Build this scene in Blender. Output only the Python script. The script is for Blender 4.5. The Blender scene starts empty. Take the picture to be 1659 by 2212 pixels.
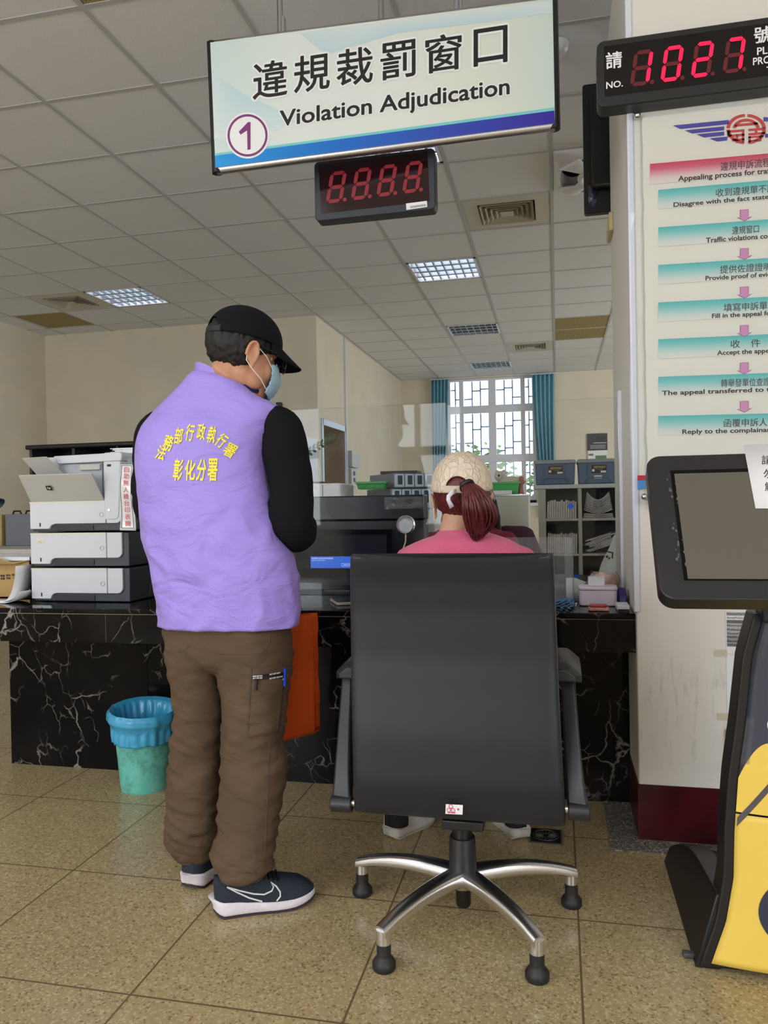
import bpy, bmesh, math, random
from mathutils import Vector, Matrix, noise
from mathutils.bvhtree import BVHTree
random.seed(7)
R = math.radians
SC = bpy.context.scene
COL = SC.collection

# ------------------------------------------------------------------ camera
F_PX, CX, CY, EYE = 1661.0, 829.5, 1106.0, 1.13
_dy = Vector(((1204 - CX) / F_PX, (1084 - CY) / F_PX, 1.0)).normalized()
_up = Vector((-0.016, -1.0, 0.0)); _up = (_up - _up.dot(_dy) * _dy).normalized()
_dx = (-_up).cross(_dy).normalized()
if _dx.x < 0: _dx = -_dx
def _w(c): return Vector((_dx.dot(c), _dy.dot(c), _up.dot(c)))
cam_d = bpy.data.cameras.new('camera'); cam = bpy.data.objects.new('camera', cam_d); COL.objects.link(cam)
_r, _d, _f = _w(Vector((1, 0, 0))), _w(Vector((0, 1, 0))), _w(Vector((0, 0, 1)))
_m = Matrix((_r, -_d, -_f)).transposed().to_4x4(); _m.translation = Vector((0, 0, EYE))
cam.matrix_world = _m
cam_d.sensor_fit = 'HORIZONTAL'; cam_d.sensor_width = 36.0; cam_d.lens = 36.0 * F_PX / 1659.0
cam_d.clip_start = 0.05; cam_d.clip_end = 200
SC.camera = cam
EYEV = Vector((0, 0, EYE))
def ray(px, py): return _w(Vector(((px - CX) / F_PX, (py - CY) / F_PX, 1.0)))
def P(px, py, x=None, y=None, z=None):
    """the point of the room seen at a spot of the photograph on the plane x=, y= or z="""
    d = ray(px, py)
    t = x / d.x if x is not None else (y / d.y if y is not None else (z - EYE) / d.z)
    return EYEV + d * t

# ------------------------------------------------------------------ light and exposure
SC.view_settings.view_transform = 'Standard'; SC.view_settings.look = 'None'
SC.view_settings.exposure = 0.0; SC.view_settings.gamma = 1.0
SC.view_settings.use_curve_mapping = False
W = bpy.data.worlds.new('sky'); SC.world = W; W.use_nodes = True
W.node_tree.nodes['Background'].inputs[0].default_value = (0.86, 0.93, 1.0, 1)
W.node_tree.nodes['Background'].inputs[1].default_value = 3.0
def area(name, loc, rot, sx, sy, energy, color=(1, 1, 1), portal=False):
    l = bpy.data.lights.new(name, 'AREA'); l.shape = 'RECTANGLE'; l.size = sx; l.size_y = sy
    l.energy = energy; l.color = color
    o = bpy.data.objects.new(name, l); COL.objects.link(o); o.location = loc; o.rotation_euler = rot
    if portal: l.cycles.is_portal = True
    return o
REAR_Y = -4.0
REAR_WINDOWS = [(-4.3, 2.2), (-1.85, 1.3), (3.75, 2.0)]      # centre x, width
for cx, w in REAR_WINDOWS:                                              # daylight of the street windows behind the viewer
    area('daylight', (cx, REAR_Y - 0.25, 1.85), (R(90), 0, 0), w, 2.1, 100 * w / 2, (0.93, 0.96, 1.0))
area('daylight', (-1.03, 12.72, 2.2), (R(-90), 0, 0), 1.36, 1.95, 0, portal=True)
for lx, ly in ((-4.6, -2.2), (-4.6, .6), (-2.2, -2.2), (-2.2, .5), (.0, -2.4), (.0, -.7), (2.4, -1.6), (2.5, -.2)):          # unseen fill lights added over the waiting hall to brighten it
    area('hall_fill', (lx, ly, 3.165), (0, 0, 0), 1.15, .55, 14, (0.98, 0.98, 1.0))
area('daylight', (5.2, 8.6, 1.9), (R(90), 0, R(90)), 3.0, 1.8, 105, (0.93, 0.97, 1.0))  # unseen side light beyond the column, strengthened to brighten the office ceiling

# ------------------------------------------------------------------ materials
def lin(c):
    return tuple(((v / 255) / 12.92 if v / 255 <= 0.04045 else ((v / 255 + 0.055) / 1.055) ** 2.4) for v in c) + (1.0,)
class NT:
    def __init__(s, m): s.t = m.node_tree; s.b = s.t.nodes['Principled BSDF']
    def n(s, typ, ins=None, **kw):
        o = s.t.nodes.new(typ)
        for k, v in kw.items(): setattr(o, k, v)
        for k, v in (ins or {}).items():
            if hasattr(v, 'links') or isinstance(v, bpy.types.NodeSocket): s.t.links.new(v, o.inputs[k])
            else: o.inputs[k].default_value = v
        return o
    def l(s, a, b): s.t.links.new(a, b)
    def coord(s, kind='Object'): return s.n('ShaderNodeTexCoord').outputs[kind]
    def ramp(s, fac, stops, interp='LINEAR'):
        r = s.n('ShaderNodeValToRGB'); s.l(fac, r.inputs[0]); r.color_ramp.interpolation = interp
        e = r.color_ramp.elements
        while len(e) < len(stops): e.new(0.5)
        for k, (p, c) in enumerate(stops): e[k].position = p; e[k].color = c
        return r.outputs[0]
    def mix(s, f, a, b, blend='MIX'):
        m = s.n('ShaderNodeMix', data_type='RGBA', blend_type=blend)
        for i, v in ((0, f), (6, a), (7, b)):
            if isinstance(v, bpy.types.NodeSocket): s.l(v, m.inputs[i])
            else: m.inputs[i].default_value = v
        return m.outputs[2]
    def math(s, op, a, b=None):
        m = s.n('ShaderNodeMath', operation=op)
        for i, v in ((0, a), (1, b)):
            if v is None: continue
            if isinstance(v, bpy.types.NodeSocket): s.l(v, m.inputs[i])
            else: m.inputs[i].default_value = v
        return m.outputs[0]
    def bump(s, h, strength=0.3, dist=0.005):
        b = s.n('ShaderNodeBump', {'Strength': strength, 'Distance': dist, 'Height': h}); s.l(b.outputs[0], s.b.inputs['Normal'])
MATS = {}
def mat(name, c=(128, 128, 128), rough=0.5, metal=0.0, spec=0.5, emit=None, estr=1.0, coat=0.0,
        nscale=0, namt=0.0, bscale=0, bstr=0.0, bdist=0.002, sub=0.0, alpha=1.0, sheen=0.0):
    if name in MATS: return MATS[name]
    m = bpy.data.materials.new(name); m.use_nodes = True; MATS[name] = m
    t = NT(m); b = t.b
    b.inputs['Base Color'].default_value = lin(c); b.inputs['Roughness'].default_value = rough
    b.inputs['Metallic'].default_value = metal; b.inputs['Specular IOR Level'].default_value = spec
    b.inputs['Coat Weight'].default_value = coat; b.inputs['Alpha'].default_value = alpha
    b.inputs['Sheen Weight'].default_value = sheen
    if sub: b.inputs['Subsurface Weight'].default_value = sub; b.inputs['Subsurface Radius'].default_value = (0.01, 0.004, 0.002)
    if emit: b.inputs['Emission Color'].default_value = lin(emit); b.inputs['Emission Strength'].default_value = estr
    if nscale:
        nz = t.n('ShaderNodeTexNoise', {'Vector': t.coord(), 'Scale': nscale, 'Detail': 5.0})
        d = tuple(max(0, v * (1 - namt)) for v in c); h = tuple(min(255, v * (1 + namt)) for v in c)
        t.l(t.ramp(nz.outputs[0], [(0.3, lin(d)), (0.7, lin(h))]), b.inputs['Base Color'])
    if bscale:
        nb = t.n('ShaderNodeTexNoise', {'Vector': t.coord(), 'Scale': bscale, 'Detail': 4.0})
        t.bump(nb.outputs[0], bstr, bdist)
    return m
def marble():
    m = mat('black_marble', rough=0.05, spec=0.1); t = NT(m); co = t.coord()
    nz = t.n('ShaderNodeTexNoise', {'Vector': co, 'Scale': 3.0, 'Detail': 6.0})
    v2 = t.n('ShaderNodeVectorMath', operation='MULTIPLY_ADD'); t.l(nz.outputs[1], v2.inputs[0]); v2.inputs[1].default_value = (0.35,) * 3; t.l(co, v2.inputs[2])
    def veins(scale, width, seed, lo, hi):
        mp = t.n('ShaderNodeMapping', {'Vector': v2.outputs[0], 'Location': (seed, seed * .7, seed * 1.3), 'Rotation': (0.5, 0.7, 0.3), 'Scale': (1, 1, 0.75)})
        vo = t.n('ShaderNodeTexVoronoi', {'Vector': mp.outputs[0], 'Scale': scale}, feature='DISTANCE_TO_EDGE')
        a = t.ramp(vo.outputs['Distance'], [(0, (1, 1, 1, 1)), (width, (0, 0, 0, 1))])
        k = t.n('ShaderNodeTexNoise', {'Vector': mp.outputs[0], 'Scale': scale * 0.7, 'Detail': 2.0})
        return t.math('MULTIPLY', a, t.ramp(k.outputs[0], [(lo, (0, 0, 0, 1)), (hi, (1, 1, 1, 1))]))
    v = t.math('MAXIMUM', t.math('MULTIPLY', veins(4.5, 0.016, 3.0, .5, .64), .7), t.math('MULTIPLY', veins(12, 0.03, 8.0, .49, .6), 0.4))
    cl = t.n('ShaderNodeTexNoise', {'Vector': v2.outputs[0], 'Scale': 2.2, 'Detail': 8.0})
    base = t.ramp(cl.outputs[0], [(0.42, lin((12, 12, 15))), (0.62, lin((24, 22, 22))), (0.8, lin((52, 46, 43)))])
    t.l(t.mix(v, base, lin((190, 182, 172))), t.b.inputs['Base Color'])
    return m
def terrazzo(name, c, speck, joints):
    m = mat(name, rough=0.22, spec=0.45); t = NT(m); co = t.coord()
    vo = t.n('ShaderNodeTexVoronoi', {'Vector': co, 'Scale': 190.0}); hs = t.n('ShaderNodeSeparateColor'); t.l(vo.outputs['Color'], hs.inputs[0])
    n1 = t.n('ShaderNodeTexNoise', {'Vector': co, 'Scale': 1.6, 'Detail': 5.0})
    n2 = t.n('ShaderNodeTexNoise', {'Vector': co, 'Scale': 60.0, 'Detail': 3.0})
    base = t.ramp(n1.outputs[0], [(0.3, lin(tuple(v * .93 for v in c))), (0.7, lin(tuple(min(255, v * 1.05) for v in c)))])
    base = t.mix(t.ramp(n2.outputs[0], [(0.4, (0, 0, 0, 1)), (0.7, (.3, .3, .3, 1))]), base, lin(tuple(v * .72 for v in c)))
    ch = t.ramp(hs.outputs[0], [(0.0, lin(speck[0])), (0.07, lin(speck[0])), (0.08, lin(c)), (0.8, lin(c)), (0.81, lin(speck[1])), (1, lin(speck[1]))], 'CONSTANT')
    fac = t.math('ADD', t.math('LESS_THAN', hs.outputs[0], 0.08), t.math('GREATER_THAN', hs.outputs[0], 0.81))
    base = t.mix(t.math('MULTIPLY', fac, 0.65), base, ch)
    if joints:
        sx = t.n('ShaderNodeSeparateXYZ'); t.l(co, sx.inputs[0])
        def j(o, off, step):
            a = t.math('FRACT', t.math('DIVIDE', t.math('ADD', o, 50 * step - off), step))
            return t.math('LESS_THAN', a, 0.0055 / step)
        jm = t.math('MAXIMUM', j(sx.outputs[0], 0.035, 0.513), j(sx.outputs[1], 1.60, 0.525))
        base = t.mix(jm, base, lin((112, 95, 70)))
    t.l(base, t.b.inputs['Base Color'])
    t.bump(n2.outputs[0], 0.03, 0.001)
    return m
def clear(name, tint=(252, 253, 253), ior=1.26, gl_rough=0.02, alpha_tint=0.0, haze=0.0):
    """thin clear sheet: transparent with a Fresnel reflection"""
    if name in MATS: return MATS[name]
    m = bpy.data.materials.new(name); m.use_nodes = True; MATS[name] = m; nt = m.node_tree
    for n in list(nt.nodes):
        if n.type != 'OUTPUT_MATERIAL': nt.nodes.remove(n)
    out = [n for n in nt.nodes if n.type == 'OUTPUT_MATERIAL'][0]
    tr = nt.nodes.new('ShaderNodeBsdfTransparent'); tr.inputs[0].default_value = lin(tint)
    gl = nt.nodes.new('ShaderNodeBsdfGlossy'); gl.inputs['Roughness'].default_value = gl_rough
    fr = nt.nodes.new('ShaderNodeFresnel'); fr.inputs[0].default_value = ior
    mx = nt.nodes.new('ShaderNodeMixShader'); nt.links.new(fr.outputs[0], mx.inputs[0])
    nt.links.new(tr.outputs[0], mx.inputs[1]); nt.links.new(gl.outputs[0], mx.inputs[2]); last = mx
    if haze:
        df = nt.nodes.new('ShaderNodeBsdfDiffuse'); df.inputs[0].default_value = lin((225, 228, 232))
        m2 = nt.nodes.new('ShaderNodeMixShader'); m2.inputs[0].default_value = haze
        nt.links.new(mx.outputs[0], m2.inputs[1]); nt.links.new(df.outputs[0], m2.inputs[2]); last = m2
    nt.links.new(last.outputs[0], out.inputs[0])
    return m
def uvramp(name, stops_v=None, stops_u=None, rough=0.5, noisy=0.0):
    """print whose ink runs across the sheet (UV)"""
    m = mat(name, rough=rough); t = NT(m); s = t.n('ShaderNodeSeparateXYZ'); t.l(t.coord('UV'), s.inputs[0])
    ax = s.outputs[1] if stops_v else s.outputs[0]
    t.l(t.ramp(ax, [(p, lin(c)) for p, c in (stops_v or stops_u)]), t.b.inputs['Base Color'])
    return m
def fabric(name, c, rough=0.8, bscale=700, bstr=0.15, namt=0.05, folds=0.0, fscale=(9, 9, 16), sheen=0.0, spec=0.3):
    m = mat(name, c, rough=rough, spec=spec, sheen=sheen); t = NT(m); co = t.coord()
    mp = t.n('ShaderNodeMapping', {'Vector': co, 'Scale': fscale})
    n1 = t.n('ShaderNodeTexNoise', {'Vector': mp.outputs[0], 'Scale': 1.0, 'Detail': 4.0, 'Distortion': 0.6})
    n2 = t.n('ShaderNodeTexNoise', {'Vector': co, 'Scale': bscale, 'Detail': 2.0})
    n3 = t.n('ShaderNodeTexNoise', {'Vector': co, 'Scale': 6.0, 'Detail': 4.0})
    t.l(t.ramp(n3.outputs[0], [(0.3, lin(tuple(v * (1 - namt) for v in c))), (0.7, lin(tuple(min(255, v * (1 + namt)) for v in c)))]), t.b.inputs['Base Color'])
    h = t.math('ADD', t.math('MULTIPLY', n1.outputs[0], folds), t.math('MULTIPLY', n2.outputs[0], 0.0006 * bstr / 0.15))
    t.bump(h, 1.0, 1.0)
    return m
M_WALL = mat('cream_wall_paint', (222, 213, 192), 0.75, nscale=3, namt=0.02, bscale=60, bstr=0.08)
M_WALLW = mat('white_wall_paint', (230, 225, 214), 0.7, nscale=4, namt=0.03, bscale=60, bstr=0.08)
M_COLP = mat('column_paint', (229, 225, 217), 0.6)
_t = NT(M_COLP); _c = _t.coord(); _mp = _t.n('ShaderNodeMapping', {'Vector': _c, 'Scale': (42, 42, 7), 'Rotation': (0, .35, 0)}); _n = _t.n('ShaderNodeTexNoise', {'Vector': _mp.outputs[0], 'Scale': 1.0, 'Detail': 6.0, 'Roughness': .7})
_s = _t.n('ShaderNodeSeparateXYZ'); _t.l(_c, _s.inputs[0]); _z = _t.ramp(_s.outputs[2], [(0.2, (0, 0, 0, 1)), (0.34, (1, 1, 1, 1)), (0.52, (1, 1, 1, 1)), (0.68, (0, 0, 0, 1))])
_t.l(_t.mix(_t.math('MULTIPLY', _t.math('MULTIPLY', _t.ramp(_n.outputs[0], [(.54, (0, 0, 0, 1)), (.74, (1, 1, 1, 1))]), _z), .55), lin((229, 225, 217)), lin((150, 148, 142))), _t.b.inputs['Base Color'])
M_TILE = mat('ceiling_tile', (228, 230, 234), 0.85, nscale=180, namt=0.02, bscale=240, bstr=0.25, bdist=0.002)
M_TBAR = mat('ceiling_bar', (188, 190, 192), 0.45)
M_BLK = mat('black_plastic', (22, 22, 25), 0.38)
M_BLKG = mat('black_gloss', (10, 10, 13), 0.1, spec=0.25)
M_DGREY = mat('dark_grey_plastic', (52, 55, 62), 0.45)
M_WHITE = mat('white_plastic', (225, 225, 228), 0.4)
M_PAPER = mat('paper', (236, 236, 240), 0.7)
M_ALU = mat('aluminium', (205, 207, 212), 0.3, metal=1.0)
M_WALU = mat('white_aluminium', (222, 224, 236), 0.3)
M_CHROME = mat('polished_aluminium', (232, 232, 236), 0.27, metal=1.0)
M_STEEL = mat('brushed_steel', (172, 165, 158), 0.35, metal=0.8)
M_INK = mat('black_ink', (24, 22, 24), 0.6)
M_WINK = mat('white_ink', (235, 235, 238), 0.5)
M_GINK = mat('grey_ink', (110, 110, 116), 0.6)
M_RINK = mat('red_ink', (205, 40, 48), 0.6)
M_BINK = mat('blue_ink', (78, 70, 165), 0.6)
M_MARBLE = marble()
M_FLOOR = terrazzo('beige_terrazzo', (178, 158, 118), ((112, 94, 66), (202, 188, 150)), True)
M_FLOORG = terrazzo('grey_terrazzo', (122, 118, 112), ((50, 48, 46), (190, 186, 178)), False)
M_CLEAR = clear('acrylic_sheet')
M_CLEARH = clear('hazy_acrylic', haze=0.10)
M_PANE = clear('window_glass', (250, 252, 255), 1.3)

# ------------------------------------------------------------------ mesh building
def offset_of(o):
    v = Vector((0, 0, 0))
    while o is not None: v = v + o.location; o = o.parent
    return v
def basis(ax):
    ax = ax.normalized(); a = Vector((0, 0, 1)) if abs(ax.z) < 0.9 else Vector((1, 0, 0))
    u = ax.cross(a).normalized(); return u, ax.cross(u).normalized(), ax
class MB:
    def __init__(s): s.v = []; s.f = []; s.m = []; s.sm = []; s.uv = []
    def add(s, vs, fs, m=0, smooth=False, uvs=None, M=None):
        o = len(s.v)
        s.v += [(M @ Vector(p)) if M is not None else Vector(p) for p in vs]
        for i, f in enumerate(fs):
            s.f.append([o + k for k in f]); s.m.append(m); s.sm.append(smooth); s.uv.append(uvs[i] if uvs else None)
        return s
    def box(s, x0, x1, y0, y1, z0, z1, m=0, M=None):
        x0, x1 = sorted((x0, x1)); y0, y1 = sorted((y0, y1)); z0, z1 = sorted((z0, z1))
        v = [(x0, y0, z0), (x1, y0, z0), (x1, y1, z0), (x0, y1, z0), (x0, y0, z1), (x1, y0, z1), (x1, y1, z1), (x0, y1, z1)]
        return s.add(v, [(0, 3, 2, 1), (4, 5, 6, 7), (0, 1, 5, 4), (1, 2, 6, 5), (2, 3, 7, 6), (3, 0, 4, 7)], m, M=M)
    def loft(s, rings, m=0, smooth=True, caps=(True, True), closed=True, M=None, uv=False):
        n = len(rings[0]); vs = [p for r in rings for p in r]; fs = []; uvs = []
        for i in range(len(rings) - 1):
            for k in range(n if closed else n - 1):
                k2 = (k + 1) % n; fs.append((i * n + k, i * n + k2, (i + 1) * n + k2, (i + 1) * n + k))
                a, b = k / (n - 1 if not closed else n), (k + 1) / (n - 1 if not closed else n); c, d = i / (len(rings) - 1), (i + 1) / (len(rings) - 1)
                uvs.append([(a, c), (b, c), (b, d), (a, d)])
        s.add(vs, fs, m, smooth, uvs if uv else None, M)
        o = len(s.v) - len(vs)
        if closed:
            if caps[0]: s.f.append([o + k for k in reversed(range(n))]); s.m.append(m); s.sm.append(False); s.uv.append(None)
            if caps[1]: s.f.append([o + (len(rings) - 1) * n + k for k in range(n)]); s.m.append(m); s.sm.append(False); s.uv.append(None)
        return s
    def tube(s, pts, rad, n=12, m=0, caps=(True, True), M=None, round_ends=False, flat=1.0):
        pts = [Vector(p) for p in pts]; rad = rad if isinstance(rad, (list, tuple)) else [rad] * len(pts)
        P2, R2 = list(pts), list(rad)
        if round_ends:
            a = (pts[0] - pts[1]).normalized(); b = (pts[-1] - pts[-2]).normalized()
            P2 = [pts[0] + a * rad[0] * math.sin(t) for t in (1.45, 1.0, 0.5)] + P2 + [pts[-1] + b * rad[-1] * math.sin(t) for t in (0.5, 1.0, 1.45)]
            R2 = [rad[0] * math.cos(t) for t in (1.45, 1.0, 0.5)] + R2 + [rad[-1] * math.cos(t) for t in (0.5, 1.0, 1.45)]
        rings = []; u = None
        for i, p in enumerate(P2):
            t = (P2[min(i + 1, len(P2) - 1)] - P2[max(i - 1, 0)])
            if t.length < 1e-9: t = Vector((0, 0, 1))
            t.normalize()
            if u is None: u = basis(t)[0]
            u = (u - t * u.dot(t)); u = u.normalized() if u.length > 1e-6 else basis(t)[0]
            w = t.cross(u)
            rings.append([p + (u * math.cos(2 * math.pi * k / n) + w * math.sin(2 * math.pi * k / n) * flat) * R2[i] for k in range(n)])
        return s.loft(rings, m, True, caps, True, M)
    def cyl(s, p0, p1, r0, r1=None, n=24, m=0, M=None):
        r1 = r0 if r1 is None else r1; p0, p1 = Vector(p0), Vector(p1); u, w, a = basis(p1 - p0)
        ring = lambda p, r: [p + (u * math.cos(2 * math.pi * k / n) + w * math.sin(2 * math.pi * k / n)) * r for k in range(n)]
        return s.loft([ring(p0, r0), ring(p1, r1)], m, True, M=M)
    def lathe(s, prof, c, n=32, m=0, axis=(0, 0, 1), caps=(False, False), M=None):
        c = Vector(c); u, w, a = basis(Vector(axis))
        rings = [[c + a * z + (u * math.cos(2 * math.pi * k / n) + w * math.sin(2 * math.pi * k / n)) * r for k in range(n)] for r, z in prof]
        return s.loft(rings, m, True, caps, M=M)
    def prism(s, pts, fn, a0, a1, m=0, smooth=False):
        """polygon pts (2D) extruded: fn(u, v, a) -> point"""
        n = len(pts); vs = [fn(u, v, a0) for u, v in pts] + [fn(u, v, a1) for u, v in pts]
        fs = [tuple(reversed(range(n))), tuple(range(n, 2 * n))]
        s.add(vs, fs, m); o = len(s.v) - 2 * n
        for k in range(n):
            k2 = (k + 1) % n; s.f.append([o + k, o + k2, o + n + k2, o + n + k]); s.m.append(m); s.sm.append(smooth); s.uv.append(None)
        return s
    def ell(s, c, r, nu=24, nv=14, m=0, M=None):
        c = Vector(c); rings = []
        for i in range(nv + 1):
            a = -math.pi / 2 + math.pi * min(max(i / nv, 0.004), 0.996)
            rings.append([c + Vector((r[0] * math.cos(a) * math.cos(2 * math.pi * k / nu), r[1] * math.cos(a) * math.sin(2 * math.pi * k / nu), r[2] * math.sin(a))) for k in range(nu)])
        return s.loft(rings, m, True, M=M)
    def torus(s, c, axis, R0, r, n=32, k=10, m=0):
        c = Vector(c); u, w, a = basis(Vector(axis))
        pts = [c + (u * math.cos(2 * math.pi * i / n) + w * math.sin(2 * math.pi * i / n)) * R0 for i in range(n + 1)]
        return s.tube(pts, r, k, m, caps=(False, False))
    def quad(s, a, b, c, d, m=0, uv=True): return s.add([a, b, c, d], [(0, 1, 2, 3)], m, False, [[(0, 0), (1, 0), (1, 1), (0, 1)]] if uv else None)
    def grid(s, fn, nu, nv, m=0, smooth=True, uv=True):
        vs = [fn(i / nu, j / nv) for j in range(nv + 1) for i in range(nu + 1)]; fs, us = [], []
        for j in range(nv):
            for i in range(nu):
                a = j * (nu + 1) + i; fs.append((a, a + 1, a + nu + 2, a + nu + 1))
                us.append([(i / nu, j / nv), ((i + 1) / nu, j / nv), ((i + 1) / nu, (j + 1) / nv), (i / nu, (j + 1) / nv)])
        return s.add(vs, fs, m, smooth, us if uv else None)
    def mesh(s, name, mats, off=Vector((0, 0, 0))):
        me = bpy.data.meshes.new(name); me.from_pydata([tuple(p - off) for p in s.v], [], s.f)
        me.polygons.foreach_set('material_index', s.m); me.polygons.foreach_set('use_smooth', s.sm)
        if any(u is not None for u in s.uv):
            ul = me.uv_layers.new(name='UVMap'); li = 0
            for f, u in zip(s.f, s.uv):
                for k in range(len(f)):
                    if u: ul.data[li].uv = u[k]
                    li += 1
        for mm in (mats if isinstance(mats, (list, tuple)) else [mats]): me.materials.append(mm)
        me.update(); me.set_sharp_from_angle(angle=R(50)); return me
    def build(s, name, mats, parent=None, bevel=0.0, seg=2, sub=0, solid=0.0, smooth_mod=False, voxel=0.0, smooth_it=0, angle=35):
        off = offset_of(parent) if parent is not None else Vector((0, 0, 0))
        o = bpy.data.objects.new(name, s.mesh(name, mats, off)); COL.objects.link(o)
        if parent is not None: o.parent = parent
        if voxel:
            q = o.modifiers.new('remesh', 'REMESH'); q.mode = 'VOXEL'; q.voxel_size = voxel; q.use_smooth_shade = True
        if smooth_it:
            q = o.modifiers.new('smooth', 'SMOOTH'); q.factor = 0.5; q.iterations = smooth_it
        if solid: q = o.modifiers.new('solid', 'SOLIDIFY'); q.thickness = solid; q.offset = -1
        if bevel:
            q = o.modifiers.new('bevel', 'BEVEL'); q.width = bevel; q.segments = seg; q.limit_method = 'ANGLE'; q.angle_limit = R(angle); q.harden_normals = False
        if sub: q = o.modifiers.new('sub', 'SUBSURF'); q.levels = sub; q.render_levels = sub
        return o
def bake(o):
    """apply the modifiers of o"""
    dg = bpy.context.evaluated_depsgraph_get(); dg.update()
    me = bpy.data.meshes.new_from_object(o.evaluated_get(dg)); o.modifiers.clear(); o.data = me
    return o
def bvh(o):
    off = offset_of(o); me = o.data
    return BVHTree.FromPolygons([v.co + off for v in me.vertices], [tuple(p.vertices) for p in me.polygons])
def wrinkle(o, fn):
    """push every vertex along its normal by fn(world point)"""
    off = offset_of(o); me = o.data; ns = [v.normal.copy() for v in me.vertices]
    for v, n in zip(me.vertices, ns): v.co = v.co + n * fn(v.co + off, n)
    me.update()
def tag(o, label, cat, group=None):
    o['label'] = label; o['category'] = cat
    if group: o['group'] = group
    return o
def thing(name, label, cat, loc=(0, 0, 0), group=None):
    o = bpy.data.objects.new(name, None); COL.objects.link(o); o.location = loc; o.empty_display_size = 0.1
    return tag(o, label, cat, group)
def struct(o): o['kind'] = 'structure'; return o
def dup(root, loc, rotz=0.0, label=None):
    r = root.copy(); COL.objects.link(r); r.location = loc; r.rotation_euler = (0, 0, rotz)
    if label: r['label'] = label
    for ch in root.children:
        c = ch.copy(); COL.objects.link(c); c.parent = r
        for g in ch.children: d = g.copy(); COL.objects.link(d); d.parent = c
    return r
_TX = {}
def glyphs(body, bold=0.0, shear=0.0):
    k = (body, bold, shear)
    if k not in _TX:
        c = bpy.data.curves.new('text', 'FONT'); c.body = body; c.size = 1.0; c.offset = bold; c.shear = shear; c.resolution_u = 3
        o = bpy.data.objects.new('text', c); COL.objects.link(o); bpy.context.view_layer.update()
        me = bpy.data.meshes.new_from_object(o.evaluated_get(bpy.context.evaluated_depsgraph_get()))
        vs = [v.co.copy() for v in me.vertices]; fs = [tuple(p.vertices) for p in me.polygons]
        bpy.data.objects.remove(o); bpy.data.curves.remove(c); bpy.data.meshes.remove(me)
        xs = [v.x for v in vs]; ys = [v.y for v in vs]
        _TX[k] = (vs, fs, min(xs), max(xs), min(ys), max(ys))
    return _TX[k]
def text(mb, body, fn, x0, x1, z0, z1, m=0, bold=0.0, keep=False, shear=0.0, pad=0.0):
    """letters fitted in the box x0..x1, z0..z1 of a surface fn(u, v) -> point; bold thickens the strokes (in ems)"""
    vs, fs, a, b, c, d = glyphs(body, 0.0, shear)
    a, b, c, d = a - pad, b + pad, c - pad, d + pad
    sx = (x1 - x0) / (b - a); sz = (z1 - z0) / (d - c)
    n = 0 if bold <= 0 else (12 if bold > .03 else 6)
    for k in range(max(1, n)):
        ox, oz = (bold * math.cos(2 * math.pi * k / n), bold * math.sin(2 * math.pi * k / n)) if n else (0, 0)
        pts = [fn(x0 + (v.x + ox - a) * sx, z0 + (v.y + oz - c) * sz) for v in vs]
        if n:
            p0 = fn(x0, z0); nn = (fn(x1, z0) - p0).cross(fn(x0, z1) - p0); nn = nn.normalized() if nn.length > 1e-12 else Vector((0, 0, 0)); pts = [p + nn * (k * 3.5e-5) for p in pts]
        mb.add(pts, fs, m)
def front(y): return lambda u, v: Vector((u, y, v))
def seven(mb, fn, x, z, w, h, t, on, m_on, m_off, slant=0.18):
    """seven-segment digit whose lower left corner is x, z"""
    g = t * 0.12
    def hs(zc): return [(g + t / 2, zc), (t + g, zc + t / 2), (w - t - g, zc + t / 2), (w - g - t / 2, zc), (w - t - g, zc - t / 2), (t + g, zc - t / 2)]
    def vs_(xc, a, b): return [(xc, a + g), (xc - t / 2, a + g + t / 2), (xc - t / 2, b - g - t / 2), (xc, b - g), (xc + t / 2, b - g - t / 2), (xc + t / 2, a + g + t / 2)]
    segs = {'a': hs(h - t / 2), 'g': hs(h / 2), 'd': hs(t / 2), 'f': vs_(t / 2, h / 2, h - t / 2), 'b': vs_(w - t / 2, h / 2, h - t / 2), 'e': vs_(t / 2, t / 2, h / 2), 'c': vs_(w - t / 2, t / 2, h / 2)}
    for k, pts in segs.items():
        mb.add([fn(x + u + v * slant, z + v) for u, v in pts], [tuple(range(6))], m_on if k in on else m_off)
    cx, r = x + w + t * 0.75, t * 0.55
    mb.add([fn(cx + r * math.cos(a * math.pi / 6), z + t / 2 + r * math.sin(a * math.pi / 6)) for a in range(12)], [tuple(range(12))], m_off)
def roundrect(x0, x1, z0, z1, r, n=6):
    pts = []
    for cx, cz, a0 in ((x1 - r, z1 - r, 0), (x0 + r, z1 - r, 90), (x0 + r, z0 + r, 180), (x1 - r, z0 + r, 270)):
        for k in range(n + 1):
            a = R(a0 + 90 * k / n); pts.append((cx + r * math.cos(a), cz + r * math.sin(a)))
    return pts
XZ = lambda u, v, a: Vector((u, a, v))
YZ = lambda u, v, a: Vector((a, u, v))
XY = lambda u, v, a: Vector((u, v, a))
def rbox(mb, x0, x1, y0, y1, z0, z1, r=0.01, m=0, axis='y'):
    """box with rounded corners seen along axis"""
    if axis == 'y': mb.prism(roundrect(x0, x1, z0, z1, r), XZ, y0, y1, m, True)
    elif axis == 'z': mb.prism(roundrect(x0, x1, y0, y1, r), XY, z0, z1, m, True)
    else: mb.prism(roundrect(y0, y1, z0, z1, r), YZ, x0, x1, m, True)
    return mb
def rr_disc(mb, fn, cx, cz, r, m=0, n=24, rz=None):
    rz = rz or r; mb.add([fn(cx + r * math.cos(2 * math.pi * k / n), cz + rz * math.sin(2 * math.pi * k / n)) for k in range(n)], [tuple(range(n))], m)
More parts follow.
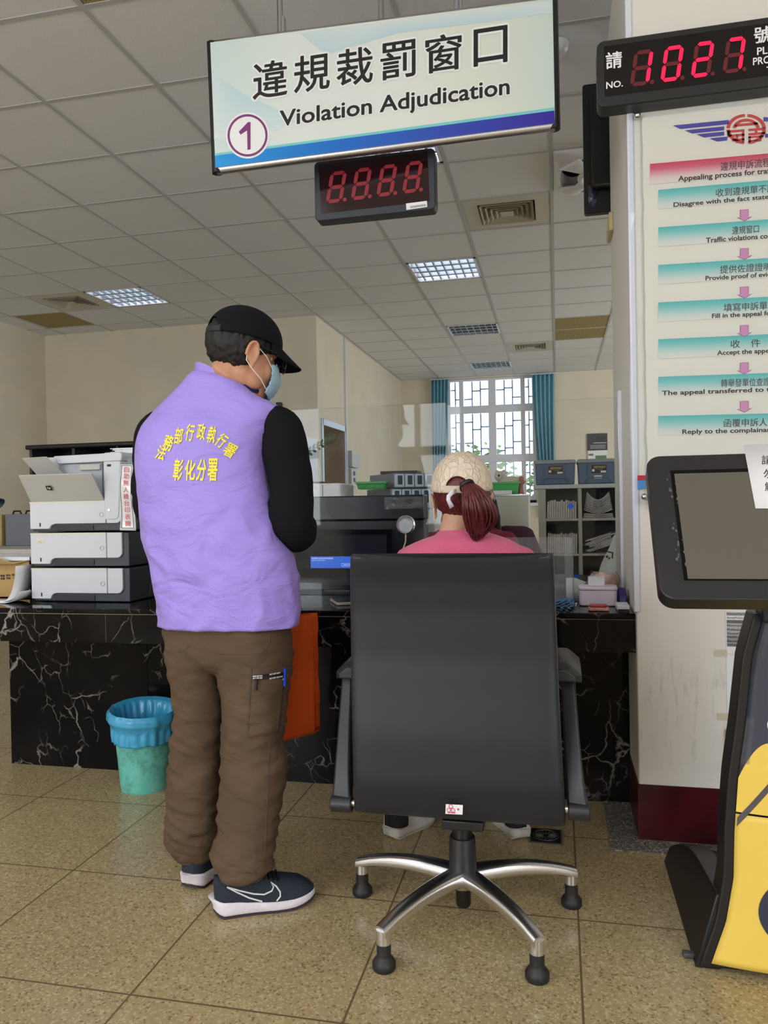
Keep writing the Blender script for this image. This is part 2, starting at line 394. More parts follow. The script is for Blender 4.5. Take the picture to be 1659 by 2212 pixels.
def rect(mb, fn, x0, x1, z0, z1, m=0): mb.quad(fn(x0, z0), fn(x1, z0), fn(x1, z1), fn(x0, z1), m)
def plane3(a, b, c):
    n = (b - a).cross(c - a).normalized()
    def f(px, py, off=0.0):
        d = ray(px, py); t = n.dot(a - EYEV) / n.dot(d); p = EYEV + d * t
        nn = n if n.dot(d) < 0 else -n
        return p + nn * off
    return f
def pquad(pl, tl, tr, br, bl, off=0.0):
    """fn(u, v), u and v in 0..1, over four spots of the photograph lying on the plane pl"""
    def fn(u, v):
        x = (bl[0] * (1 - u) + br[0] * u) * (1 - v) + (tl[0] * (1 - u) + tr[0] * u) * v
        y = (bl[1] * (1 - u) + br[1] * u) * (1 - v) + (tl[1] * (1 - u) + tr[1] * u) * v
        return pl(x, y, off)
    return fn
def zx(ox, oy, s): return lambda x, y: (ox + x * s, oy + y * s)
# ================================================================== the room
CZ = 3.18; XL, XR, YB, YBL = -5.82, 5.0, 12.5, 7.93
LX = lambda i: -0.005 - 0.616 * i
LY = lambda j: 2.81 + 0.602 * j
b = MB(); b.box(XL - .1, XR + .1, REAR_Y - .3, YB + .3, -0.1, 0.0); struct(b.build('floor', M_FLOOR))
b = MB(); b.box(0.15, 1.6, 2.572, 2.99, 0.0005, 0.004); struct(b.build('trim_1', M_FLOORG))
HOLES = {(6, 6), (1, 6), (1, 10), (1, 14), (1, 2), (0, 4), (0, 12), (7, 6), (8, 7), (-1, 10), (-1, 11), (-1, 3), (2, -1)}
b = MB()
for i in range(-9, 10):
    for j in range(-12, 17):
        if (i, j) in HOLES: continue
        x1, x0 = min(LX(i), XR), max(LX(i + 1), XL); y0, y1 = max(LY(j), REAR_Y - .05), min(LY(j + 1), YB + .05)
        if x1 > x0 and y1 > y0: b.quad(Vector((x0, y0, CZ)), Vector((x0, y1, CZ)), Vector((x1, y1, CZ)), Vector((x1, y0, CZ)), 0)
for i in range(-8, 10): b.box(LX(i) - .012, LX(i) + .012, REAR_Y, YB, CZ - .004, CZ + .03, 1)
for j in range(-11, 17): b.box(XL, XR, LY(j) - .012, LY(j) + .012, CZ - .003, CZ + .03, 1)
b.box(XL - .1, XR + .1, REAR_Y - .3, YB + .3, CZ + .32, CZ + .4, 0)  # unseen slab above the tiles, added to keep sky light out
struct(b.build('ceiling', [M_TILE, M_TBAR]))
b = MB(); b.box(XL - .1, XL, REAR_Y, YBL, 0, CZ + .3); struct(b.build('wall_left', M_WALL))
b = MB(); b.box(XL - .1, -2.62, YBL, YBL + .12, 0, CZ + .3); struct(b.build('wall_back_left', M_WALL))
# the lift block: its side wall with the lift doorway
D0, D1, DZ = 8.06, 8.99, 2.06
b = MB()
b.box(-2.62, -2.5, YBL, D0, 0, CZ + .3); b.box(-2.62, -2.5, D1, YB, 0, CZ + .3); b.box(-2.62, -2.5, D0, D1, DZ, CZ + .3)
struct(b.build('wall_lift', M_WALL))
dr = bpy.data.objects.new('door_1', None); COL.objects.link(dr); dr.location = (-2.6, (D0 + D1) / 2, 0); struct(dr)
b = MB()
for y0, y1 in ((D0 - .03, D0 + .03), (D1 - .03, D1 + .03)): b.box(-2.50, -2.485, y0, y1, 0, DZ + .03)
b.box(-2.50, -2.485, D0, D1, DZ - .04, DZ + .03); b.build('door_frame', mat('pale_blue_steel', (190, 208, 224), .3, metal=.2), dr, bevel=.004)
b = MB(); b.box(-2.84, -2.501, D0, D0 + .02, 0, DZ); b.box(-2.84, -2.501, D1 - .02, D1, 0, DZ); b.box(-2.84, -2.501, D0, D1, DZ - .02, DZ); b.build('door_lining', mat('warm_steel', (196, 180, 162), .4, metal=.5), dr)
for y0, y1 in ((D0 + .02, 8.50), (8.52, D1 - .02)):
    MB().box(-2.84, -2.80, y0, y1, 0, DZ - .05).build('door_panel', M_STEEL, dr, bevel=.003)
MB().box(-2.95, -2.9, D0 - .2, D1 + .2, 0, DZ + .2).build('shaft_wall', M_BLK, dr)
b = MB(); b.box(-2.5, -2.475, 9.0, 9.03, 0, CZ); struct(b.build('trim_2', M_WALU))
# window wall
WX0, WX1, WZ0, WZ1 = -1.74, -0.32, 1.12, CZ - .02
b = MB(); b.box(-2.6, WX0, YB, YB + .2, 0, CZ + .3); b.box(WX1, XR + .1, YB, YB + .2, 0, CZ + .3)
b.box(WX0, WX1, YB, YB + .2, 0, WZ0); b.box(WX0, WX1, YB, YB + .2, WZ1, CZ + .3)
struct(b.build('wall_back', M_WALL))
b = MB()
SEC = [z for z in (9.9, 7.3, 7.3 + 2.6)]
b.box(XR, XR + .1, REAR_Y, 7.0, 0, CZ + .3); b.box(XR, XR + .1, 10.2, YB, 0, CZ + .3); b.box(XR, XR + .1, 7.0, 10.2, 0, .9); b.box(XR, XR + .1, 7.0, 10.2, 2.9, CZ + .3)
struct(b.build('wall_right', M_WALL))
# rear wall with street windows
b = MB(); xs = [XL - .1] + [v for cx, w in REAR_WINDOWS for v in (cx - w / 2, cx + w / 2)] + [XR + .1]
for k in range(0, len(xs), 2): b.box(xs[k], xs[k + 1], REAR_Y - .2, REAR_Y, 0, CZ + .3)
for cx, w in REAR_WINDOWS:
    b.box(cx - w / 2, cx + w / 2, REAR_Y - .2, REAR_Y, 0, .8); b.box(cx - w / 2, cx + w / 2, REAR_Y - .2, REAR_Y, 2.9, CZ + .3)
struct(b.build('wall_rear', M_WALLW))
for k, (cx, w) in enumerate(REAR_WINDOWS):
    wn = bpy.data.objects.new('window_%d' % (k + 2), None); COL.objects.link(wn); wn.location = (cx, REAR_Y - .1, .8); struct(wn)
    b = MB(); a0, a1 = cx - w / 2, cx + w / 2
    for u0, u1 in ((a0, a0 + .06), (a1 - .06, a1), (cx - .04, cx + .04)): b.box(u0, u1, REAR_Y - .12, REAR_Y - .06, .8, 2.9)
    for v0, v1 in ((.8, .86), (2.84, 2.9), (1.8, 1.92)): b.box(a0, a1, REAR_Y - .12, REAR_Y - .06, v0, v1)
    b.build('window_frame', M_WALU, wn)
# back window: frame, lattice, glass, sill
wn = bpy.data.objects.new('window_1', None); COL.objects.link(wn); wn.location = ((WX0 + WX1) / 2, YB + .1, WZ0); struct(wn)
yw = YB + .08
zz = lambda x: P(840 + x * .3255, 900, y=yw).x
zr = lambda y: P(1060, 780 + y * .3255, y=yw).z
mull = [zz(v) for v in (390, 482, 686, 890, 985)]
b = MB()
fr = [(WX0, WX0 + .05), (WX1 - .05, WX1), (mull[1] - .035, mull[1] + .035), (mull[2] - .06, mull[2] + .06), (mull[3] - .035, mull[3] + .035)]
for x0, x1 in fr: b.box(x0, x1, yw, yw + .07, WZ0, WZ1)
TR = [(zr(340), zr(292)), (zr(672), zr(622)), (zr(960), zr(900)), (WZ0, WZ0 + .05), (WZ1 - .03, WZ1)]
for z0, z1 in TR: b.box(WX0, WX1, yw - .01, yw + .08, z0, z1)
b.build('window_frame', M_WALU, wn, bevel=.004)
b = MB(); rr = random.Random(3)
rows = [(zr(292), WZ1 - .03), (zr(622), zr(340)), (zr(900), zr(672)), (WZ0 + .05, zr(960))]
cols = [(WX0 + .05, mull[1] - .035), (mull[1] + .035, mull[2] - .06), (mull[2] + .06, mull[3] - .035), (mull[3] + .035, WX1 - .05)]
for z0, z1 in rows:
    for ci, (x0, x1) in enumerate(cols):
        n = 3 if x1 - x0 > .3 else 2
        for k in range(1, n): b.box(x0 + (x1 - x0) * k / n - .011, x0 + (x1 - x0) * k / n + .011, yw + .09, yw + .11, z0, z1)
        for k in range(n):
            t = (.68, .3, .62)[(k + ci) % 3]; xa, xb = x0 + (x1 - x0) * k / n, x0 + (x1 - x0) * (k + 1) / n; zc = z0 + (z1 - z0) * t
            b.box(xa, xb, yw + .09, yw + .11, zc - .011, zc + .011)
            if z1 - z0 > .6: zc = z0 + (z1 - z0) * (t - .52 if t > .55 else t + .5); b.box(xa, xb, yw + .09, yw + .11, zc - .011, zc + .011)
b.build('window_lattice', mat('pale_blue_lattice', (168, 188, 206), .5), wn)
MB().box(WX0 + .03, WX1 - .03, yw + .03, yw + .036, WZ0 + .03, WZ1 - .03).build('window_pane', M_PANE, wn)
MB().box(WX0 - .05, WX1 + .05, YB - .06, YB + .1, WZ0 - .05, WZ0).build('window_sill', M_WALU, wn, bevel=.005)
# service column on the right
CX0, CX1, CY0, CY1 = 0.25, 1.7, 2.67, 3.56
b = MB(); b.box(CX0, CX1, CY0, CY1, 0, CZ + .3); struct(b.build('wall_column', M_COLP, bevel=.004))
b = MB(); b.box(CX0 - .004, CX1 + .004, CY0 - .004, CY1 + .004, 0.004, .187); struct(b.build('baseboard_column', mat('maroon_gloss_paint', (66, 12, 20), .3, nscale=14, namt=.2)))
b = MB(); b.box(CX0 - .008, CX0 + .013, CY0 - .008, CY0 + .03, .76, CZ); struct(b.build('trim_3', M_WALU, bevel=.003))
b = MB(); b.box(CX0 - .012, CX0, 3.13, 3.17, .752, 1.56); struct(b.build('trim_4', M_WALU, bevel=.002))
# trees outside the back window
leaf = mat('tree_leaves', (96, 128, 62), .7, nscale=6, namt=.35)
bark = mat('tree_bark', (86, 70, 56), .9)
def tree(x, y, h, label):
    t = thing('tree', label, 'tree', (x, y, 0))
    MB().tube([(x, y, 0), (x + .1, y, h * .4), (x, y, h * .7)], [.16, .12, .06], 10).build('trunk', bark, t)
    f = MB(); q = random.Random(int(x * 10))
    for k in range(420):
        a, e, r = q.uniform(0, 6.28), q.uniform(-1, 1), q.uniform(.4, 1) * 1.2
        c = Vector((x + r * math.cos(a) * math.cos(e), y + r * math.sin(a) * math.cos(e), h * .62 + r * math.sin(e) * .8)); s = q.uniform(.08, .16)
        u, w, n = basis(Vector((q.uniform(-1, 1), q.uniform(-1, 1), q.uniform(-.3, 1)))); f.add([c - u * s, c - w * s * .5, c + u * s, c + w * s * .5], [(0, 1, 2, 3)])
    o = f.build('foliage', leaf, t); o['kind'] = 'stuff'
tree(-2.1, 19.0, 2.9, 'green leafy tree outside the back window, left of its middle')
tree(0.3, 20.5, 3.0, 'green leafy tree outside the back window, towards its right side')
struct(MB().box(-14, 14, YB + .3, 40, -.2, -.1).build('ground', mat('yard_paving', (150, 150, 140), .9)))
# curtains
def curtain(pl, pr, pbl, pbr, label):
    y = YB - .08; zt = CZ - .03; zb = 0.9
    def fn(u, v):
        py = 805 + (1075 - 805) * (1 - v)
        xa = P(pl + (pbl - pl) * (1 - v) ** 1.6, py, y=y).x; xb = P(pr + (pbr - pr) * (1 - v) ** 1.6, py, y=y).x
        return Vector((xa + (xb - xa) * u, y + .035 * math.sin(u * 6.28 * 5) + .01 * math.sin(u * 31 + v * 4), zb + (zt - zb) * v))
    t = thing('curtain', label, 'curtain', (fn(.5, 0).x, y, zb))
    MB().grid(fn, 70, 24).build('drape', mat('teal_curtain_cloth', (112, 170, 192), .85, bscale=90, bstr=.2, namt=.0), t, solid=.004)
    x0, x1 = fn(0, 1).x, fn(1, 1).x
    MB().cyl((x0 - .03, y, zt + .005), (x1 + .03, y, zt + .005), .012, n=10).build('curtain_rail', M_WALU, t)
curtain(932, 969, 938, 956, 'teal curtain gathered at the left side of the back window')
curtain(1150, 1197, 1176, 1199, 'teal curtain gathered at the right side of the back window')

# ================================================================== ceiling things
M_TUBE = mat('lit_tube', (255, 255, 255), .5, emit=(245, 250, 255), estr=5.5)
M_TUBEO = mat('dark_tube', (225, 228, 230), .4)
M_LOUV = mat('louver_metal', (150, 158, 168), .35, metal=.5)
def ceiling_light(i, j, lit, label):
    x0, x1, y0, y1 = LX(i + 1) + .014, LX(i) - .014, LY(j) + .014, LY(j + 1) - .014
    t = thing('ceiling_light', label, 'ceiling light', ((x0 + x1) / 2, (y0 + y1) / 2, CZ), 'recessed louvre lights in the ceiling')
    b = MB()
    for a in ((x0, x0 + .02, y0, y1), (x1 - .02, x1, y0, y1), (x0, x1, y0, y0 + .02), (x0, x1, y1 - .02, y1)): b.box(*a, CZ - .006, CZ + .07)
    b.box(x0, x1, y0, y1, CZ + .07, CZ + .075, 1); b.build('housing', [M_WALU, mat('light_housing_grey', (84, 92, 102), .5)], t)
    b = MB()
    for k in range(1, 4): yy = y0 + (y1 - y0) * k / 4; b.box(x0 + .02, x1 - .02, yy - .014, yy + .014, CZ - .002, CZ + .03)
    for k in range(1, 8): xx = x0 + (x1 - x0) * k / 8; b.box(xx - .005, xx + .005, y0 + .02, y1 - .02, CZ, CZ + .022)
    b.build('louvre', M_LOUV, t)
    for k in range(4):
        yy = y0 + (y1 - y0) * (k + .5) / 4
        MB().cyl((x0 + .03, yy, CZ + .034), (x1 - .03, yy, CZ + .034), .012, n=12).build('tube', M_TUBE if lit else M_TUBEO, t)
ceiling_light(6, 6, True, 'lit louvre ceiling light at left above the printer, beside the square vent')
ceiling_light(1, 6, True, 'lit louvre ceiling light with four bright tubes, right of the man\'s cap')
ceiling_light(1, 2, True, 'lit louvre ceiling light half hidden behind the blue and white hanging sign')
ceiling_light(1, 10, False, 'dark louvre ceiling light halfway down the office ceiling')
ceiling_light(1, 14, False, 'dark louvre ceiling light farthest away, just before the back window')
def vent(i, j, label, n=5):
    x0, x1, y0, y1 = LX(i + 1) + .014, LX(i) - .014, LY(j) + .014, LY(j + 1) - .014; cx, cy = (x0 + x1) / 2, (y0 + y1) / 2
    t = thing('ceiling_vent', label, 'air vent', (cx, cy, CZ), 'square air vents in the ceiling')
    def ring(b, h0, h1, z0, z1, m=0):
        r = lambda h, z: [Vector((cx - h, cy - h, z)), Vector((cx + h, cy - h, z)), Vector((cx + h, cy + h, z)), Vector((cx - h, cy + h, z))]
        b.loft([r(h0, z0), r(h1, z1)], m, False, (False, False))
    b = MB(); H = (x1 - x0) / 2
    ring(b, H, H - .1, CZ, CZ - .004); ring(b, H, H, CZ, CZ + .02); ring(b, H - .1, H - .1, CZ - .004, CZ + .12); b.build('vent_frame', mat('vent_paint', (205, 203, 192), .5), t)
    MB().box(cx - H + .1, cx + H - .1, cy - H + .1, cy + H - .1, CZ + .1, CZ + .105).build('duct', M_BLK, t)
    for k in range(n):
        h = (H - .11) * (1 - k / (n + .3)); b = MB(); ring(b, h, h - .03, CZ - .012, CZ + .03)
        ring(b, h - .006, h - .036, CZ - .012, CZ + .03)
        if k == n - 1: b.quad(*[Vector((cx + a * h, cy + c * h, CZ - .012)) for a, c in ((-1, -1), (1, -1), (1, 1), (-1, 1))])
        b.build('louvre', mat('vent_louvre', (196, 190, 172), .5), t)
vent(0, 4, 'square ceiling vent with nested louvres, right of the red counter display')
vent(0, 12, 'small looking far ceiling vent near the top of the back window')
vent(7, 6, 'square ceiling vent at left beside the lit light and tan panel')
def tan_panel(i, j, label):
    x0, x1, y0, y1 = LX(i + 1) + .013, LX(i) - .013, LY(j) + .013, LY(j + 1) - .013
    m = mat('tan_perforated_board', (158, 140, 92), .8); t = NT(m)
    if not m.get('done'):
        m['done'] = 1; vo = t.n('ShaderNodeTexVoronoi', {'Vector': t.coord(), 'Scale': 55.0, 'Randomness': 0.0})
        t.l(t.ramp(vo.outputs['Distance'], [(.22, lin((110, 96, 60))), (.3, lin((166, 148, 98)))]), t.b.inputs['Base Color'])
    tag(MB().box(x0, x1, y0, y1, CZ, CZ + .012).build('ceiling_panel', m), label, 'ceiling panel', 'tan perforated ceiling panels')
tan_panel(8, 7, 'tan perforated ceiling panel in the far left corner of the ceiling')
tan_panel(-1, 10, 'nearer of two tan perforated ceiling panels side by side left of the column')
tan_panel(-1, 11, 'farther of two tan perforated ceiling panels side by side left of the column')
tan_panel(2, -1, 'tan perforated ceiling panel cut off by the top edge, left of the sign')
# circulation fan
x0, x1, y0, y1 = LX(0) + .014, LX(-1) - .014, LY(3) + .014, LY(4) - .014; cx, cy = (x0 + x1) / 2, (y0 + y1) / 2; H = (x1 - x0) / 2
t = thing('ceiling_fan', 'white square ceiling fan with oval openings, left of the black television', 'fan', (cx, cy, CZ))
b = MB(); NN = 64; an_ = [k * 2 * math.pi / NN for k in range(NN)]
def sqr(h, z): return [Vector((cx + h * max(-1, min(1, 1.42 * math.cos(a))), cy + h * max(-1, min(1, 1.42 * math.sin(a))), z)) for a in an_]
def lob(h, z): return [Vector((cx + h * (1 - .10 * (1 - math.cos(4 * a)) / 2 * 0 + .12 * (1 - math.cos(4 * a)) / 2) * math.cos(a), cy + h * (1 + .12 * (1 - math.cos(4 * a)) / 2) * math.sin(a), z)) for a in an_]
b.loft([sqr(H, CZ), sqr(H, CZ - .02), lob(H * .94, CZ - .05), lob(H * .86, CZ - .05), lob(H * .84, CZ + .04)], caps=(False, False))
b.build('fan_frame', M_WHITE, t)
for a in range(4):
    an = R(45 + 90 * a); u = Vector((math.cos(an), math.sin(an), 0)); b = MB()
    b.tube([Vector((cx, cy, CZ - .05)) + u * H * .42, Vector((cx, cy, CZ - .062)) + u * H * .66, Vector((cx, cy, CZ - .045)) + u * H * .98], [.055, .045, .085], 14, flat=.3); b.build('fan_arm', M_WHITE, t)
b = MB(); b.torus((cx, cy, CZ - .06), (0, 0, 1), H * .45, .02, 40, 10); b.build('hub_ring', M_WHITE, t)
b = MB()
for k in range(7): b.torus((cx, cy, CZ - .065), (0, 0, 1), .018 + k * .017, .003, 32, 5)
b.build('grille', mat('grey_grille', (150, 145, 138), .5), t)
b = MB()
for k in range(5):
    a = R(72 * k); u = Vector((math.cos(a), math.sin(a), 0)); w = Vector((-math.sin(a), math.cos(a), .35)).normalized()
    c = Vector((cx, cy, CZ - .03)); b.add([c + u * .04 - w * .03, c + u * .21 - w * .045, c + u * .21 + w * .045, c + u * .04 + w * .03], [(0, 1, 2, 3)])
b.build('blade', mat('fan_blade', (176, 172, 164), .5), t, solid=.003)
MB().box(x0, x1, y0, y1, CZ + .08, CZ + .09).build('housing', mat('dark_grille', (98, 94, 88), .7), t)

# ================================================================== hanging sign
Z1 = zx(440, 0, 780 / 1659)
q = lambda x, y: Z1(x, y)
TL, BL, TRc, BR = P(*q(30, 195), y=2.60), P(*q(54, 770), y=2.60), P(*q(1603, -8), y=2.72), P(*q(1614, 566), y=2.72)
SP = plane3(TL, BL, (TRc + BR) / 2)
SN = (TRc - TL).cross(BL - TL).normalized(); SN = SN if SN.y > 0 else -SN
sign = thing('hanging_sign', 'long white and blue hanging sign for the violation adjudication window', 'sign', (TL + BR) / 2)
M_SIGN = uvramp('sign_print', stops_u=[(0, (206, 224, 222)), (.25, (222, 230, 226)), (.5, (226, 230, 226)), (.8, (222, 226, 216)), (1, (204, 220, 214))], rough=.35)
M_BAND = uvramp('sign_band', stops_u=[(0, (0, 150, 228)), (.35, (20, 112, 208)), (.7, (44, 72, 180)), (1, (52, 32, 158))], rough=.35)
fn = pquad(SP, q(30, 195), q(1603, -8), q(1614, 566), q(54, 770))
b = MB(); b.quad(fn(0, 0), fn(1, 0), fn(1, 1), fn(0, 1), 0)
c4 = [fn(0, 0), fn(1, 0), fn(1, 1), fn(0, 1)]
b.loft([c4, [p + SN * .05 for p in c4]], 1, False, (False, True))
b.build('sign_panel', [M_SIGN, M_WALU], sign)
pr = MB()
sw = [uvramp('sign_swoosh', stops_u=[(0, (190, 216, 226)), (1, (220, 230, 228))], rough=.35)]
def swoosh(px, off, m):
    pts = [SP(*q(x, y), off) for x, y in px]; pr.add(pts, [tuple(range(len(pts)))], m)
swoosh([(40, 330), (48, 640), (330, 600), (420, 560), (330, 500), (180, 430)], .0006, 0)
swoosh([(440, 152), (820, 102), (1200, 54), (1596, 4), (1598, 60), (1280, 104), (900, 150), (560, 250)], .0006, 0)
bandq = pquad(SP, q(52, 716), q(1611, 508), q(1614, 566), q(54, 770), .0009); pr.grid(bandq, 1, 1, 1)
pr.grid(pquad(SP, q(51, 706), q(1611, 494), q(1611, 508), q(52, 717), .0009), 1, 1, 2)
cxx = [(225, 160), (415, 165), (610, 168), (812, 162), (1018, 168), (1240, 156)]
for ch, (xa, wd) in zip('違規裁罰窗口', cxx):
    xb = xa + wd; tp = lambda x: 292 - (x - 225) * .152; bt = lambda x: 462 - (x - 225) * .150
    f2 = pquad(SP, q(xa, tp(xa)), q(xb, tp(xb)), q(xb, bt(xb)), q(xa, bt(xa)), .0016); f1 = lambda u, v, f2=f2: f2(u, v) - SN * -.0006
    text(pr, ch, lambda u, v, f2=f2: f2(u, v) + SN * .0006, 0, 1, 0, 1, 3, bold=.062, pad=.012); text(pr, ch, f2, 0, 1, 0, 1, 4, bold=.012, pad=.012)
f2 = pquad(SP, q(350, 510), q(1405, 356), q(1405, 458), q(350, 606), .0016)
text(pr, 'Violation Adjudication', lambda u, v: f2(u, v) + SN * .0006, 0, 1, 0, 1, 3, bold=.07, pad=.012); text(pr, 'Violation Adjudication', f2, 0, 1, 0, 1, 4, bold=.02, pad=.012)
def ring_at(c, r0, r1, off, m):
    n = 40; o = lambda r: [SP(*q(c[0] + r * math.cos(2 * math.pi * k / n), c[1] + r * 1.06 * math.sin(2 * math.pi * k / n)), off) for k in range(n)]
    if r0 == 0: pr.add(o(r1), [tuple(range(n))], m)
    else: pr.loft([o(r0), o(r1)], m, False, (False, False))
ring_at((202, 623), 0, 100, .0012, 3); ring_at((202, 623), 82, 92, .0018, 5)
pr.add([SP(*q(x, y_), .0018) for x, y_ in ((202, 690), (216, 687), (216, 562), (204, 562), (162, 606), (170, 620), (200, 600))], [tuple(range(7))], 5)
pr.build('lettering', [sw[0], M_BAND, mat('turquoise_ink', (122, 206, 208), .4), mat('sign_white', (238, 240, 240), .4), M_INK, mat('purple_ink', (128, 50, 120), .4)], sign)
b = MB()
for a, c in ((fn(0, 0), fn(1, 0)), (fn(0, 1), fn(1, 1))): b.tube([a + SN * .02, c + SN * .02], .017, 10)
b.build('edge_rail', M_ALU, sign)
for u in (0, 1):
    b = MB(); b.tube([fn(u, -.03) + SN * .02, fn(u, 1.02) + SN * .02], .02, 8); b.build('end_cap', M_BLK, sign)
for u in (.2, .72):
    p = fn(u, 1) + SN * .025; b = MB(); b.cyl(p, (p.x, p.y, CZ), .011); b.cyl((p.x, p.y, CZ - .012), (p.x, p.y, CZ), .03); b.build('hanging_rod', M_ALU, sign)
    MB().box(p.x + .01, p.x + .018, p.y - .012, p.y + .012, p.z, p.z + .07).build('bracket', M_ALU, sign)

# ================================================================== red digit displays
M_LED_OFF_GLOW = mat('led_off_glow', (128, 12, 30), .5, emit=(150, 10, 30), estr=.15)  # switched-off digits given a faint red glow of their own
M_LED_DIM = mat('led_unlit_glow', (92, 10, 22), .5, emit=(120, 6, 20), estr=.12)  # unlit segments beside the lit ones also carry an added glow
M_LED_ON = mat('led_lit', (60, 4, 14), .5, emit=(255, 12, 74), estr=1.25)
M_DSP = mat('display_red_filter', (34, 6, 12), .15)
y = 2.78; DP = plane3(Vector((0, y, 0)), Vector((1, y, 0)), Vector((0, y, 1)))
a, c = P(678, 350, y=y), P(941, 448, y=y); x0, x1 = a.x, c.x; z1 = a.z; z0 = P(683, 478, y=y).z
d = thing('counter_display', 'small black display showing four unlit dark red eights, below the hanging sign', 'number display', ((x0 + x1) / 2, y, z0))
b = MB(); rbox(b, x0, x1, y, y + .06, z0, z1, .018); b.build('case', mat('display_case', (44, 48, 56), .4), d, bevel=.004)
z_ = lambda x, y_: DP(*Z1(x, y_), .001)
b = MB(); i4 = [z_(528, 758), z_(1028, 696), z_(1038, 925), z_(540, 982)]
b.quad(i4[3], i4[2], i4[1], i4[0]); b.build('screen', M_DSP, d)
for k, (dx, dy) in enumerate(((560, 938), (675, 922), (792, 908), (910, 893))):
    b = MB(); seven(b, lambda u, v: DP(*Z1(u, 938 - (u - 560) * .13 - v), .002), dx, 0, 76, 143, 17, 'abcdefg', 0, 0, .17); b.build('digit', M_LED_OFF_GLOW, d)
b = MB(); s4 = [z_(930, 936), z_(1026, 924), z_(1028, 952), z_(932, 966)]
b.quad(*[p + Vector((0, -.0015, 0)) for p in (s4[3], s4[2], s4[1], s4[0])], 0)
for k in range(24): xx = 950 + k * 3; b.quad(*[z_(*p) + Vector((0, -.002, 0)) for p in ((xx, 958 - k * .4), (xx + (1 + k % 2) * .8, 958 - k * .4), (xx + (1 + k % 2) * .8, 948 - k * .4), (xx, 948 - k * .4))], 1)
b.build('barcode_sticker', [M_PAPER, M_INK], d)
b = MB(); b.cyl(((x0 + x1) / 2 + .02, y + .09, z1 - .05), ((x0 + x1) / 2 + .02, y + .09, CZ), .012); b.box((x0 + x1) / 2 - .01, (x0 + x1) / 2 + .05, y + .058, y + .1, z1 - .1, z1 - .04); b.build('hanging_rod', M_ALU, d)

y = 2.60; LP = plane3(Vector((0, y, 0)), Vector((1, y, 0)), Vector((0, y, 1)))
Z2 = zx(1240, 0, 419 / 1659); l_ = lambda x, y_, o=.001: LP(*Z2(x, y_), o)
x0, z1, z0 = P(1290, 150, y=y).x, 2.618, 2.403; x1 = .79
d = thing('queue_display', 'long black board calling number 1027 in bright red digits, on the column', 'number display', ((x0 + x1) / 2, y, z0))
b = MB(); rbox(b, x0, x1, y, CY0, z0, z1, .022); b.build('case', mat('queue_case', (34, 34, 37), .4), d, bevel=.005)
b = MB(); f = front(y - .0012); rect(b, f, x0 + .022, x1 - .022, z0 + .034, z1 - .02); b.build('screen', mat('queue_screen', (16, 12, 14), .12), d)
for k, (dx, seg) in enumerate(zip((475, 735, 995, 1265), ('bc', 'abcdef', 'abged', 'abc'))):
    b = MB(); on = MB(); fx = lambda u, v: l_(u, 748 - (u - 475) * .139 - v, .0022)
    seven(b, fx, dx, 0, 165, 300, 34, '', 1, 1, .14)
    fy = lambda u, v: l_(u, 748 - (u - 475) * .139 - v, .003)
    keep = MB(); seven(keep, fy, dx, 0, 165, 300, 34, seg, 0, 1, .14)
    for fc, m in zip(keep.f, keep.m):
        if m == 0: on.add([keep.v[i] for i in fc], [tuple(range(len(fc)))], 0)
    dg_ = b.build('digit', [M_LED_DIM, M_LED_DIM], d); on.build('lit_segments', M_LED_ON, dg_)
pq = lambda tl, tr, br, bl: pquad(LP, Z2(*tl), Z2(*tr), Z2(*br), Z2(*bl), .0025)
b = MB(); text(b, '請', pq((272, 456), (408, 440), (408, 578), (275, 596)), 0, 1, 0, 1, bold=.02); b.build('lettering', M_WINK, d)
b = MB(); text(b, 'NO.', pq((276, 706), (416, 690), (416, 742), (276, 764)), 0, 1, 0, 1, bold=.02); b.build('lettering', M_WINK, d)
b = MB(); text(b, '號', pq((1540, 240), (1690, 222), (1690, 358), (1540, 378)), 0, 1, 0, 1, bold=.02); b.build('lettering', M_WINK, d)
b = MB(); text(b, 'PLEASE', pq((1565, 412), (1850, 375), (1850, 435), (1565, 475)), 0, 1, 0, 1, bold=.02); b.build('lettering', M_WINK, d)
b = MB(); text(b, 'PROCEED', pq((1530, 500), (1880, 452), (1880, 512), (1530, 562)), 0, 1, 0, 1, bold=.02); b.build('lettering', M_WINK, d)
b = MB(); text(b, 'TO', pq((1645, 575), (1740, 563), (1740, 622), (1645, 634)), 0, 1, 0, 1, bold=.02); b.build('lettering', M_WINK, d)

# ================================================================== television behind the column, cameras
y = 3.7; a = P(1258, 183, y=y); c = P(1263, 462, y=y)
t = thing('television', 'black television seen from behind, hanging beside the column', 'television', (a.x + .5, y, c.z))
x0, x1, z0, z1 = a.x, a.x + 1.04, c.z, a.z
b = MB(); rbox(b, x0, x1, y, y + .04, z0, z1, .012); b.build('case', M_BLK, t, bevel=.004)
b = MB(); b.box(x0 + .03, x1 - .06, y - .035, y, z0 + .1, z1 - .05); b.build('rear_housing', M_BLK, t, bevel=.02)
b = MB(); b.quad(*[Vector((x, y - .002, z)) for x, z in ((x0 + .02, z0 + .012), (x0 + .055, z0 + .05), (x0 + .065, z0 + .13), (x0 + .018, z0 + .13))]); b.build('glossy_corner', mat('glossy_dark_blue', (92, 98, 122), .08, metal=.6), t, solid=.004)
b = MB(); b.cyl((x0 + .52, y + .02, z1 - .3), (x0 + .52, y + .02, CZ), .02); b.build('mount_pole', M_BLK, t)
p = P(1322, 492, x=CX0)
t = thing('wall_switch_plate', 'small yellowed plate on the left side of the column', 'switch plate', (CX0, p.y, p.z))
b = MB(); rbox(b, CX0 - .018, CX0, p.y - .09, p.y + .09, p.z - .04, p.z + .04, .01, axis='x'); b.build('plate', mat('yellowed_plastic', (205, 190, 140), .4), t, bevel=.004)
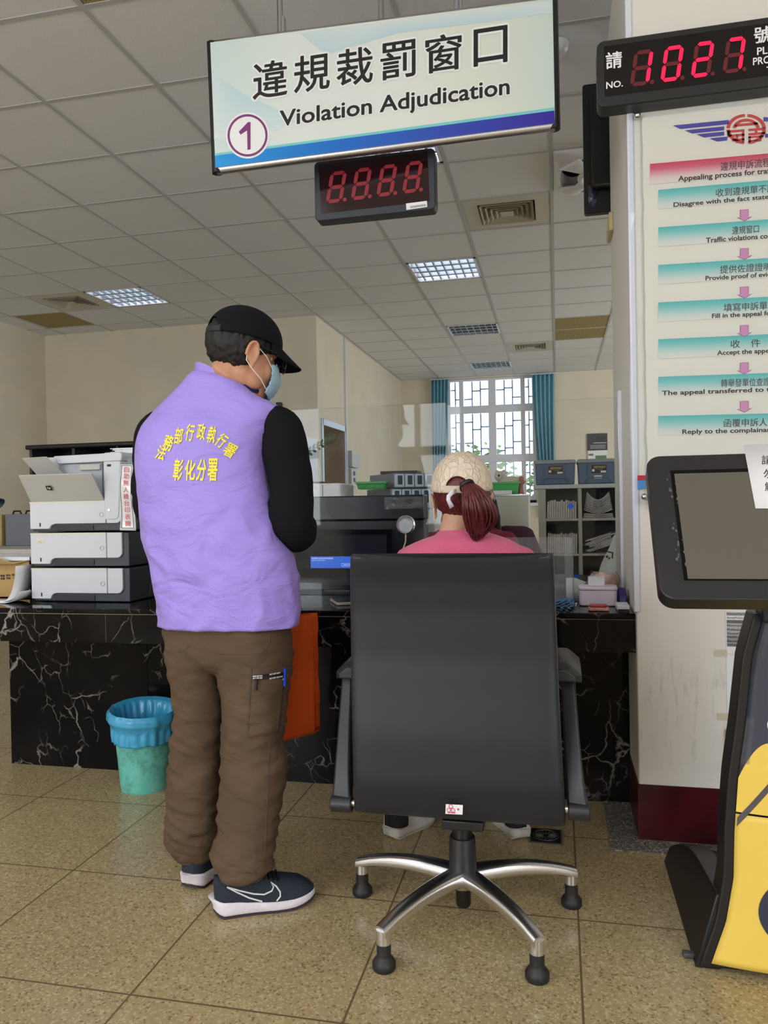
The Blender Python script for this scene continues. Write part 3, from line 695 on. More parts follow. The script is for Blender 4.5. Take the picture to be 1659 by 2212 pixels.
MB().box(CX0 - .022, CX0 - .018, p.y - .02, p.y + .02, p.z - .02, p.z + .02).build('switch_rocker', mat('yellowed_plastic_light', (216, 204, 160), .4), t, bevel=.002)
p = P(1196, 140, y=3.9)
t = thing('security_camera', 'white bullet security camera peeking out right of the hanging sign', 'camera', p)
MB().tube([p + Vector((-.02, 0, .06)), p + Vector((0, 0, -.06))], [.042, .03], 16).build('camera_body', M_WHITE, t)
MB().tube([p + Vector((-.022, 0, .075)), p + Vector((-.02, 0, .06))], [.05, .05], 16).build('sun_hood', M_BLK, t)
MB().tube([p + Vector((0, 0, -.06)), p + Vector((.012, 0, -.085)), p + Vector((-.01, .02, -.11))], .008, 8).build('lens_cable', M_BLK, t)
MB().tube([p + Vector((-.03, 0, 0)), p + Vector((-.1, 0, .1)), (p.x - .1, p.y, CZ)], .014, 10).build('mount_arm', M_WHITE, t)
p = P(1201, 58, y=3.55); p.z = CZ
t = thing('smoke_detector', 'small white round ceiling sensor at the right edge of the hanging sign', 'sensor', p)
MB().lathe([(.001, -.05), (.035, -.048), (.05, -.03), (.055, -.004), (.001, 0)], p).build('sensor_body', M_WHITE, t)
MB().lathe([(.001, -.056), (.012, -.054), (.012, -.046)], p, 12).build('sensor_lens', M_DGREY, t)

# ================================================================== poster on the column
PY = CY0 - .012; PP = plane3(Vector((0, PY, 0)), Vector((1, PY, 0)), Vector((0, PY, 1)))
Z3 = zx(1340, 220, .3344)
po = thing('process_poster', 'framed paper poster of the appeal process with red and teal bands, on the column', 'poster', (PP(1600, 600).x, PY, PP(1600, 1090).z))
g = lambda px, py, o=0.0: PP(px, py, o)
b = MB(); pl_, pt_, pb_ = g(1379, 262), g(1379, 256), g(1379, 1100); prx = .98
def pap(u, v):
    x = pl_.x + .012 + (prx - pl_.x - .012) * u; z = pb_.z + (pt_.z - pb_.z) * v
    e = .004 * noise.noise(Vector((0, 0, z * 16))) if u == 0 else 0
    return Vector((x + e, PY - .0004 + .0011 * noise.noise(Vector((x * 30, 3, z * 5))) * max(0, 1 - u * 9), z))
b.grid(pap, 30, 60); b.build('sheet', mat('poster_paper', (232, 226, 216), .55), po)
M_TEAL = uvramp('poster_teal', stops_v=[(0, (229, 224, 215)), (.25, (214, 220, 214)), (.7, (128, 202, 200)), (1, (86, 182, 184))], rough=.5)
M_ROSE = uvramp('poster_rose', stops_v=[(0, (230, 222, 214)), (.3, (226, 200, 200)), (.7, (214, 100, 126)), (1, (204, 62, 94))], rough=.5)
b = MB(); X2 = 1810
def slope(yl, yr): s_ = (yr - yl) / (954 - 245); return lambda xpx: 220 + .3344 * (yl + ((xpx - 1340) / .3344 - 245) * s_)
tops = [(570, 508), (812, 760), (1055, 1010), (1297, 1260), (1535, 1502), (1777, 1752), (2030, 2013)]
def band(m, xl, tp, hgt): b.grid(pquad(PP, (xl, tp(xl)), (X2, tp(X2)), (X2, tp(X2) + hgt), (xl, tp(xl) + hgt), .0022), 1, 1, m)
red = slope(398, 335); band(1, 1404, red, 44)
ts = [slope(*t_) for t_ in tops]
for t_ in ts: band(0, 1422, t_, 42)
CXP = 1610
def line(s_, xl, tp, dy, h, m, bold):
    xr = 2 * CXP - xl; f = pquad(PP, (xl, tp(xl) + dy), (xr, tp(xr) + dy), (xr, tp(xr) + dy + h), (xl, tp(xl) + dy + h), .0026); text(b, s_, f, 0, 1, 0, 1, m, bold=bold)
line('違規申訴流程', 1556, red, 10, 19, 3, .01); line('Appealing process for traffic violations', 1465, red, 32, 14.5, 2, .028)
L = [('收到違規單不服', 1546, 'Disagree with the fact stated in the ticket', 1455), ('違規窗口', 1581, 'Traffic violations counter', 1525), ('提供佐證證明', 1555, 'Provide proof of evidence', 1524),
     ('填寫申訴單', 1563, 'Fill in the appeal form', 1538), ('收　件', 1578, 'Accept the appeal', 1549), ('轉舉發單位查證', 1557, 'The appeal transferred to the original unit', 1430), ('函覆申訴人', 1563, 'Reply to the complainant by letter', 1474)]
for (c_, xa, e_, xe), t_ in zip(L, ts):
    line(c_, xa, t_, 10 if c_[0] != '收' else 9, 17.5, 3, .008); line(e_, xe, t_, 30.5, 12.5 if 'p' in e_ or 'g' in e_ else 10.5, 2, .028)
for k in range(6):
    y0_, xa = ts[k](1608) + 60, 1608
    pts = [(-9, 0), (8, -1), (8, 15), (15, 14), (0, 23), (-15, 16), (-9, 15.5)]
    b.add([PP(xa + u, y0_ + v, .0026) for u, v in reversed(pts)], [tuple(range(7))], 4)
    b.add([PP(xa + u * 1.08, y0_ + v * 1.05 - .6, .0024) for u, v in reversed(pts)], [tuple(range(7))], 2)
# winged emblem
c0 = (1610.5, 280)
def ep(x, y_): return PP(1340 + .3344 * x, 220 + .3344 * y_, .0026)
for k, (xl, yt, th) in enumerate(((340, 155, 22), (415, 186, 20), (492, 212, 20), (575, 238, 20))):
    xr = 700 - (0, 30, 30, 10)[k]
    for sgn in (1, -1):
        pts = [(xl, yt), (xr, yt - (xr - xl) * .1), (xr, yt - (xr - xl) * .1 + th + 4), (xl + 48, yt + th)]
        if sgn < 0: pts = [(1624 - x, y_ - (1624 - 2 * x) * .02 - 14) for x, y_ in pts]; pts.reverse()
        b.add([ep(*p_) for p_ in reversed(pts)], [(0, 1, 2, 3)], 5)
def epr(r0, r1, a0, a1, m=6, n=20, cx=812, cy=178, ky=.76):
    o = lambda r: [ep(cx + r * math.cos(R(a0 + (a1 - a0) * k / n)), cy - r * ky * math.sin(R(a0 + (a1 - a0) * k / n))) for k in range(n + 1)]
    b.loft([o(r0), o(r1)], m, False, (False, False), closed=False)
epr(105, 128, 3, 86); epr(105, 128, 94, 176); epr(105, 128, -178, -96); epr(105, 128, -84, -2)
epr(66, 88, 8, 172)
def er(x0, y0_, x1, y1_): sl = lambda x, y_: (x, y_ - (x - 812) * .08); b.add([ep(*sl(*p_)) for p_ in ((x0, y1_), (x1, y1_), (x1, y0_), (x0, y0_))], [(0, 1, 2, 3)], 6)
for r_ in ((738, 140, 886, 156), (690, 178, 800, 192), (690, 178, 706, 212), (690, 206, 800, 220), (784, 178, 800, 262), (745, 206, 760, 262), (720, 236, 800, 250), (826, 178, 936, 192), (826, 206, 936, 220), (868, 192, 884, 206), (826, 226, 842, 266), (826, 226, 925, 238), (900, 226, 914, 252), (826, 252, 910, 264)): er(*r_)
b.build('lettering', [M_TEAL, M_ROSE, mat('dark_brown_ink', (62, 50, 50), .6), mat('dark_grey_ink', (78, 72, 74), .6), mat('pink_ink', (214, 142, 190), .5), M_BINK, mat('emblem_red', (206, 66, 66), .5)], po)
b = MB(); a0, a1 = g(1358, 242), g(1358, 1092)
b.box(a0.x, prx + .04, PY - .008, PY - .005, a1.z, a0.z); b.build('acrylic_cover', M_CLEAR, po)
for px, py in ((1376, 253), (1391, 1073)):
    p = g(px, py); b = MB(); b.cyl((p.x, CY0 - .0008, p.z), (p.x, PY - .008, p.z), .0055); b.ell((p.x, PY - .013, p.z), (.0105, .009, .0105), 16, 10); b.build('standoff_screw', M_ALU, po)
b = MB(); f = front(PY - .0006)
for (ya, yb, m) in ((1027, 1037, 0), (1037, 1056, 1)):
    a, c = g(1377, ya), g(1394, yb); rect(b, f, a.x, c.x, c.z, a.z, m)
b.build('colour_sticker', [M_RINK, mat('sky_blue_ink', (70, 150, 215), .5)], po)
# notes and plate behind the kiosk
y = CY0 - .002; f = front(y)
def note(name, label, x0, x1, t_, b_):
    a, c = P(x0, t_, y=y), P(x1, b_, y=y); o = thing(name, label, 'paper notice', (a.x, y, c.z))
    MB().box(a.x, c.x, y, CY0 - .0004, c.z, a.z).build('sheet', M_PAPER, o); return o, a, c
o, a, c = note('form_list', 'grey and white printed list of form names taped to the column behind the kiosk', 1567, 1640, 1318, 1413)
b = MB(); f = front(y - .0006)
for k, s_ in enumerate(('PenaltyPay.fom', 'ScrapProve.fom', 'TNTAXNG2.fom', 'Motorcycle.fom', 'ProfessionCar.fom', 'GeneralCar.fom', 'FreeOc.aTop.fom', 'Rec.com', 'TNTaf210Ocr.fom')):
    zt = a.z - .006 - k * .0125
    if k not in (1,): rect(b, f, a.x + .003, c.x - .002, zt - .0118, zt, 0 if k in (0, 3, 4, 5) else 1)
    text(b, s_, front(y - .001), a.x + .005, a.x + .005 + .0046 * len(s_), zt - .010, zt - .003, 2, bold=.01)
b.build('lettering', [mat('pale_grey_ink', (176, 174, 174), .6), mat('mid_grey_ink', (140, 138, 140), .6), M_INK], o)
o, a, c = note('code_table', 'white sheet with a narrow table taped below the form list on the column', 1569, 1640, 1416, 1560)
b = MB()
for k in range(16):
    zt = a.z - .012 - k * .0095; rect(b, f, a.x + .036, a.x + .042, zt - .007, zt, 0); rect(b, f, a.x + .045, a.x + .06, zt - .007, zt, 0)
b.build('printed_table', mat('table_ink', (120, 118, 124), .6), o)
for px, py in ((1556, 1411), (1562, 1548)):
    p = P(px, py, y=y); b = MB(); b.box(p.x - .018, p.x + .02, y - .0008, y - .0002, p.z - .011, p.z + .011); b.build('tape_strip', mat('masking_tape', (206, 196, 172), .6), o)
a, c = P(1566, 1573, y=CY0), P(1640, 1623, y=CY0)
o = thing('blank_socket_plate', 'beige blank wall plate low on the column, half hidden by the kiosk', 'wall plate', (a.x, CY0, c.z))
b = MB(); rbox(b, a.x, a.x + .12, CY0 - .012, CY0, c.z, a.z, .006); b.build('plate', mat('beige_plate', (196, 182, 146), .4), o, bevel=.003)
MB().cyl((a.x + .06, CY0 - .0135, (a.z + c.z) / 2), (a.x + .06, CY0 - .012, (a.z + c.z) / 2), .004, n=10).build('screw', M_ALU, o)
# call panel by the lift
t = thing('lift_call_panel', 'grey lift call panel with buttons beside the steel lift doorway', 'call panel', (-2.47, 9.2, 1.36))
b = MB(); b.box(-2.5, -2.43, 9.06, 9.42, 1.60, 1.80); b.build('upper_box', mat('panel_grey', (188, 190, 196), .35), t, bevel=.004)
b = MB(); b.box(-2.5, -2.44, 9.06, 9.30, 1.36, 1.585); b.build('lower_box', mat('panel_beige', (196, 192, 184), .35), t, bevel=.004)
for z in (1.42, 1.50): MB().box(-2.441, -2.436, 9.14, 9.22, z, z + .05).build('button', M_DGREY, t)
# floor drain
x0, x1, y0, y1 = -.105, -.006, 2.586, 2.69
t = thing('floor_drain', 'square dark floor drain with a round grate, behind the chair', 'drain', ((x0 + x1) / 2, (y0 + y1) / 2, 0))
MB().box(x0 - .008, x1 + .008, y0 - .008, y1 + .008, .0004, .003).build('drain_frame', mat('drain_frame', (112, 104, 90), .5), t)
MB().box(x0, x1, y0, y1, .003, .005).build('drain_plate', mat('drain_black', (30, 28, 28), .4), t)
b = MB(); c = Vector(((x0 + x1) / 2, (y0 + y1) / 2, .0055)); b.torus(c, (0, 0, 1), .042, .0018, 32, 6)
for k in range(16): a = 2 * math.pi * k / 16; u = Vector((math.cos(a), math.sin(a), 0)); b.tube([c + u * .012, c + u * .036], .0022, 6)
b.build('grate', mat('drain_metal', (96, 92, 88), .4, metal=.6), t)
# ================================================================== the marble counter
CT = 0.75
t = thing('service_counter', 'long black marble service counter with white veins and a deep apron', 'counter', (-1.2, 3.1, 0))
fl, fr_, bk = Vector((-2.75, 2.612)), Vector((.2485, 2.697)), 3.62
b = MB(); b.prism([(fl.x, fl.y), (fr_.x, fr_.y), (fr_.x, bk), (fl.x, bk)], XY, CT - .02, CT); b.build('worktop', M_MARBLE, t, bevel=.004)
fy = lambda x: fl.y + (x - fl.x) * (fr_.y - fl.y) / (fr_.x - fl.x)
sx_ = P(226, 1360, y=2.64).x
b = MB()
for x0, x1 in ((fl.x, sx_ - .0012), (sx_ + .0012, -.62), (-.617, fr_.x)):
    b.prism([(x0, fy(x0) + .004), (x1, fy(x1) + .004), (x1, fy(x1) + .03), (x0, fy(x0) + .03)], XY, .618, CT - .0225)
b.build('apron', M_MARBLE, t)
b = MB(); b.prism([(fl.x, fy(fl.x) + .006), (fr_.x, fy(fr_.x) + .006), (fr_.x, fy(fr_.x) + .028), (fl.x, fy(fl.x) + .028)], XY, .62, CT - .0203); b.build('grout', mat('pale_grout', (150, 142, 130), .8), t)
b = MB(); xs = [-2.408, P(320, 1500, y=2.985).x, -.75, .2485]
for x0, x1 in zip(xs, xs[1:]): b.box(x0 + .0008, x1 - .0008, 2.985, 3.01, .0008, .74)
b.box(-2.408, .2485, 3.0, 3.3, .0008, .73); b.build('base', M_MARBLE, t)

# ------------------------------------------------------------------ glass screens on the counter
GY = 3.15
def pane(label, x0, x1, z0, z1, y=GY, m=None):
    o = MB().box(x0, x1, y - .0025, y + .0025, z0, z1).build('acrylic_screen', m or M_CLEAR); return tag(o, label, 'screen', 'clear screens along the counter')
pane('tall clear screen on the counter between the man and the woman', -1.30, -.442, .868, 1.546)
pane('narrow clear screen right behind the woman\'s cap', -.436, -.116, CT + .001, 1.538, GY + .008)
pane('clear screen between the woman and the column, above the tissue box', -.112, CX0 - .013, CT + .001, 1.535, GY - .004)
pane('low clear strip below the tall screen, in front of the touch monitor', -1.30, -.442, CT + .001, .864)
M_DOT = mat('blue_sticker', (20, 92, 205), .5)
for px, py, lb in ((1233, 1093, 'round blue sticker on the clear screen in front of the grey shelf'), (1245, 1247, 'round blue sticker low on the clear screen, above the white plastic box')):
    p = P(px, py, y=GY - .012); o = MB().cyl((p.x, p.y, p.z), (p.x, p.y + .0012, p.z), .0115, n=24).build('round_sticker', M_DOT); tag(o, lb, 'sticker')
p = P(876, 1134, y=GY - .02)
t = thing('intercom_speaker', 'round silver intercom speaker stuck to the clear screen, with a thin cable', 'speaker', p)
MB().lathe([(.001, -.012), (.026, -.012), (.027, -.016), (.034, -.016), (.039, -.008), (.040, .006), (.039, .016), (.001, .016)], p, 40, axis=(0, 1, 0)).build('rim', M_CHROME, t)
MB().lathe([(.001, -.0155), (.020, -.0145), (.0265, -.013)], p, 32, axis=(0, 1, 0)).build('mesh_cover', mat('speaker_mesh', (196, 204, 222), .45, metal=.4, bscale=1500, bstr=.5), t)
MB().tube([p + Vector((0, 0, -.04)), p + Vector((-.002, .004, -.07)), p + Vector((-.016, .0, -.11)), (p.x - .03, p.y - .02, CT + .004)], .0028, 8).build('cable', mat('pale_cable', (205, 198, 190), .5), t)

# ------------------------------------------------------------------ computers behind the screen
y = 3.36; a = P(600, 1072, y=y); c = P(915, 1068, y=y)
t = thing('computer_monitor', 'big black monitor housing with a wrapped logo at its upper right, behind the screen', 'monitor', ((a.x + c.x) / 2, y, CT))
x0, x1, z1 = a.x, c.x, c.z
b = MB(); b.box(x0, x1, y, y + .12, CT + .001, z1 - .11); b.build('housing', mat('computer_black', (24, 27, 34), .45), t, bevel=.006)
b = MB(); b.box(x0, x1, y - .012, y + .11, z1 - .11, z1); b.build('top_band', mat('computer_band', (28, 30, 38), .35), t, bevel=.006)
pl = plane3(Vector((0, y - .0125, 0)), Vector((1, y - .0125, 0)), Vector((0, y - .0125, 1))); Z5 = zx(600, 880, 340 / 1635)
b = MB(); text(b, 'acer', pquad(pl, Z5(1195, 962), Z5(1410, 950), Z5(1410, 1006), Z5(1195, 1014), .001), 0, 1, 0, 1, bold=.03); b.build('logo', mat('logo_dark', (4, 4, 5), .15), t)
b = MB()
def film(u, v):
    p = pl(*Z5(1110 + 390 * u, 1060 - 125 * v - 10 * u), .003); p.y -= .006 * noise.noise(Vector((u * 5, v * 3, 2))) + .003; return p
b.grid(film, 24, 12); b.build('protective_film', clear('wrinkled_film', (250, 250, 252), 1.4, .08, haze=.13), t)
b = MB()
for k in range(7): p = pl(*Z5(450 + k * 36, 1105), 0); b.box(p.x, p.x + .005, y - .001, y + .001, p.z - .002, p.z + .002)
b.build('port_row', mat('port_grey', (140, 146, 156), .4), t)
y = 3.235; c = P(847, 1143, y=y)
t = thing('touch_monitor', 'black touch monitor showing a blue message, facing the waiting chair', 'monitor', (-.95, y, CT))
x0, x1, z1, zb = -1.24, c.x, c.z, CT + .012
b = MB(); rbox(b, x0, x1, y, y + .035, zb, z1, .006); b.build('bezel', M_BLKG, t, bevel=.002)
b = MB(); f = front(y - .001); X1 = P(835, 1160, y=y).x
rect(b, f, x0 + .02, X1, zb + .022, P(700, 1156, y=y).z); b.build('display', mat('dim_display', (20, 22, 28), .1, spec=.25, emit=(60, 66, 78), estr=.10), t)
b = MB(); f = front(y - .002)
A, B = P(671, 1202, y=y), P(790, 1227, y=y); rect(b, f, A.x, B.x, B.z, A.z, 0)
f = front(y - .003); text(b, '此應用程式已由您的系統管理員封鎖。', f, A.x + .005, A.x + .105, A.z - .012, A.z - .005, 1)
text(b, '如需詳細資訊，請連絡您的系統管理員。', f, A.x + .005, A.x + .068, A.z - .019, A.z - .0155, 1)
q0, q1 = P(738, 1217, y=y), P(766, 1223, y=y)
for u0, u1, v0, v1 in ((q0.x, q1.x, q0.z - .001, q0.z), (q0.x, q1.x, q1.z, q1.z + .001), (q0.x, q0.x + .001, q1.z, q0.z), (q1.x - .001, q1.x, q1.z, q0.z)): rect(b, f, u0, u1, v0, v1, 1)
text(b, '複製到剪貼簿', f, q0.x + .008, q1.x - .006, q1.z + .004, q0.z - .004, 1)
b.build('blue_message', [mat('message_blue', (16, 78, 176), .3, emit=(16, 84, 190), estr=.75), mat('message_white', (220, 230, 245), .4, emit=(210, 225, 245), estr=.6)], t)
b = MB(); b.box(-1.02, -.9, y + .036, y + .12, CT + .001, CT + .012); b.box(-.98, -.94, y + .034, y + .05, CT + .01, CT + .1); b.build('stand', M_BLK, t)
a, c = P(716, 1306, z=CT), P(790, 1306, z=CT)
t = thing('smartphone', 'smartphone in a clear bumper case lying on the counter left of the chair', 'phone', (a.x + .04, a.y, CT))
Mx = Matrix.Translation(Vector((-.825, 2.89, CT))) @ Matrix.Rotation(R(27), 4, 'Z')
b = MB(); b.prism([tuple((Mx @ Vector((u, v, 0))).xy) for u, v in roundrect(-.037, .037, -.078, .078, .012)], XY, CT + .001, CT + .012, 0, True); b.build('bumper_case', mat('case_clear', (182, 178, 170), .25), t, bevel=.002)
b = MB(); b.prism([tuple((Mx @ Vector((u, v, 0))).xy) for u, v in roundrect(-.033, .033, -.073, .073, .009)], XY, CT + .011, CT + .0135, 0, True); b.build('screen', mat('phone_screen', (14, 20, 40), .06), t)

# ------------------------------------------------------------------ printer with two extra trays
PF = 2.822; ZP = zx(0, 880, 360 / 1475); pp = plane3(Vector((0, PF, 0)), Vector((1, PF, 0)), Vector((0, PF, 1)))
gx = lambda x, y_=1300: pp(*ZP(x, y_)).x
gz = lambda y_, x=600: pp(*ZP(x, y_)).z
M_PG = mat('printer_light_grey', (206, 209, 216), .42, bscale=900, bstr=.05)
M_PG2 = mat('printer_warm_grey', (186, 186, 180), .45)
M_PD = mat('printer_dark', (58, 63, 74), .5)
M_PDD = mat('printer_darker', (36, 39, 48), .5)
t = thing('laser_printer', 'big grey and charcoal laser printer with two extra paper trays on the counter', 'printer', (-1.94, 3.02, CT))
PB = PF + .42
def tray(y0, yb, name, first=False):
    """one drawer unit whose front runs from y0 to yb in the close-up"""
    zt, zl, zf = gz(y0), gz(y0 + (1640 - 1425 if not first else 0)), gz(yb)
    x0, xm, x1, xr = gx(272), gx(941), gx(1078), gx(1130)
    h = zt - gz(yb)
    hd = []
    zc = zt - h * .74                                          # lower edge of the drawer's right part
    dr_ = [(x0, zf + .012), (gx(440), zf + .012)]
    for k in range(7): a = R(180 - 15 * k); dr_.append((gx(505) + (gx(505) - gx(445)) * math.cos(a), zc - .018 + .018 * math.sin(a)))
    dr_ += [(xm, zc), (xm, zt), (x0, zt)]
    b = MB(); b.box(x0 + .004, xr, PF + .012, PB, zf + .002, zt); b.build('tray_body', M_PD, t, bevel=.003)
    b = MB(); b.prism(dr_, XZ, PF, PF + .03); o = b.build('drawer', M_PG, t, bevel=.0025)
    b = MB(); rp = [(xm + .0015, zc)] + [(x1 - .024 + .024 * math.sin(R(15 * k)), zc + .024 - .024 * math.cos(R(15 * k))) for k in range(7)] + [(x1, zt), (xm + .0015, zt)]
    b.prism(rp, XZ, PF + .002, PF + .03); b.build('corner_cover', M_PG, t, bevel=.0025)
    b = MB(); b.box(gx(470), gx(820), PF + .008, PF + .012, zf + .006, zc - .008); b.build('hand_recess', M_PDD, o)
    p = gx(905); zk = zt - h * .45
    b = MB(); b.torus((p, PF - .001, zk), (0, 1, 0), .0088, .0012, 24, 6); b.build('round_latch', M_PG2, o)
    b = MB(); b.box(gx(356), gx(367), PF - .0008, PF + .002, zf + .022, zf + .038); b.build('paper_gauge', M_INK, o)
    b = MB(); b.box(x0, gx(940), PF - .001, PF + .02, zt - .0062, zt + .0005); b.build('drawer_lip', mat('printer_cream', (214, 212, 200), .45), o)
    if not first:
        b = MB(); zh = zt - h * .62; b.tube([(xr + .001, PF + .16, zf + .004), (xr + .004, PF + .165, zh), (xr + .004, PF + .20, zh + .012), (xr + .002, PF + .33, zh + .014)], .004, 8); b.build('side_grip', M_DGREY, t)
tray(1425, 1722, 'lower'); tray(1112, 1412, 'middle'); tray(832, 1100, 'upper', True)
# upper engine
xr = gx(1090); ztop = gz(415)
b = MB(); b.box(gx(268), xr, PF + .05, PB, gz(836), ztop - .006); b.build('engine_housing', M_PG, t, bevel=.006)
b = MB(); rp = [(gx(932), gz(1000))] + [(gx(1062) - .022 + .022 * math.sin(R(15 * k)), gz(1000) + .022 - .022 * math.cos(R(15 * k))) for k in range(7)] + [(gx(1085), gz(490)), (gx(932), gz(490))]
b.prism(rp, XZ, PF - .001, PF + .06); cp = b.build('front_column', M_PG, t, bevel=.004)
b = MB(); b.cyl((gx(976), PF - .004, gz(915)), (gx(976), PF, gz(915)), .0052, n=20); b.build('power_button', M_ALU, cp)
b = MB(); b.box(gx(966), gx(1000), PF - .002, PF + .001, gz(535), gz(516)); b.build('usb_port', M_INK, cp)
b = MB(); b.prism([(gx(470), gz(425)), (gx(505), gz(497)), (gx(915), gz(490)), (gx(930), gz(415))], XZ, PF + .015, PB); b.build('output_cover', M_PG, t, bevel=.004)
b = MB(); b.prism([(gx(918), gz(490)), (gx(1085), gz(488)), (gx(1095), gz(430)), (gx(1075), gz(408)), (gx(934), gz(412))], XZ, PF + .004, PB); b.build('control_panel', M_PG, t, bevel=.004)
b = MB(); b.box(gx(500), gx(880), PF + .03, PF + .052, gz(820), gz(500)); b.build('feed_recess', mat('printer_recess', (168, 172, 180), .5), t)
b = MB(); b.box(gx(690), gx(875), PF + .02, PF + .05, gz(560), gz(505)); b.build('feed_roller_cover', M_PG2, t, bevel=.004)
# open manual feed flap
xl_, xr_ = gx(275, 830), gx(925, 830); zh = gz(832)
fo = P(*ZP(120, 600), x=xl_); fo2 = P(*ZP(800, 590), x=xr_ - .03)
b = MB(); A, B = Vector((xl_, PF - .002, zh)), Vector((xr_, PF - .002, zh)); Y = .5 * (fo.y + fo2.y); Zt = .5 * (fo.z + fo2.z)
C_, D_ = Vector((xr_ - .008, Y, Zt)), Vector((xl_, Y, Zt)); n_ = (B - A).cross(D_ - A).normalized()
b.loft([[A, B, C_, D_], [p + n_ * -.006 for p in (A, B, C_, D_)]], 0, False); fp = b.build('feed_flap', M_PG2, t, bevel=.002)
mid = A.lerp(B, .36).lerp(D_.lerp(C_, .36), .55); u_ = (B - A).normalized(); v_ = (D_ - A).normalized()
nf = n_ if n_.y < 0 else -n_
b = MB(); lf = lambda u, v: mid + u_ * u + v_ * v + nf * .0072
rect(b, lf, -.013, .013, -.011, .011, 0); text(b, 'hp', lambda u, v: lf(u, v) + nf * .0006, -.008, .008, -.007, .006, 1, shear=.25, bold=.02); b.build('badge', [M_INK, M_WINK], fp)
b = MB(); pa = [P(*ZP(*s), x=gx(s[0] + 60, 700)) for s in ((232, 440), (462, 436))]; A2 = Vector((gx(320, 590), PF + .01, gz(600))); B2 = Vector((gx(560, 590), PF + .01, gz(600)))
k0 = Vector((gx(265, 440), PF - .05, gz(445))); k1 = Vector((gx(480, 440), PF - .05, gz(440)))
b.loft([[A2, B2, k1, k0], [p + Vector((0, .003, .002)) for p in (A2, B2, k1, k0)]], 0, False); b.build('paper_support', M_PG2, t, bevel=.001)
b = MB(); f = front(PF - .0014); rect(b, f, gx(330), gx(392), gz(1200), gz(1160)); text(b, '1234-5', front(PF - .002), gx(340), gx(382), gz(1190), gz(1180), 1); b2 = MB(); rect(b2, f, gx(330), gx(392), gz(1200), gz(1160), 0)
for k in range(2): rect(b2, front(PF - .002), gx(340), gx(378), gz(1178 + 12 * k) - .001, gz(1178 + 12 * k), 1)
b2.build('asset_sticker', [mat('cream_sticker', (222, 216, 196), .6), M_GINK], t)
# its notice
y = PF - .012; ps = plane3(Vector((0, y, 0)), Vector((1, y, 0)), Vector((0, y, 1)))
o = thing('laminated_notice', 'narrow laminated notice with red writing hanging on the printer\'s right side', 'notice', ps(*ZP(1125, 1090)))
cs = [(1065, 503), (1172, 505), (1198, 1092), (1060, 1088)]
fnq = pquad(ps, *[ZP(*c_) for c_ in cs])
b = MB(); b.grid(lambda u, v: fnq(u, v) + Vector((0, .006 * math.sin(v * 7 + u), 0)), 6, 24); b.build('pouch', mat('laminate', (226, 228, 234), .12), o, solid=.0012)
b = MB(); off = lambda u, v: fnq(u, v) + Vector((0, .006 * math.sin(v * 7 + u) - .0012, 0))
for u0, u1, v0, v1 in ((.07, .10, .04, .985), (.84, .87, .04, .985), (.07, .87, .035, .042), (.07, .87, .98, .985)): b.grid(lambda u, v, a=(u0, u1, v0, v1): off(a[0] + (a[1] - a[0]) * u, a[2] + (a[3] - a[2]) * v), 1, 20, 0)
for k, ch in enumerate('自助無人機台印表機'): v1 = .965 - k * .102; text(b, ch, off, .30, .68, v1 - .085, v1, 1, bold=.005)
b.build('lettering', [M_INK, mat('coral_ink', (226, 100, 96), .6)], o)

# ------------------------------------------------------------------ left end of the counter
M_CARD = mat('cardboard', (172, 140, 88), .8, nscale=8, namt=.05); ZC = zx(0, 1060, 90 / 737)
t = thing('cardboard_box', 'open cardboard box of printing paper at the left end of the counter', 'box', (-2.5, 3.05, CT))
yb = 2.93; pc = plane3(Vector((0, yb, 0)), Vector((1, yb, 0)), Vector((0, yb, 1))); cz = lambda x, y_: pc(*ZC(x, y_))
xr = cz(535, 1300).x; zt = cz(300, 1250).z
b = MB()
for a in ((-2.78, xr, yb, yb + .005), (-2.78, xr, yb + .3, yb + .305), (-2.78, -2.775, yb, yb + .3), (xr - .005, xr, yb, yb + .3)): b.box(*a, CT + .001, zt)
b.box(-2.78, xr, yb, yb + .3, CT + .001, CT + .006); b.build('carton', M_CARD, t)
b = MB(); hp = [Vector((-2.78, yb + .002, zt)), Vector((xr, yb + .002, zt)), cz(525, 1235) + Vector((0, -.012, 0)), cz(320, 1285) + Vector((0, -.03, 0)), cz(0, 1165) + Vector((0, -.03, 0)), Vector((-2.78, yb - .03, zt - .02))]
b.add(hp, [(0, 1, 2, 3, 4, 5)]); b.build('flap', mat('cardboard_light', (192, 164, 108), .8), t, solid=.003)
b = MB(); f = front(yb - .001)
for k, s_ in enumerate(('電腦連續', '報表用紙', '複印一聯', '自動報表')):
    A = cz(8 + k * 102, 1480 - k * 8); B = cz(90 + k * 102, 1580 - k * 8)
    for r_ in range(2): text(b, s_[r_ * 2:r_ * 2 + 2], f, A.x, B.x, B.z + (A.z - B.z) * (.55 - .5 * r_), B.z + (A.z - B.z) * (.95 - .5 * r_), bold=.02)
b.build('print', M_INK, t)
o = thing('paper_ream', 'thick pile of white paper in the open cardboard box', 'paper', (-2.45, 3.08, CT + .01))
MB().box(-2.765, xr - .012, yb + .012, yb + .285, CT + .01, zt + .018).build('paper_pile', mat('paper_edges', (232, 232, 240), .7, nscale=60, namt=.03), o)
def curl(name, label, x_end, dz, y0, hgt, bend):
    o = thing(name, label, 'paper', (-2.35, y0, CT)); pts = []
    for k in range(30):
        u = k / 29; pts.append((-2.75 + (x_end - bend + 2.75) * min(1, u / .6), CT + dz) if u < .6 else (x_end - bend + bend * math.sin((u - .6) / .4 * 1.5), CT + dz + hgt * (1 - math.cos((u - .6) / .4 * 1.5))))
    b = MB(); b.loft([[Vector((x, y0, z)) for x, z in pts], [Vector((x, y0 + .11, z)) for x, z in pts]], 0, True, (False, False), closed=False); b.build('sheet', M_PAPER, o, solid=.0012)
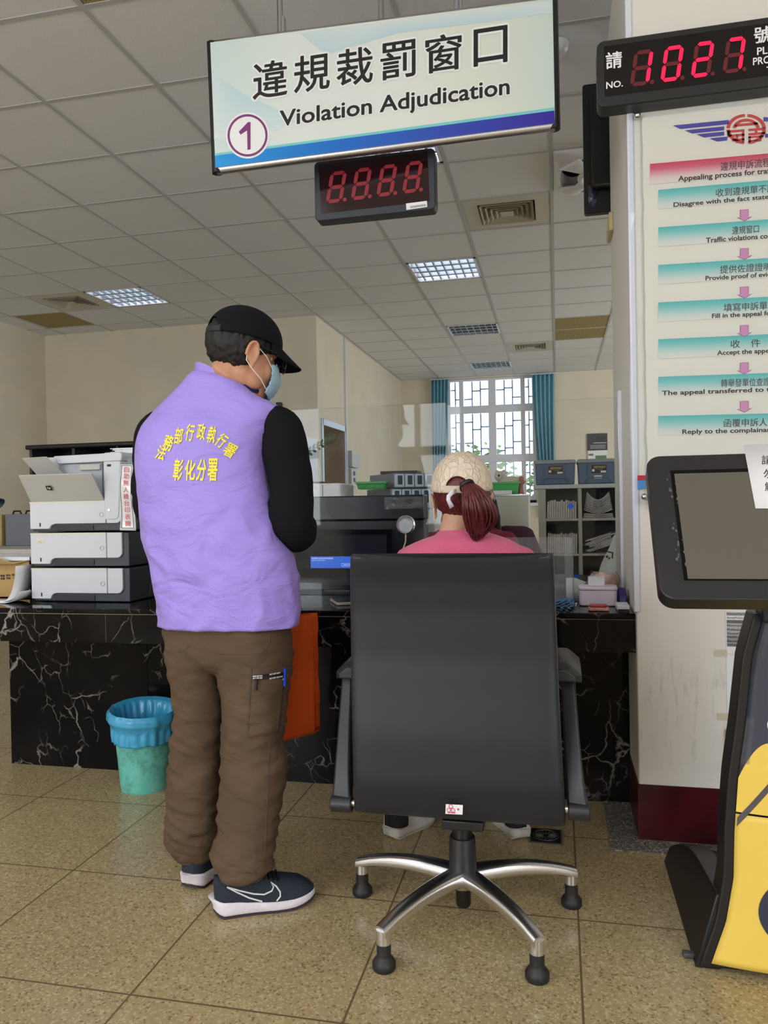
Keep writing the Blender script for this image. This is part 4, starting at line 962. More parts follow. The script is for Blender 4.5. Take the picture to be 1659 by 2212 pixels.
curl('curled_sheet', 'upper white sheet curling up between cardboard box and printer', gx(225) , .006, 2.76, .16, .07)
curl('curled_sheet', 'lower white sheet with a shallow curl lying against the printer', gx(262), .003, 2.75, .05, .08)
# desk behind and things on it
M_DESKT = mat('office_desk_top', (190, 188, 182), .5)
t = thing('office_desk', 'pale grey office desk behind the counter at the left', 'desk', (-3.3, 4.55, 0))
MB().box(-4.6, -1.75, 4.1, 5.0, .86, .9).build('desk_top', M_DESKT, t, bevel=.004)
for x in (-4.5, -1.85): MB().box(x - .02, x + .02, 4.15, 4.95, 0, .86).build('side_panel', M_DESKT, t)
y = 4.5; A, B = P(10, 1111, y=y), P(66, 1172, y=y)
t = thing('file_case', 'grey file case with two black carry handles, left of the printer', 'file case', ((A.x + B.x) / 2, y, .9))
b = MB(); b.box(A.x, B.x + .06, y, y + .3, .9, A.z); b.build('case', mat('case_grey', (112, 116, 126), .6), t, bevel=.006)
for px in (15, 43):
    h0, h1 = P(px - 9, 1108, y=y).x, P(px + 9, 1108, y=y).x; b = MB(); b.tube([(h0, y + .1, A.z), (h0 + .008, y + .1, A.z + .02), (h1 - .008, y + .1, A.z + .02), (h1, y + .1, A.z)], .006, 8); b.build('handle', M_BLK, t)
t = thing('tan_file_case', 'tan file case cut off by the left edge beside the grey file case', 'file case', (A.x - .25, y, .9))
MB().box(A.x - .5, A.x - .01, y - .02, y + .3, .9, A.z - .01).build('case', mat('case_tan', (168, 148, 92), .6), t, bevel=.006)
MB().box(A.x - .5, A.x - .006, y - .024, y + .3, A.z - .08, A.z - .003).build('lid', mat('case_tan', (168, 148, 92), .6), t, bevel=.004)
t = thing('desk_lamp', 'blue grey lamp head poking in at the left edge above the file cases', 'lamp', (A.x - .3, y + .42, .9))
p = P(-6, 1086, y=y + .42)
MB().tube([(p.x - .25, p.y, .9), (p.x - .22, p.y, 1.2), (p.x - .12, p.y, 1.32), (p.x - .04, p.y, p.z + .02)], .012, 8).build('stem', M_DGREY, t)
MB().lathe([(.012, .05), (.035, .02), (.05, -.02)], p, 16, axis=(-.8, 0, .6)).build('lamp_shade', mat('lamp_blue_grey', (72, 98, 124), .4), t)
MB().cyl((p.x - .25, p.y, .9), (p.x - .25, p.y, .915), .07).build('lamp_base', M_DGREY, t)
# low black cabinet along the far left wall
y = 5.2; A, B = P(62, 962, y=y), P(320, 952, y=y)
t = thing('open_cabinet', 'long low black open cabinet behind the printer', 'cabinet', ((A.x + B.x) / 2, y + .2, 0))
x0, x1, z1 = A.x, B.x + .5, A.z
MB().box(x0 - .02, x1, y - .02, y + .4, z1 - .035, z1).build('top_board', M_BLK, t, bevel=.01)
b = MB(); b.box(x0, x1, y + .36, y + .38, 0, z1 - .035); b.box(x0, x1, y, y + .36, 0, .9); b.box(x0, x1, y, y + .36, 1.22, 1.25); b.build('carcass', mat('cabinet_black', (15, 15, 17), .6), t)
for k in range(5): xx = x0 + .012 + (x1 - x0 - .03) * k / 4; MB().box(xx - .012, xx + .012, y + .005, y + .36, .9, z1 - .035).build('divider', mat('cabinet_grey', (52, 54, 56), .5), t)
o = thing('paper_stack', 'untidy pile of white papers lying on the printer behind the man\'s elbow', 'paper', (-1.75, 3.1, ztop))
b = MB(); q = random.Random(5)
for k in range(9):
    Mx = Matrix.Translation(Vector((-1.74 + q.uniform(-.012, .012), 3.09, ztop + .004 + k * .0032))) @ Matrix.Rotation(q.uniform(-.08, .08), 4, 'Z'); b.box(-.13, .13, -.105, .105, 0, .0028, M=Mx)
b.build('sheets', M_PAPER, o)

# ------------------------------------------------------------------ right end of the counter
y = 2.95; A, B = P(1105, 1164, y=y), P(1240, 1303, y=y); C1 = P(1220, 1240, y=y)
t = thing('acrylic_stand', 'clear bent acrylic stand on the counter behind the chair\'s right corner', 'stand', ((A.x + B.x) / 2, y, CT))
b = MB(); b.box(C1.x, B.x, y - .002, y + .002, CT + .001, A.z); b.box(A.x - .12, C1.x, y - .002, y + .002, CT + .001, C1.z)
b.box(B.x - .003, B.x, y, y + .12, CT + .001, A.z - .005); b.build('front_frame', M_CLEARH, t, bevel=.001)
MB().box(A.x - .12, B.x, y + .118, y + .122, CT + .001, A.z).build('rear_sheet', M_CLEARH, t)
p = P(1291, 1310, z=CT); x0, x1 = P(1250, 1308, z=CT).x, P(1334, 1308, z=CT).x; z1 = P(1291, 1268, y=p.y).z
t = thing('plastic_box', 'white rounded plastic box with a lid on the counter beside the column', 'box', (p.x, p.y + .05, CT))
M_LIL = mat('lilac_white', (226, 218, 234), .35)
b = MB(); zj = z1 - .013
for (a0, a1, i0) in ((CT + .001, zj, .004),): b.prism(roundrect(x0 + .003, x1 - .003, p.y, p.y + .095, .018), XY, a0, a1, 0, True)
b.build('tub', M_LIL, t, bevel=.004)
b = MB(); b.prism(roundrect(x0, x1, p.y - .003, p.y + .098, .02), XY, zj, z1, 0, True); b.build('lid', M_LIL, t, bevel=.004)
a, c = P(1271, 1267, y=p.y + .03), P(1306, 1247, y=p.y + .03)
tag(MB().box(a.x, c.x, p.y + .03, p.y + .07, z1 + .0005, c.z).build('white_carton', mat('carton_white', (232, 232, 240), .6), bevel=.001), 'small plain white carton standing on the lid of the plastic box', 'carton')
q_ = P(1293, 1321, z=CT); x0, x1 = P(1271, 1320, z=CT).x, P(1316, 1320, z=CT).x
t = thing('ink_pad', 'small worn red ink pad on the counter before the white plastic box', 'ink pad', (q_.x, q_.y, CT))
MB().prism(roundrect(x0, x1, q_.y, q_.y + .045, .01), XY, CT + .001, CT + .013, 0, True).build('pad_base', mat('ink_pad_base', (206, 150, 142), .4, nscale=60, namt=.15), t, bevel=.003)
MB().prism(roundrect(x0 + .004, x1 - .006, q_.y + .002, q_.y + .043, .01), XY, CT + .013, CT + .022, 0, True).build('pad_lid', mat('ink_pad_red', (176, 58, 56), .35), t, bevel=.004)
t = thing('mask_pack', 'crumpled blue face masks on the counter behind the chair\'s right corner', 'mask', (P(1222, 1312, z=CT)))
b = MB(); c = P(1212, 1312, z=CT)
for k in range(4): b.grid(lambda u, v, k=k: c + Vector((-.04 + .085 * u, .05 * v - .01 * k * .3, .004 + .006 * k + .004 * math.sin(u * 22 + k * 2) * (1 - v * .5) + .002 * k * u)), 24, 4, k % 2)
b.build('mask_cloth', [mat('mask_light_blue', (120, 186, 224), .8), mat('mask_deep_blue', (40, 128, 190), .8)], t, solid=.001)
b = MB(); b.tube([c + Vector((.04, .01, .012)), c + Vector((.055, .0, .016)), c + Vector((.05, -.01, .006))], .0015, 6); b.build('ear_loop', M_PAPER, t)
p = P(1328, 1292, z=CT + .04); p.y = 2.99
t = thing('tissue_bag', 'crumpled see-through bag with pinkish tissues behind the white plastic box', 'bag', (p.x - .05, 3.0, CT))
b = MB(); q = random.Random(2)
def bag_fn(u, v):
    a = 2 * math.pi * u; r = (.062 - .03 * v) * (1 + .22 * noise.noise(Vector((math.cos(a) * 2, math.sin(a) * 2, v * 3)))); return Vector((.165 + 1.25 * r * math.cos(a), 3.03 + .7 * r * math.sin(a), CT + .002 + .105 * v + .012 * noise.noise(Vector((math.cos(a), math.sin(a), 7)))))
b.grid(bag_fn, 40, 10); b.build('tissues', mat('pink_tissue', (216, 186, 176), .7, nscale=25, namt=.12), t)
b = MB(); b.grid(lambda u, v: bag_fn(u, v) + Vector((math.cos(6.283 * u) * .006, math.sin(6.283 * u) * .006, .004)), 40, 10); b.build('clear_wrap', clear('bag_film', (252, 250, 250), 1.4, .05), t)
t = thing('tape_dispenser', 'dark purple tape dispenser against the column behind the white box', 'tape dispenser', (.225, 2.93, CT))
b = MB(); b.prism([(2.90, CT + .001), (3.0, CT + .001), (3.0, CT + .02), (2.975, CT + .055), (2.945, CT + .062), (2.915, CT + .045), (2.90, CT + .02)], YZ, .212, .24, 0, True); b.build('dispenser_body', mat('purple_plastic', (54, 40, 112), .35), t, bevel=.004)
b = MB(); b.torus((.226, 2.95, CT + .04), (1, 0, 0), .014, .006, 24, 8); b.build('tape_roll', mat('tape_roll', (222, 216, 205), .3), t)
p = P(1352, 1320, z=CT)
t = thing('white_case', 'flat white box standing by the column at the counter\'s right corner', 'box', (.225, 2.78, CT))
b = MB(); b.box(.195, .236, 2.745, 2.84, CT + .001, CT + .021); b.build('box_body', mat('white_case', (226, 228, 236), .4), t, bevel=.003)
MB().box(.197, .234, 2.7435, 2.746, CT + .003, CT + .008).build('box_slot', M_INK, t)
a = P(1258, 1262, y=3.02)
o = thing('folded_paper', 'white folded paper leaning behind the plastic box and blue sticker', 'paper', (a.x, 3.05, CT))
b = MB(); b.add([Vector((a.x - .06, 3.05, CT + .002)), Vector((a.x + .075, 3.05, CT + .002)), Vector((a.x + .05, 3.06, CT + .055)), Vector((a.x - .025, 3.06, CT + .085)), Vector((a.x - .06, 3.06, CT + .085))], [(0, 1, 2, 3, 4)]); b.build('sheet', M_PAPER, o, solid=.001)

# ------------------------------------------------------------------ office behind the counter
M_CAB = mat('grey_cabinet_paint', (186, 188, 184), .5)
t = thing('low_cabinet', 'pale grey low cabinet carrying printer and drawer units behind the monitors', 'cabinet', (-1.1, 4.5, 0))
MB().box(-1.75, -.72, 4.1, 4.95, 0, 1.08).build('carcass', M_CAB, t, bevel=.004)
MB().box(-1.76, -.71, 4.08, 4.97, 1.08, 1.1).build('top_board', M_CAB, t, bevel=.003)
for x in (-1.72, -1.38, -1.05): MB().box(x, x + .31, 4.09, 4.1, .1, 1.04).build('door', M_CAB, t, bevel=.002)
y = 4.2; A, B = P(640, 1046, y=y), P(735, 1070, y=y)
t = thing('white_printer', 'white desktop printer on the low cabinet right of the man\'s sleeve', 'printer', ((A.x + B.x) / 2, y + .15, 1.1))
MB().box(A.x - .06, B.x, y, y + .3, 1.1, P(660, 1045, y=y).z).build('printer_body', mat('printer_white', (226, 224, 230), .4), t, bevel=.008)
c = P(697, 1055, y=y); MB().box(c.x - .002, c.x + .002, y - .001, y, 1.11, A.z - .005).build('seam', M_GINK, t)
c = P(682, 1054, y=y); b = MB(); b.prism(roundrect(c.x - .01, c.x + .01, c.z - .01, c.z + .01, .003), XZ, y - .001, y); b.build('logo_plate', mat('pale_grey_plate', (205, 204, 210), .4), t)
c = P(680, 1040, y=y); MB().box(c.x - .04, c.x + .03, y + .05, y + .2, A.z, A.z + .014).build('scanner_hatch', M_DGREY, t, bevel=.004)
# drawer units
def drawer_unit(label, cz0, cz1, pcorner, pleft, pright, y0, ndr):
    cn = P(*pcorner, y=y0); ang = R(38); u = Vector((math.cos(ang), math.sin(ang), 0)); w = Vector((-math.sin(ang), math.cos(ang), 0))
    # front runs along u from the near corner, the plain side along w
    Lf, Ls = .33, .36
    t = thing('drawer_unit', label, 'drawer unit', (cn.x, cn.y, cz0)); M4 = Matrix((u.to_4d(), w.to_4d(), Vector((0, 0, 1, 0)), Vector((0, 0, 0, 1)))).transposed(); M4.translation = Vector((cn.x, cn.y, 0)); M4[3][3] = 1
    for r_ in range(3): M4[3][r_] = 0
    MB().box(0, Lf, .01, Ls, cz0, cz1, M=M4).build('carcass', mat('drawer_grey', (128, 132, 134), .5), t, bevel=.004)
    for k in range(ndr):
        a, b_ = Lf * k / ndr + .004, Lf * (k + 1) / ndr - .004
        o = MB().box(a, b_, -.004, .012, cz0 + .006, cz1 - .006, M=M4).build('drawer', mat('drawer_front', (196, 208, 222), .35), t, bevel=.003)
        MB().box(a + .014, b_ - .014, -.006, -.003, cz0 + .04 if cz1 - cz0 > .09 else cz0 + .02, cz1 - .014, M=M4).build('drawer_window', mat('drawer_window', (62, 72, 88), .2), o)
    return cn
y0 = 4.45
drawer_unit('upper grey drawer unit with five small drawers on the low cabinet', P(853, 1054, y=y0).z, P(853, 1022, y=y0).z, (853, 1054), 0, 0, y0, 5)
drawer_unit('lower flat grey drawer unit under the unit with five drawers', 1.1, P(846, 1055, y=y0).z, (846, 1060), 0, 0, y0, 5)
p0 = P(866, 1019, y=4.62)
tag(MB().box(p0.x - .13, p0.x + .1, 4.62, 4.78, p0.z - .012, p0.z + .006).build('flat_folder', mat('dark_folder', (66, 54, 46), .6), bevel=.003), 'dark flat folder lying on top of the upper drawer unit', 'folder')
def basket(label, A, B, y, d, mname, c, deep):
    t = thing('plastic_basket', label, 'basket', ((A.x + B.x) / 2, y + d / 2, B.z)); m = mat(mname, c, .4)
    x0, x1, z0, z1 = A.x, B.x, B.z, A.z; r = lambda i, z: [Vector((x0 + i, y + i, z)), Vector((x1 - i, y + i, z)), Vector((x1 - i, y + d - i, z)), Vector((x0 + i, y + d - i, z))]
    b = MB(); b.loft([r(.01, z0), r(.0, z1), r(.006, z1), r(.014, z0 + .004)], 0, False); b.build('basket_wall', m, t)
    b = MB(); n = int((x1 - x0) / .012)
    for k in range(n): x = x0 + .02 + (x1 - x0 - .04) * k / max(1, n - 1); b.box(x - .0018, x + .0018, y + .004, y + .02, z0 + .01, z1 - .012)
    b.build('ribs', m, t); b = MB(); b.loft([r(-.006, z1 - .008), r(-.006, z1 + .003), r(.008, z1 + .003), r(.008, z1 - .008), r(-.006, z1 - .008)], 0, False, (False, False)); b.build('rim', m, t)
basket('shallow green plastic basket on the lower grey drawer unit', P(769, 1042, y=4.36), P(831, 1056, y=4.36), 4.36, .1, 'green_basket', (52, 148, 70), 0)
t = thing('partition_board', 'cream partition board behind the clerk, carrying a green basket', 'partition', (-.2, 4.45, 0))
A, B = P(1052, 1072, y=4.4), P(1141, 1072, y=4.4)
MB().box(A.x - .12, B.x, 4.4, 4.7, 0, A.z).build('board', mat('cream_board', (206, 208, 196), .6), t, bevel=.004)
MB().box(A.x - .125, B.x + .005, 4.395, 4.705, A.z, A.z + .008).build('cap_rail', M_ALU, t)
zt = A.z + .009
A, B = P(1056, 1043, y=4.45), P(1122, 1060, y=4.45); B.z = zt + .001
basket('deeper green plastic basket on the cream partition, right of the woman\'s cap', A, B, 4.45, .2, 'green_basket_bright', (70, 178, 92), 0)
a = P(1058, 1064, y=4.43); c = P(1106, 1071, y=4.43)
tag(MB().box(a.x, c.x, 4.405, 4.44, zt, zt + .022).build('white_strip_box', M_PAPER, bevel=.002), 'thin white box lying before the deeper green basket', 'box')
c = P(1083, 1040, y=4.55)
t = thing('plush_toy', 'small pale plush toy lying in the green basket right of the woman\'s cap', 'toy', c); fur = mat('pale_plush', (206, 196, 184), .9, bscale=300, bstr=.3)
b = MB(); b.ell(c + Vector((.05, 0, .0)), (.07, .04, .03)); b.ell(c + Vector((-.005, -.005, .03)), (.035, .032, .032)); b.ell(c + Vector((-.025, 0, .055)), (.012, .008, .014)); b.ell(c + Vector((.015, 0, .058)), (.012, .008, .014)); b.tube([c + Vector((.1, 0, .01)), c + Vector((.13, 0, .03))], [.018, .008], 10, round_ends=True)
b.build('toy_body', fur, t, voxel=.006); MB().ell(c + Vector((-.012, -.036, .034)), (.006, .004, .006), 10, 8).build('eye', M_INK, t)
c = P(1125, 1060, y=4.5)
t = thing('figurine', 'small dusty pink figurine right of the deeper green basket', 'figurine', (c.x, c.y, zt))
b = MB(); b.tube([(c.x, c.y, zt + .001), (c.x, c.y, zt + .05), (c.x + .004, c.y, zt + .075)], [.022, .016, .008], 12); b.ell((c.x + .005, c.y, zt + .085), (.016, .014, .017)); b.tube([(c.x + .01, c.y, zt + .06), (c.x + .03, c.y, zt + .075)], [.007, .004], 8); b.build('figurine_body', mat('dusty_pink', (182, 110, 112), .5), t, voxel=.004)
# potted plant
t = thing('potted_plant', 'dark green plant whose leafy frond sticks out behind the man\'s sleeve', 'plant', (-1.95, 5.0, 0))
c0, c1 = P(632, 992, y=5.0), P(719, 950, y=5.0)
MB().lathe([(.001, 0), (.11, 0), (.14, .25), (.13, .25), (.12, .22), (.001, .22)], (-1.98, 5.05, .9), 24).build('pot', mat('white_pot', (205, 205, 205), .4), t)
st = MB(); lf_ = MB()
def frond(p0, p1, n):
    pts = [p0.lerp(p1, k / 12) + Vector((0, 0, .05 * math.sin(k / 12 * 3.1))) for k in range(13)]; st.tube(pts, [.006 * (1 - k / 16) for k in range(13)], 8)
    for k in range(n):
        u = k / (n - 1); p = p0.lerp(p1, .1 + .9 * u) + Vector((0, 0, .05 * math.sin((.1 + .9 * u) * 3.1)))
        for s_ in (1, -1):
            d = ((p1 - p0).normalized() * .45 + Vector((0, s_ * .2, .75 if s_ > 0 else -.45))).normalized(); w = Vector((d.z, 0, -d.x)).normalized(); L_ = .06 * (1 - .35 * u)
            ring = [p, p + d * L_ * .4 + w * .010, p + d * L_ * .8 + w * .007, p + d * L_, p + d * L_ * .8 - w * .007, p + d * L_ * .4 - w * .010]; lf_.add(ring, [tuple(range(6))])
base = Vector((-1.98, 5.05, 1.12))
frond(base.lerp(c0, .5), c1, 13); frond(base, base + Vector((-.2, .1, .5)), 14); frond(base, base + Vector((-.05, -.1, .55)), 14)
st.tube([base, c0, base.lerp(c0, .6)][:2], .007, 8)
st.build('stem', mat('plant_stem', (58, 92, 48), .5), t); o = lf_.build('foliage', mat('plant_leaf', (38, 78, 44), .3), t)
# tall dark cabinet
y = 6.0; A, B = P(628, 943, y=y), P(659, 943, y=y)
t = thing('water_dispenser', 'tall dark water dispenser with a pale side, behind the plant', 'water dispenser', (A.x, y, 0))
MB().box(A.x - .18, B.x, y, y + .02, 0, A.z).build('front_panel', mat('dispenser_dark', (58, 58, 64), .3), t, bevel=.003)
MB().box(A.x - .18, B.x, y + .02, y + .34, 0, A.z).build('side_body', mat('dispenser_pale', (186, 192, 214), .35), t, bevel=.003)
for k, px in ((0, 650), (1, 656)): c = P(px, 961, y=y - .02); MB().ell(c, (.022, .018, .026)).build('dial', mat('dispenser_dial', (190, 196, 204), .2), t)
MB().box(A.x - .14, B.x - .03, y - .004, y, .95, 1.35).build('tap_recess', M_BLKG, t)
# pigeonhole shelf
SY = 7.0; t = thing('pigeonhole_shelf', 'grey open pigeonhole shelf full of papers beside the column', 'shelf', (.25, SY + .2, 0))
M_SH = mat('shelf_paint', (176, 178, 168), .5); sxp = lambda px: P(px, 1100, y=SY).x; szp = lambda py: P(1255, py, y=SY).z
xL, xm0, xm1, xR = sxp(1163), sxp(1249), sxp(1257), sxp(1342); zT = szp(1046)
MB().box(sxp(1153), xR + .02, SY - .02, SY + .4, zT - .035, zT).build('top_board', mat('shelf_top', (196, 202, 208), .4), t, bevel=.004)
b = MB(); b.box(xL, sxp(1179), SY, SY + .38, 0, zT - .035); b.box(xm0, xm1, SY, SY + .38, 0, zT - .035); b.box(xR, xR + .02, SY, SY + .38, 0, zT - .035); b.build('upright', M_SH, t, bevel=.002)
MB().box(xL, xR + .02, SY + .37, SY + .39, 0, zT - .035).build('back_panel', mat('shelf_back', (70, 72, 70), .7), t)
zs = [szp(1120), szp(1196), szp(1270), szp(1345)]
for z in zs:
    o = MB().box(sxp(1179), xm0, SY + .001, SY + .37, z - .02, z).build('shelf_board', M_SH, t, bevel=.002)
    o2 = MB().box(xm1, xR, SY + .001, SY + .37, z - .02, z).build('shelf_board', M_SH, t, bevel=.002)
    for oo, px in ((o, 1243), (o2, 1287)):
        c = P(px, 1123, y=SY).x; MB().box(c - .022, c + .022, SY - .001, SY + .001, z - .018, z - .003).build('pink_label', mat('pink_label', (222, 186, 190), .6), oo)
zc = [zT - .035] + zs
M_DOC = mat('file_paper', (200, 198, 200), .8, nscale=12, namt=.08)
def file_row(x0, x1, z, h, n, grp, lab, seed):
    q = random.Random(seed); w = (x1 - x0) / n; base = None
    for k in range(n):
        xx = x0 + w * (k + .5); b = MB(); hh = h * q.uniform(.88, 1.0); lean = .004 + q.uniform(-.001, .001)
        b.loft([[Vector((xx - w * .42 + s_ * 0 + lean * (v ** 2), SY + .03, z + hh * v)), Vector((xx + w * .42 + lean * (v ** 2), SY + .03 + q.uniform(0, .006), z + hh * v)), Vector((xx + w * .42 + lean * v, SY + .27, z + hh * v)), Vector((xx - w * .42 + lean * v, SY + .27, z + hh * v))] for s_ in (0,) for v in (0.004, .35, .7, 1.0)], 0, False)
        tag(b.build('paper_file', M_DOC), lab, 'papers', grp)
file_row(sxp(1181), xm0 - .014, zs[0], .17, 13, 'upright files in the upper left pigeonhole', 'upright paper file in the upper left pigeonhole of the grey shelf', 1)
file_row(sxp(1181), xm0 - .012, zs[1], .185, 14, 'upright files in the second left pigeonhole', 'upright paper file in the second left pigeonhole of the grey shelf', 2)
q = random.Random(9)
for k in range(15):
    z = zs[0] + .001 + k * .0115; w = .13 - .0012 * k; bend = .012 + .0022 * k; cxm = sxp(1293)
    b = MB(); b.loft([[Vector((cxm + (u - .5) * 2 * w * .92 + q.uniform(-.003, .003), SY + .03 + q.uniform(0, .02) * (v > .5), z + bend * ((u - .5) * 2) ** 2 * (1.0 if k > 3 else .3) + dz)) for u in (0, .15, .3, .5, .7, .85, 1)] for v, dz in ((0, 0), (1, 0))], 0, True, (False, False), closed=False)
    ob = MB(); pts = [(cxm + (u - .5) * 2 * w * (1 - .2 * k / 15) + q.uniform(-.0015, .0015), z + .001 + bend * ((u - .5) * 2) ** 2 * (1.6 if k > 3 else .3)) for u in (0, .15, .3, .5, .7, .85, 1)]
    ob.loft([[Vector((x, SY + .02 + q.uniform(0, .012), z_)) for x, z_ in pts], [Vector((x, SY + .25, z_)) for x, z_ in pts]], 0, True, (False, False), closed=False)
    tag(ob.build('paper_bundle', M_DOC, solid=.006), 'sagging paper bundle piled in the upper right pigeonhole of the grey shelf', 'papers', 'bundles in the upper right pigeonhole')
for k in range(9):
    a = R(18); j_ = q.uniform(-.045, .045); cx_, cz_ = sxp(1300) + j_ * math.cos(a), zs[1] + .022 + k * .0125 + j_ * math.sin(a)
    Mx = Matrix.Translation(Vector((cx_, SY + .14, cz_ + .03))) @ Matrix.Rotation(-a, 4, 'Y') @ Matrix.Rotation(q.uniform(-.2, .2), 4, 'Z')
    tag(MB().box(-.115, .115, -.09, .09, -.004, .004, M=Mx).build('loose_document', M_DOC), 'slanting loose document in the middle right pigeonhole of the grey shelf', 'papers', 'loose documents in the middle right pigeonhole')
for k in range(5):
    Mx = Matrix.Translation(Vector((sxp(1299) + q.uniform(-.03, .03), SY + .16, zs[2] + .006 + .0095 * k))) @ Matrix.Rotation(q.uniform(-.3, .3), 4, 'Z')
    tag(MB().box(-.1, .1, -.09, .09, -.004, .004, M=Mx).build('flat_document', M_DOC), 'flat document in the lower right pigeonhole of the grey shelf', 'papers', 'flat documents in the lower right pigeonhole')
# blue storage boxes
def storage(label, pxl, pxr, pst, sticker2):
    x0, x1 = sxp(pxl), sxp(pxr); z0, z1 = zT + .001, P(1240, 992, y=SY).z; y0, y1 = SY + .0, SY + .36
    t = thing('storage_box', label, 'storage box', ((x0 + x1) / 2, SY + .18, z0)); m = mat('blue_plastic', (78, 102, 136), .45)
    b = MB(); r = lambda i, z: [Vector((x0 + i, y0 + i, z)), Vector((x1 - i, y0 + i, z)), Vector((x1 - i, y1 - i, z)), Vector((x0 + i, y1 - i, z))]
    b.loft([r(.012, z0), r(.004, z1 - .03)], 0, False); b.build('tub', m, t, bevel=.01)
    b = MB(); b.loft([r(-.003, z1 - .034), r(-.003, z1 - .01), r(.01, z1)], 0, False); b.build('lid', mat('storage_lid', (150, 158, 166), .4), t, bevel=.006)
    b = MB(); w = x1 - x0
    for u in (.2, .24, .72): b.box(x0 + w * u - .004, x0 + w * u + .004, y0 - .004, y0 + .012, z0 + .08, z1 - .04)
    b.build('rib', m, t); b = MB()
    pts = [(x0 + w * .18, z0 + .012)] + [(x0 + w * (.18 + .64 * k / 10), z0 + .012 + .045 * min(1, 2.6 * math.sin(math.pi * k / 10))) for k in range(1, 10)] + [(x0 + w * .82, z0 + .012)]
    b.tube([Vector((x, y0, z)) for x, z in pts], .006, 8); b.build('handle_arch', m, t)
    c, zc_ = P(pst, 1014, y=SY).x, P(1250, 1014, y=SY).z; b = MB(); f = front(y0 - .0015); rect(b, f, c - .062, c + .062, zc_ - .036, zc_ + .036, 0)
    f = front(y0 - .0022); text(b, 'KEYWAY', f, c - .042, c + .055, zc_ + .006, zc_ + .026, 1, bold=.02); text(b, 'K-800', f, c - .012, c + .03, zc_ - .010, zc_ + .002, 2); rr_disc(b, f, c - .048, zc_ - .012, .012, 3, 16); rect(b, f, c + .014, c + .06, zc_ - .033, zc_ - .016, 3)
    b.build('sticker', [mat('sticker_black', (30, 32, 30), .5), mat('sticker_gold', (214, 190, 120), .5), mat('sticker_green', (130, 165, 90), .5), M_PAPER], t)
    if sticker2:
        c, zc_ = P(1292, 1030, y=SY).x, P(1292, 1030, y=SY).z; b = MB(); rect(b, front(y0 - .0018), c - .034, c + .034, zc_ - .013, zc_ + .013); b.build('white_sticker', M_PAPER, t)
storage('left blue storage box with black sticker on top of the grey pigeonhole shelf', 1156, 1245, 1200, False)
storage('right blue storage box with an extra white sticker on top of the pigeonhole shelf', 1249, 1338, 1294, True)
p0, p1 = P(1292, 1245, y=6.85), P(1333, 1150, y=6.85)
t = thing('plastic_bag', 'white plastic bag with a black corner mark leaning on the shelf\'s right side', 'bag', (p1.x, 6.85, .5))
b = MB(); B0 = [P(1288, 1246, y=6.85), P(1345, 1244, y=6.85)]; ap = P(1334, 1148, y=6.9)
def pb(u, v):
    w = (1 - v) ** .8; c = B0[0].lerp(B0[1], .62).lerp(ap, v); a = 2 * math.pi * u; return c + Vector((.13 * w * math.cos(a), .07 * w * math.sin(a) , 0)) + Vector((1, .4, 0)) * (.014 * noise.noise(Vector((math.cos(a) * 2, math.sin(a) * 2, v * 4))))
b.grid(pb, 36, 16); b.build('bag_film', mat('bag_white', (214, 222, 222), .3), t)
MB().box(p0.x - .25, p1.x + .3, 6.65, 6.98, .4, P(1300, 1247, y=6.75).z).build('stool', M_DGREY) ; st_ = bpy.data.objects['stool']; tag(st_, 'dark low stool under the white plastic bag behind the counter', 'stool')
y = 6.83; b = MB(); pm = plane3(Vector((0, y - .07, 0)), Vector((1, y - .07, 0)), Vector((0, y - .07, 1)))
for pts in (((1312, 1190), (1325, 1193), (1325, 1196), (1312, 1193)), ((1322, 1193), (1325, 1193), (1324, 1207), (1321, 1206)), ((1311, 1199), (1315, 1202), (1311, 1206), (1308, 1203)), ((1316, 1203), (1319, 1205), (1316, 1209), (1313, 1207))): b.add([pm(*p_) for p_ in reversed(pts)], [(0, 1, 2, 3)])
b.build('printed_mark', M_INK, t)
# calendar on the back wall
y = YB - .02; A, B = P(1268, 937, y=y), P(1313, 1012, y=y); zm = P(1290, 973, y=y).z
t = thing('wall_calendar', 'dark wall calendar with a white lower half above the right storage box', 'calendar', ((A.x + B.x) / 2, YB, B.z))
MB().box(A.x, B.x, y, YB - .0005, zm, A.z).build('picture_sheet', mat('calendar_dark', (66, 66, 68), .5), t)
MB().box(A.x + .01, B.x - .005, y - .004, YB - .0005, B.z, zm).build('date_sheet', M_PAPER, t)
b = MB(); f = front(y - .006); w = B.x - A.x
text(b, '紙', front(y - .002), A.x + w * .48, A.x + w * .96, zm + (A.z - zm) * .5, A.z - .03, 0); rect(b, front(y - .002), A.x + w * .3, B.x - w * .05, zm + .11, zm + .125, 1)
for k in range(3): rect(b, front(y - .002), A.x + w * .15, B.x - w * .1, zm + .03 + k * .022, zm + .04 + k * .022, 1)
rect(b, f, A.x + w * .4, B.x - w * .06, zm - .17, zm - .08, 2); rect(b, f, A.x + w * .06, A.x + w * .3, zm - .08, zm - .05, 3)
b.build('printing', [mat('calendar_ink', (38, 38, 40), .5), mat('calendar_grey', (170, 170, 172), .5), mat('calendar_green', (96, 128, 84), .6), M_GINK], t)
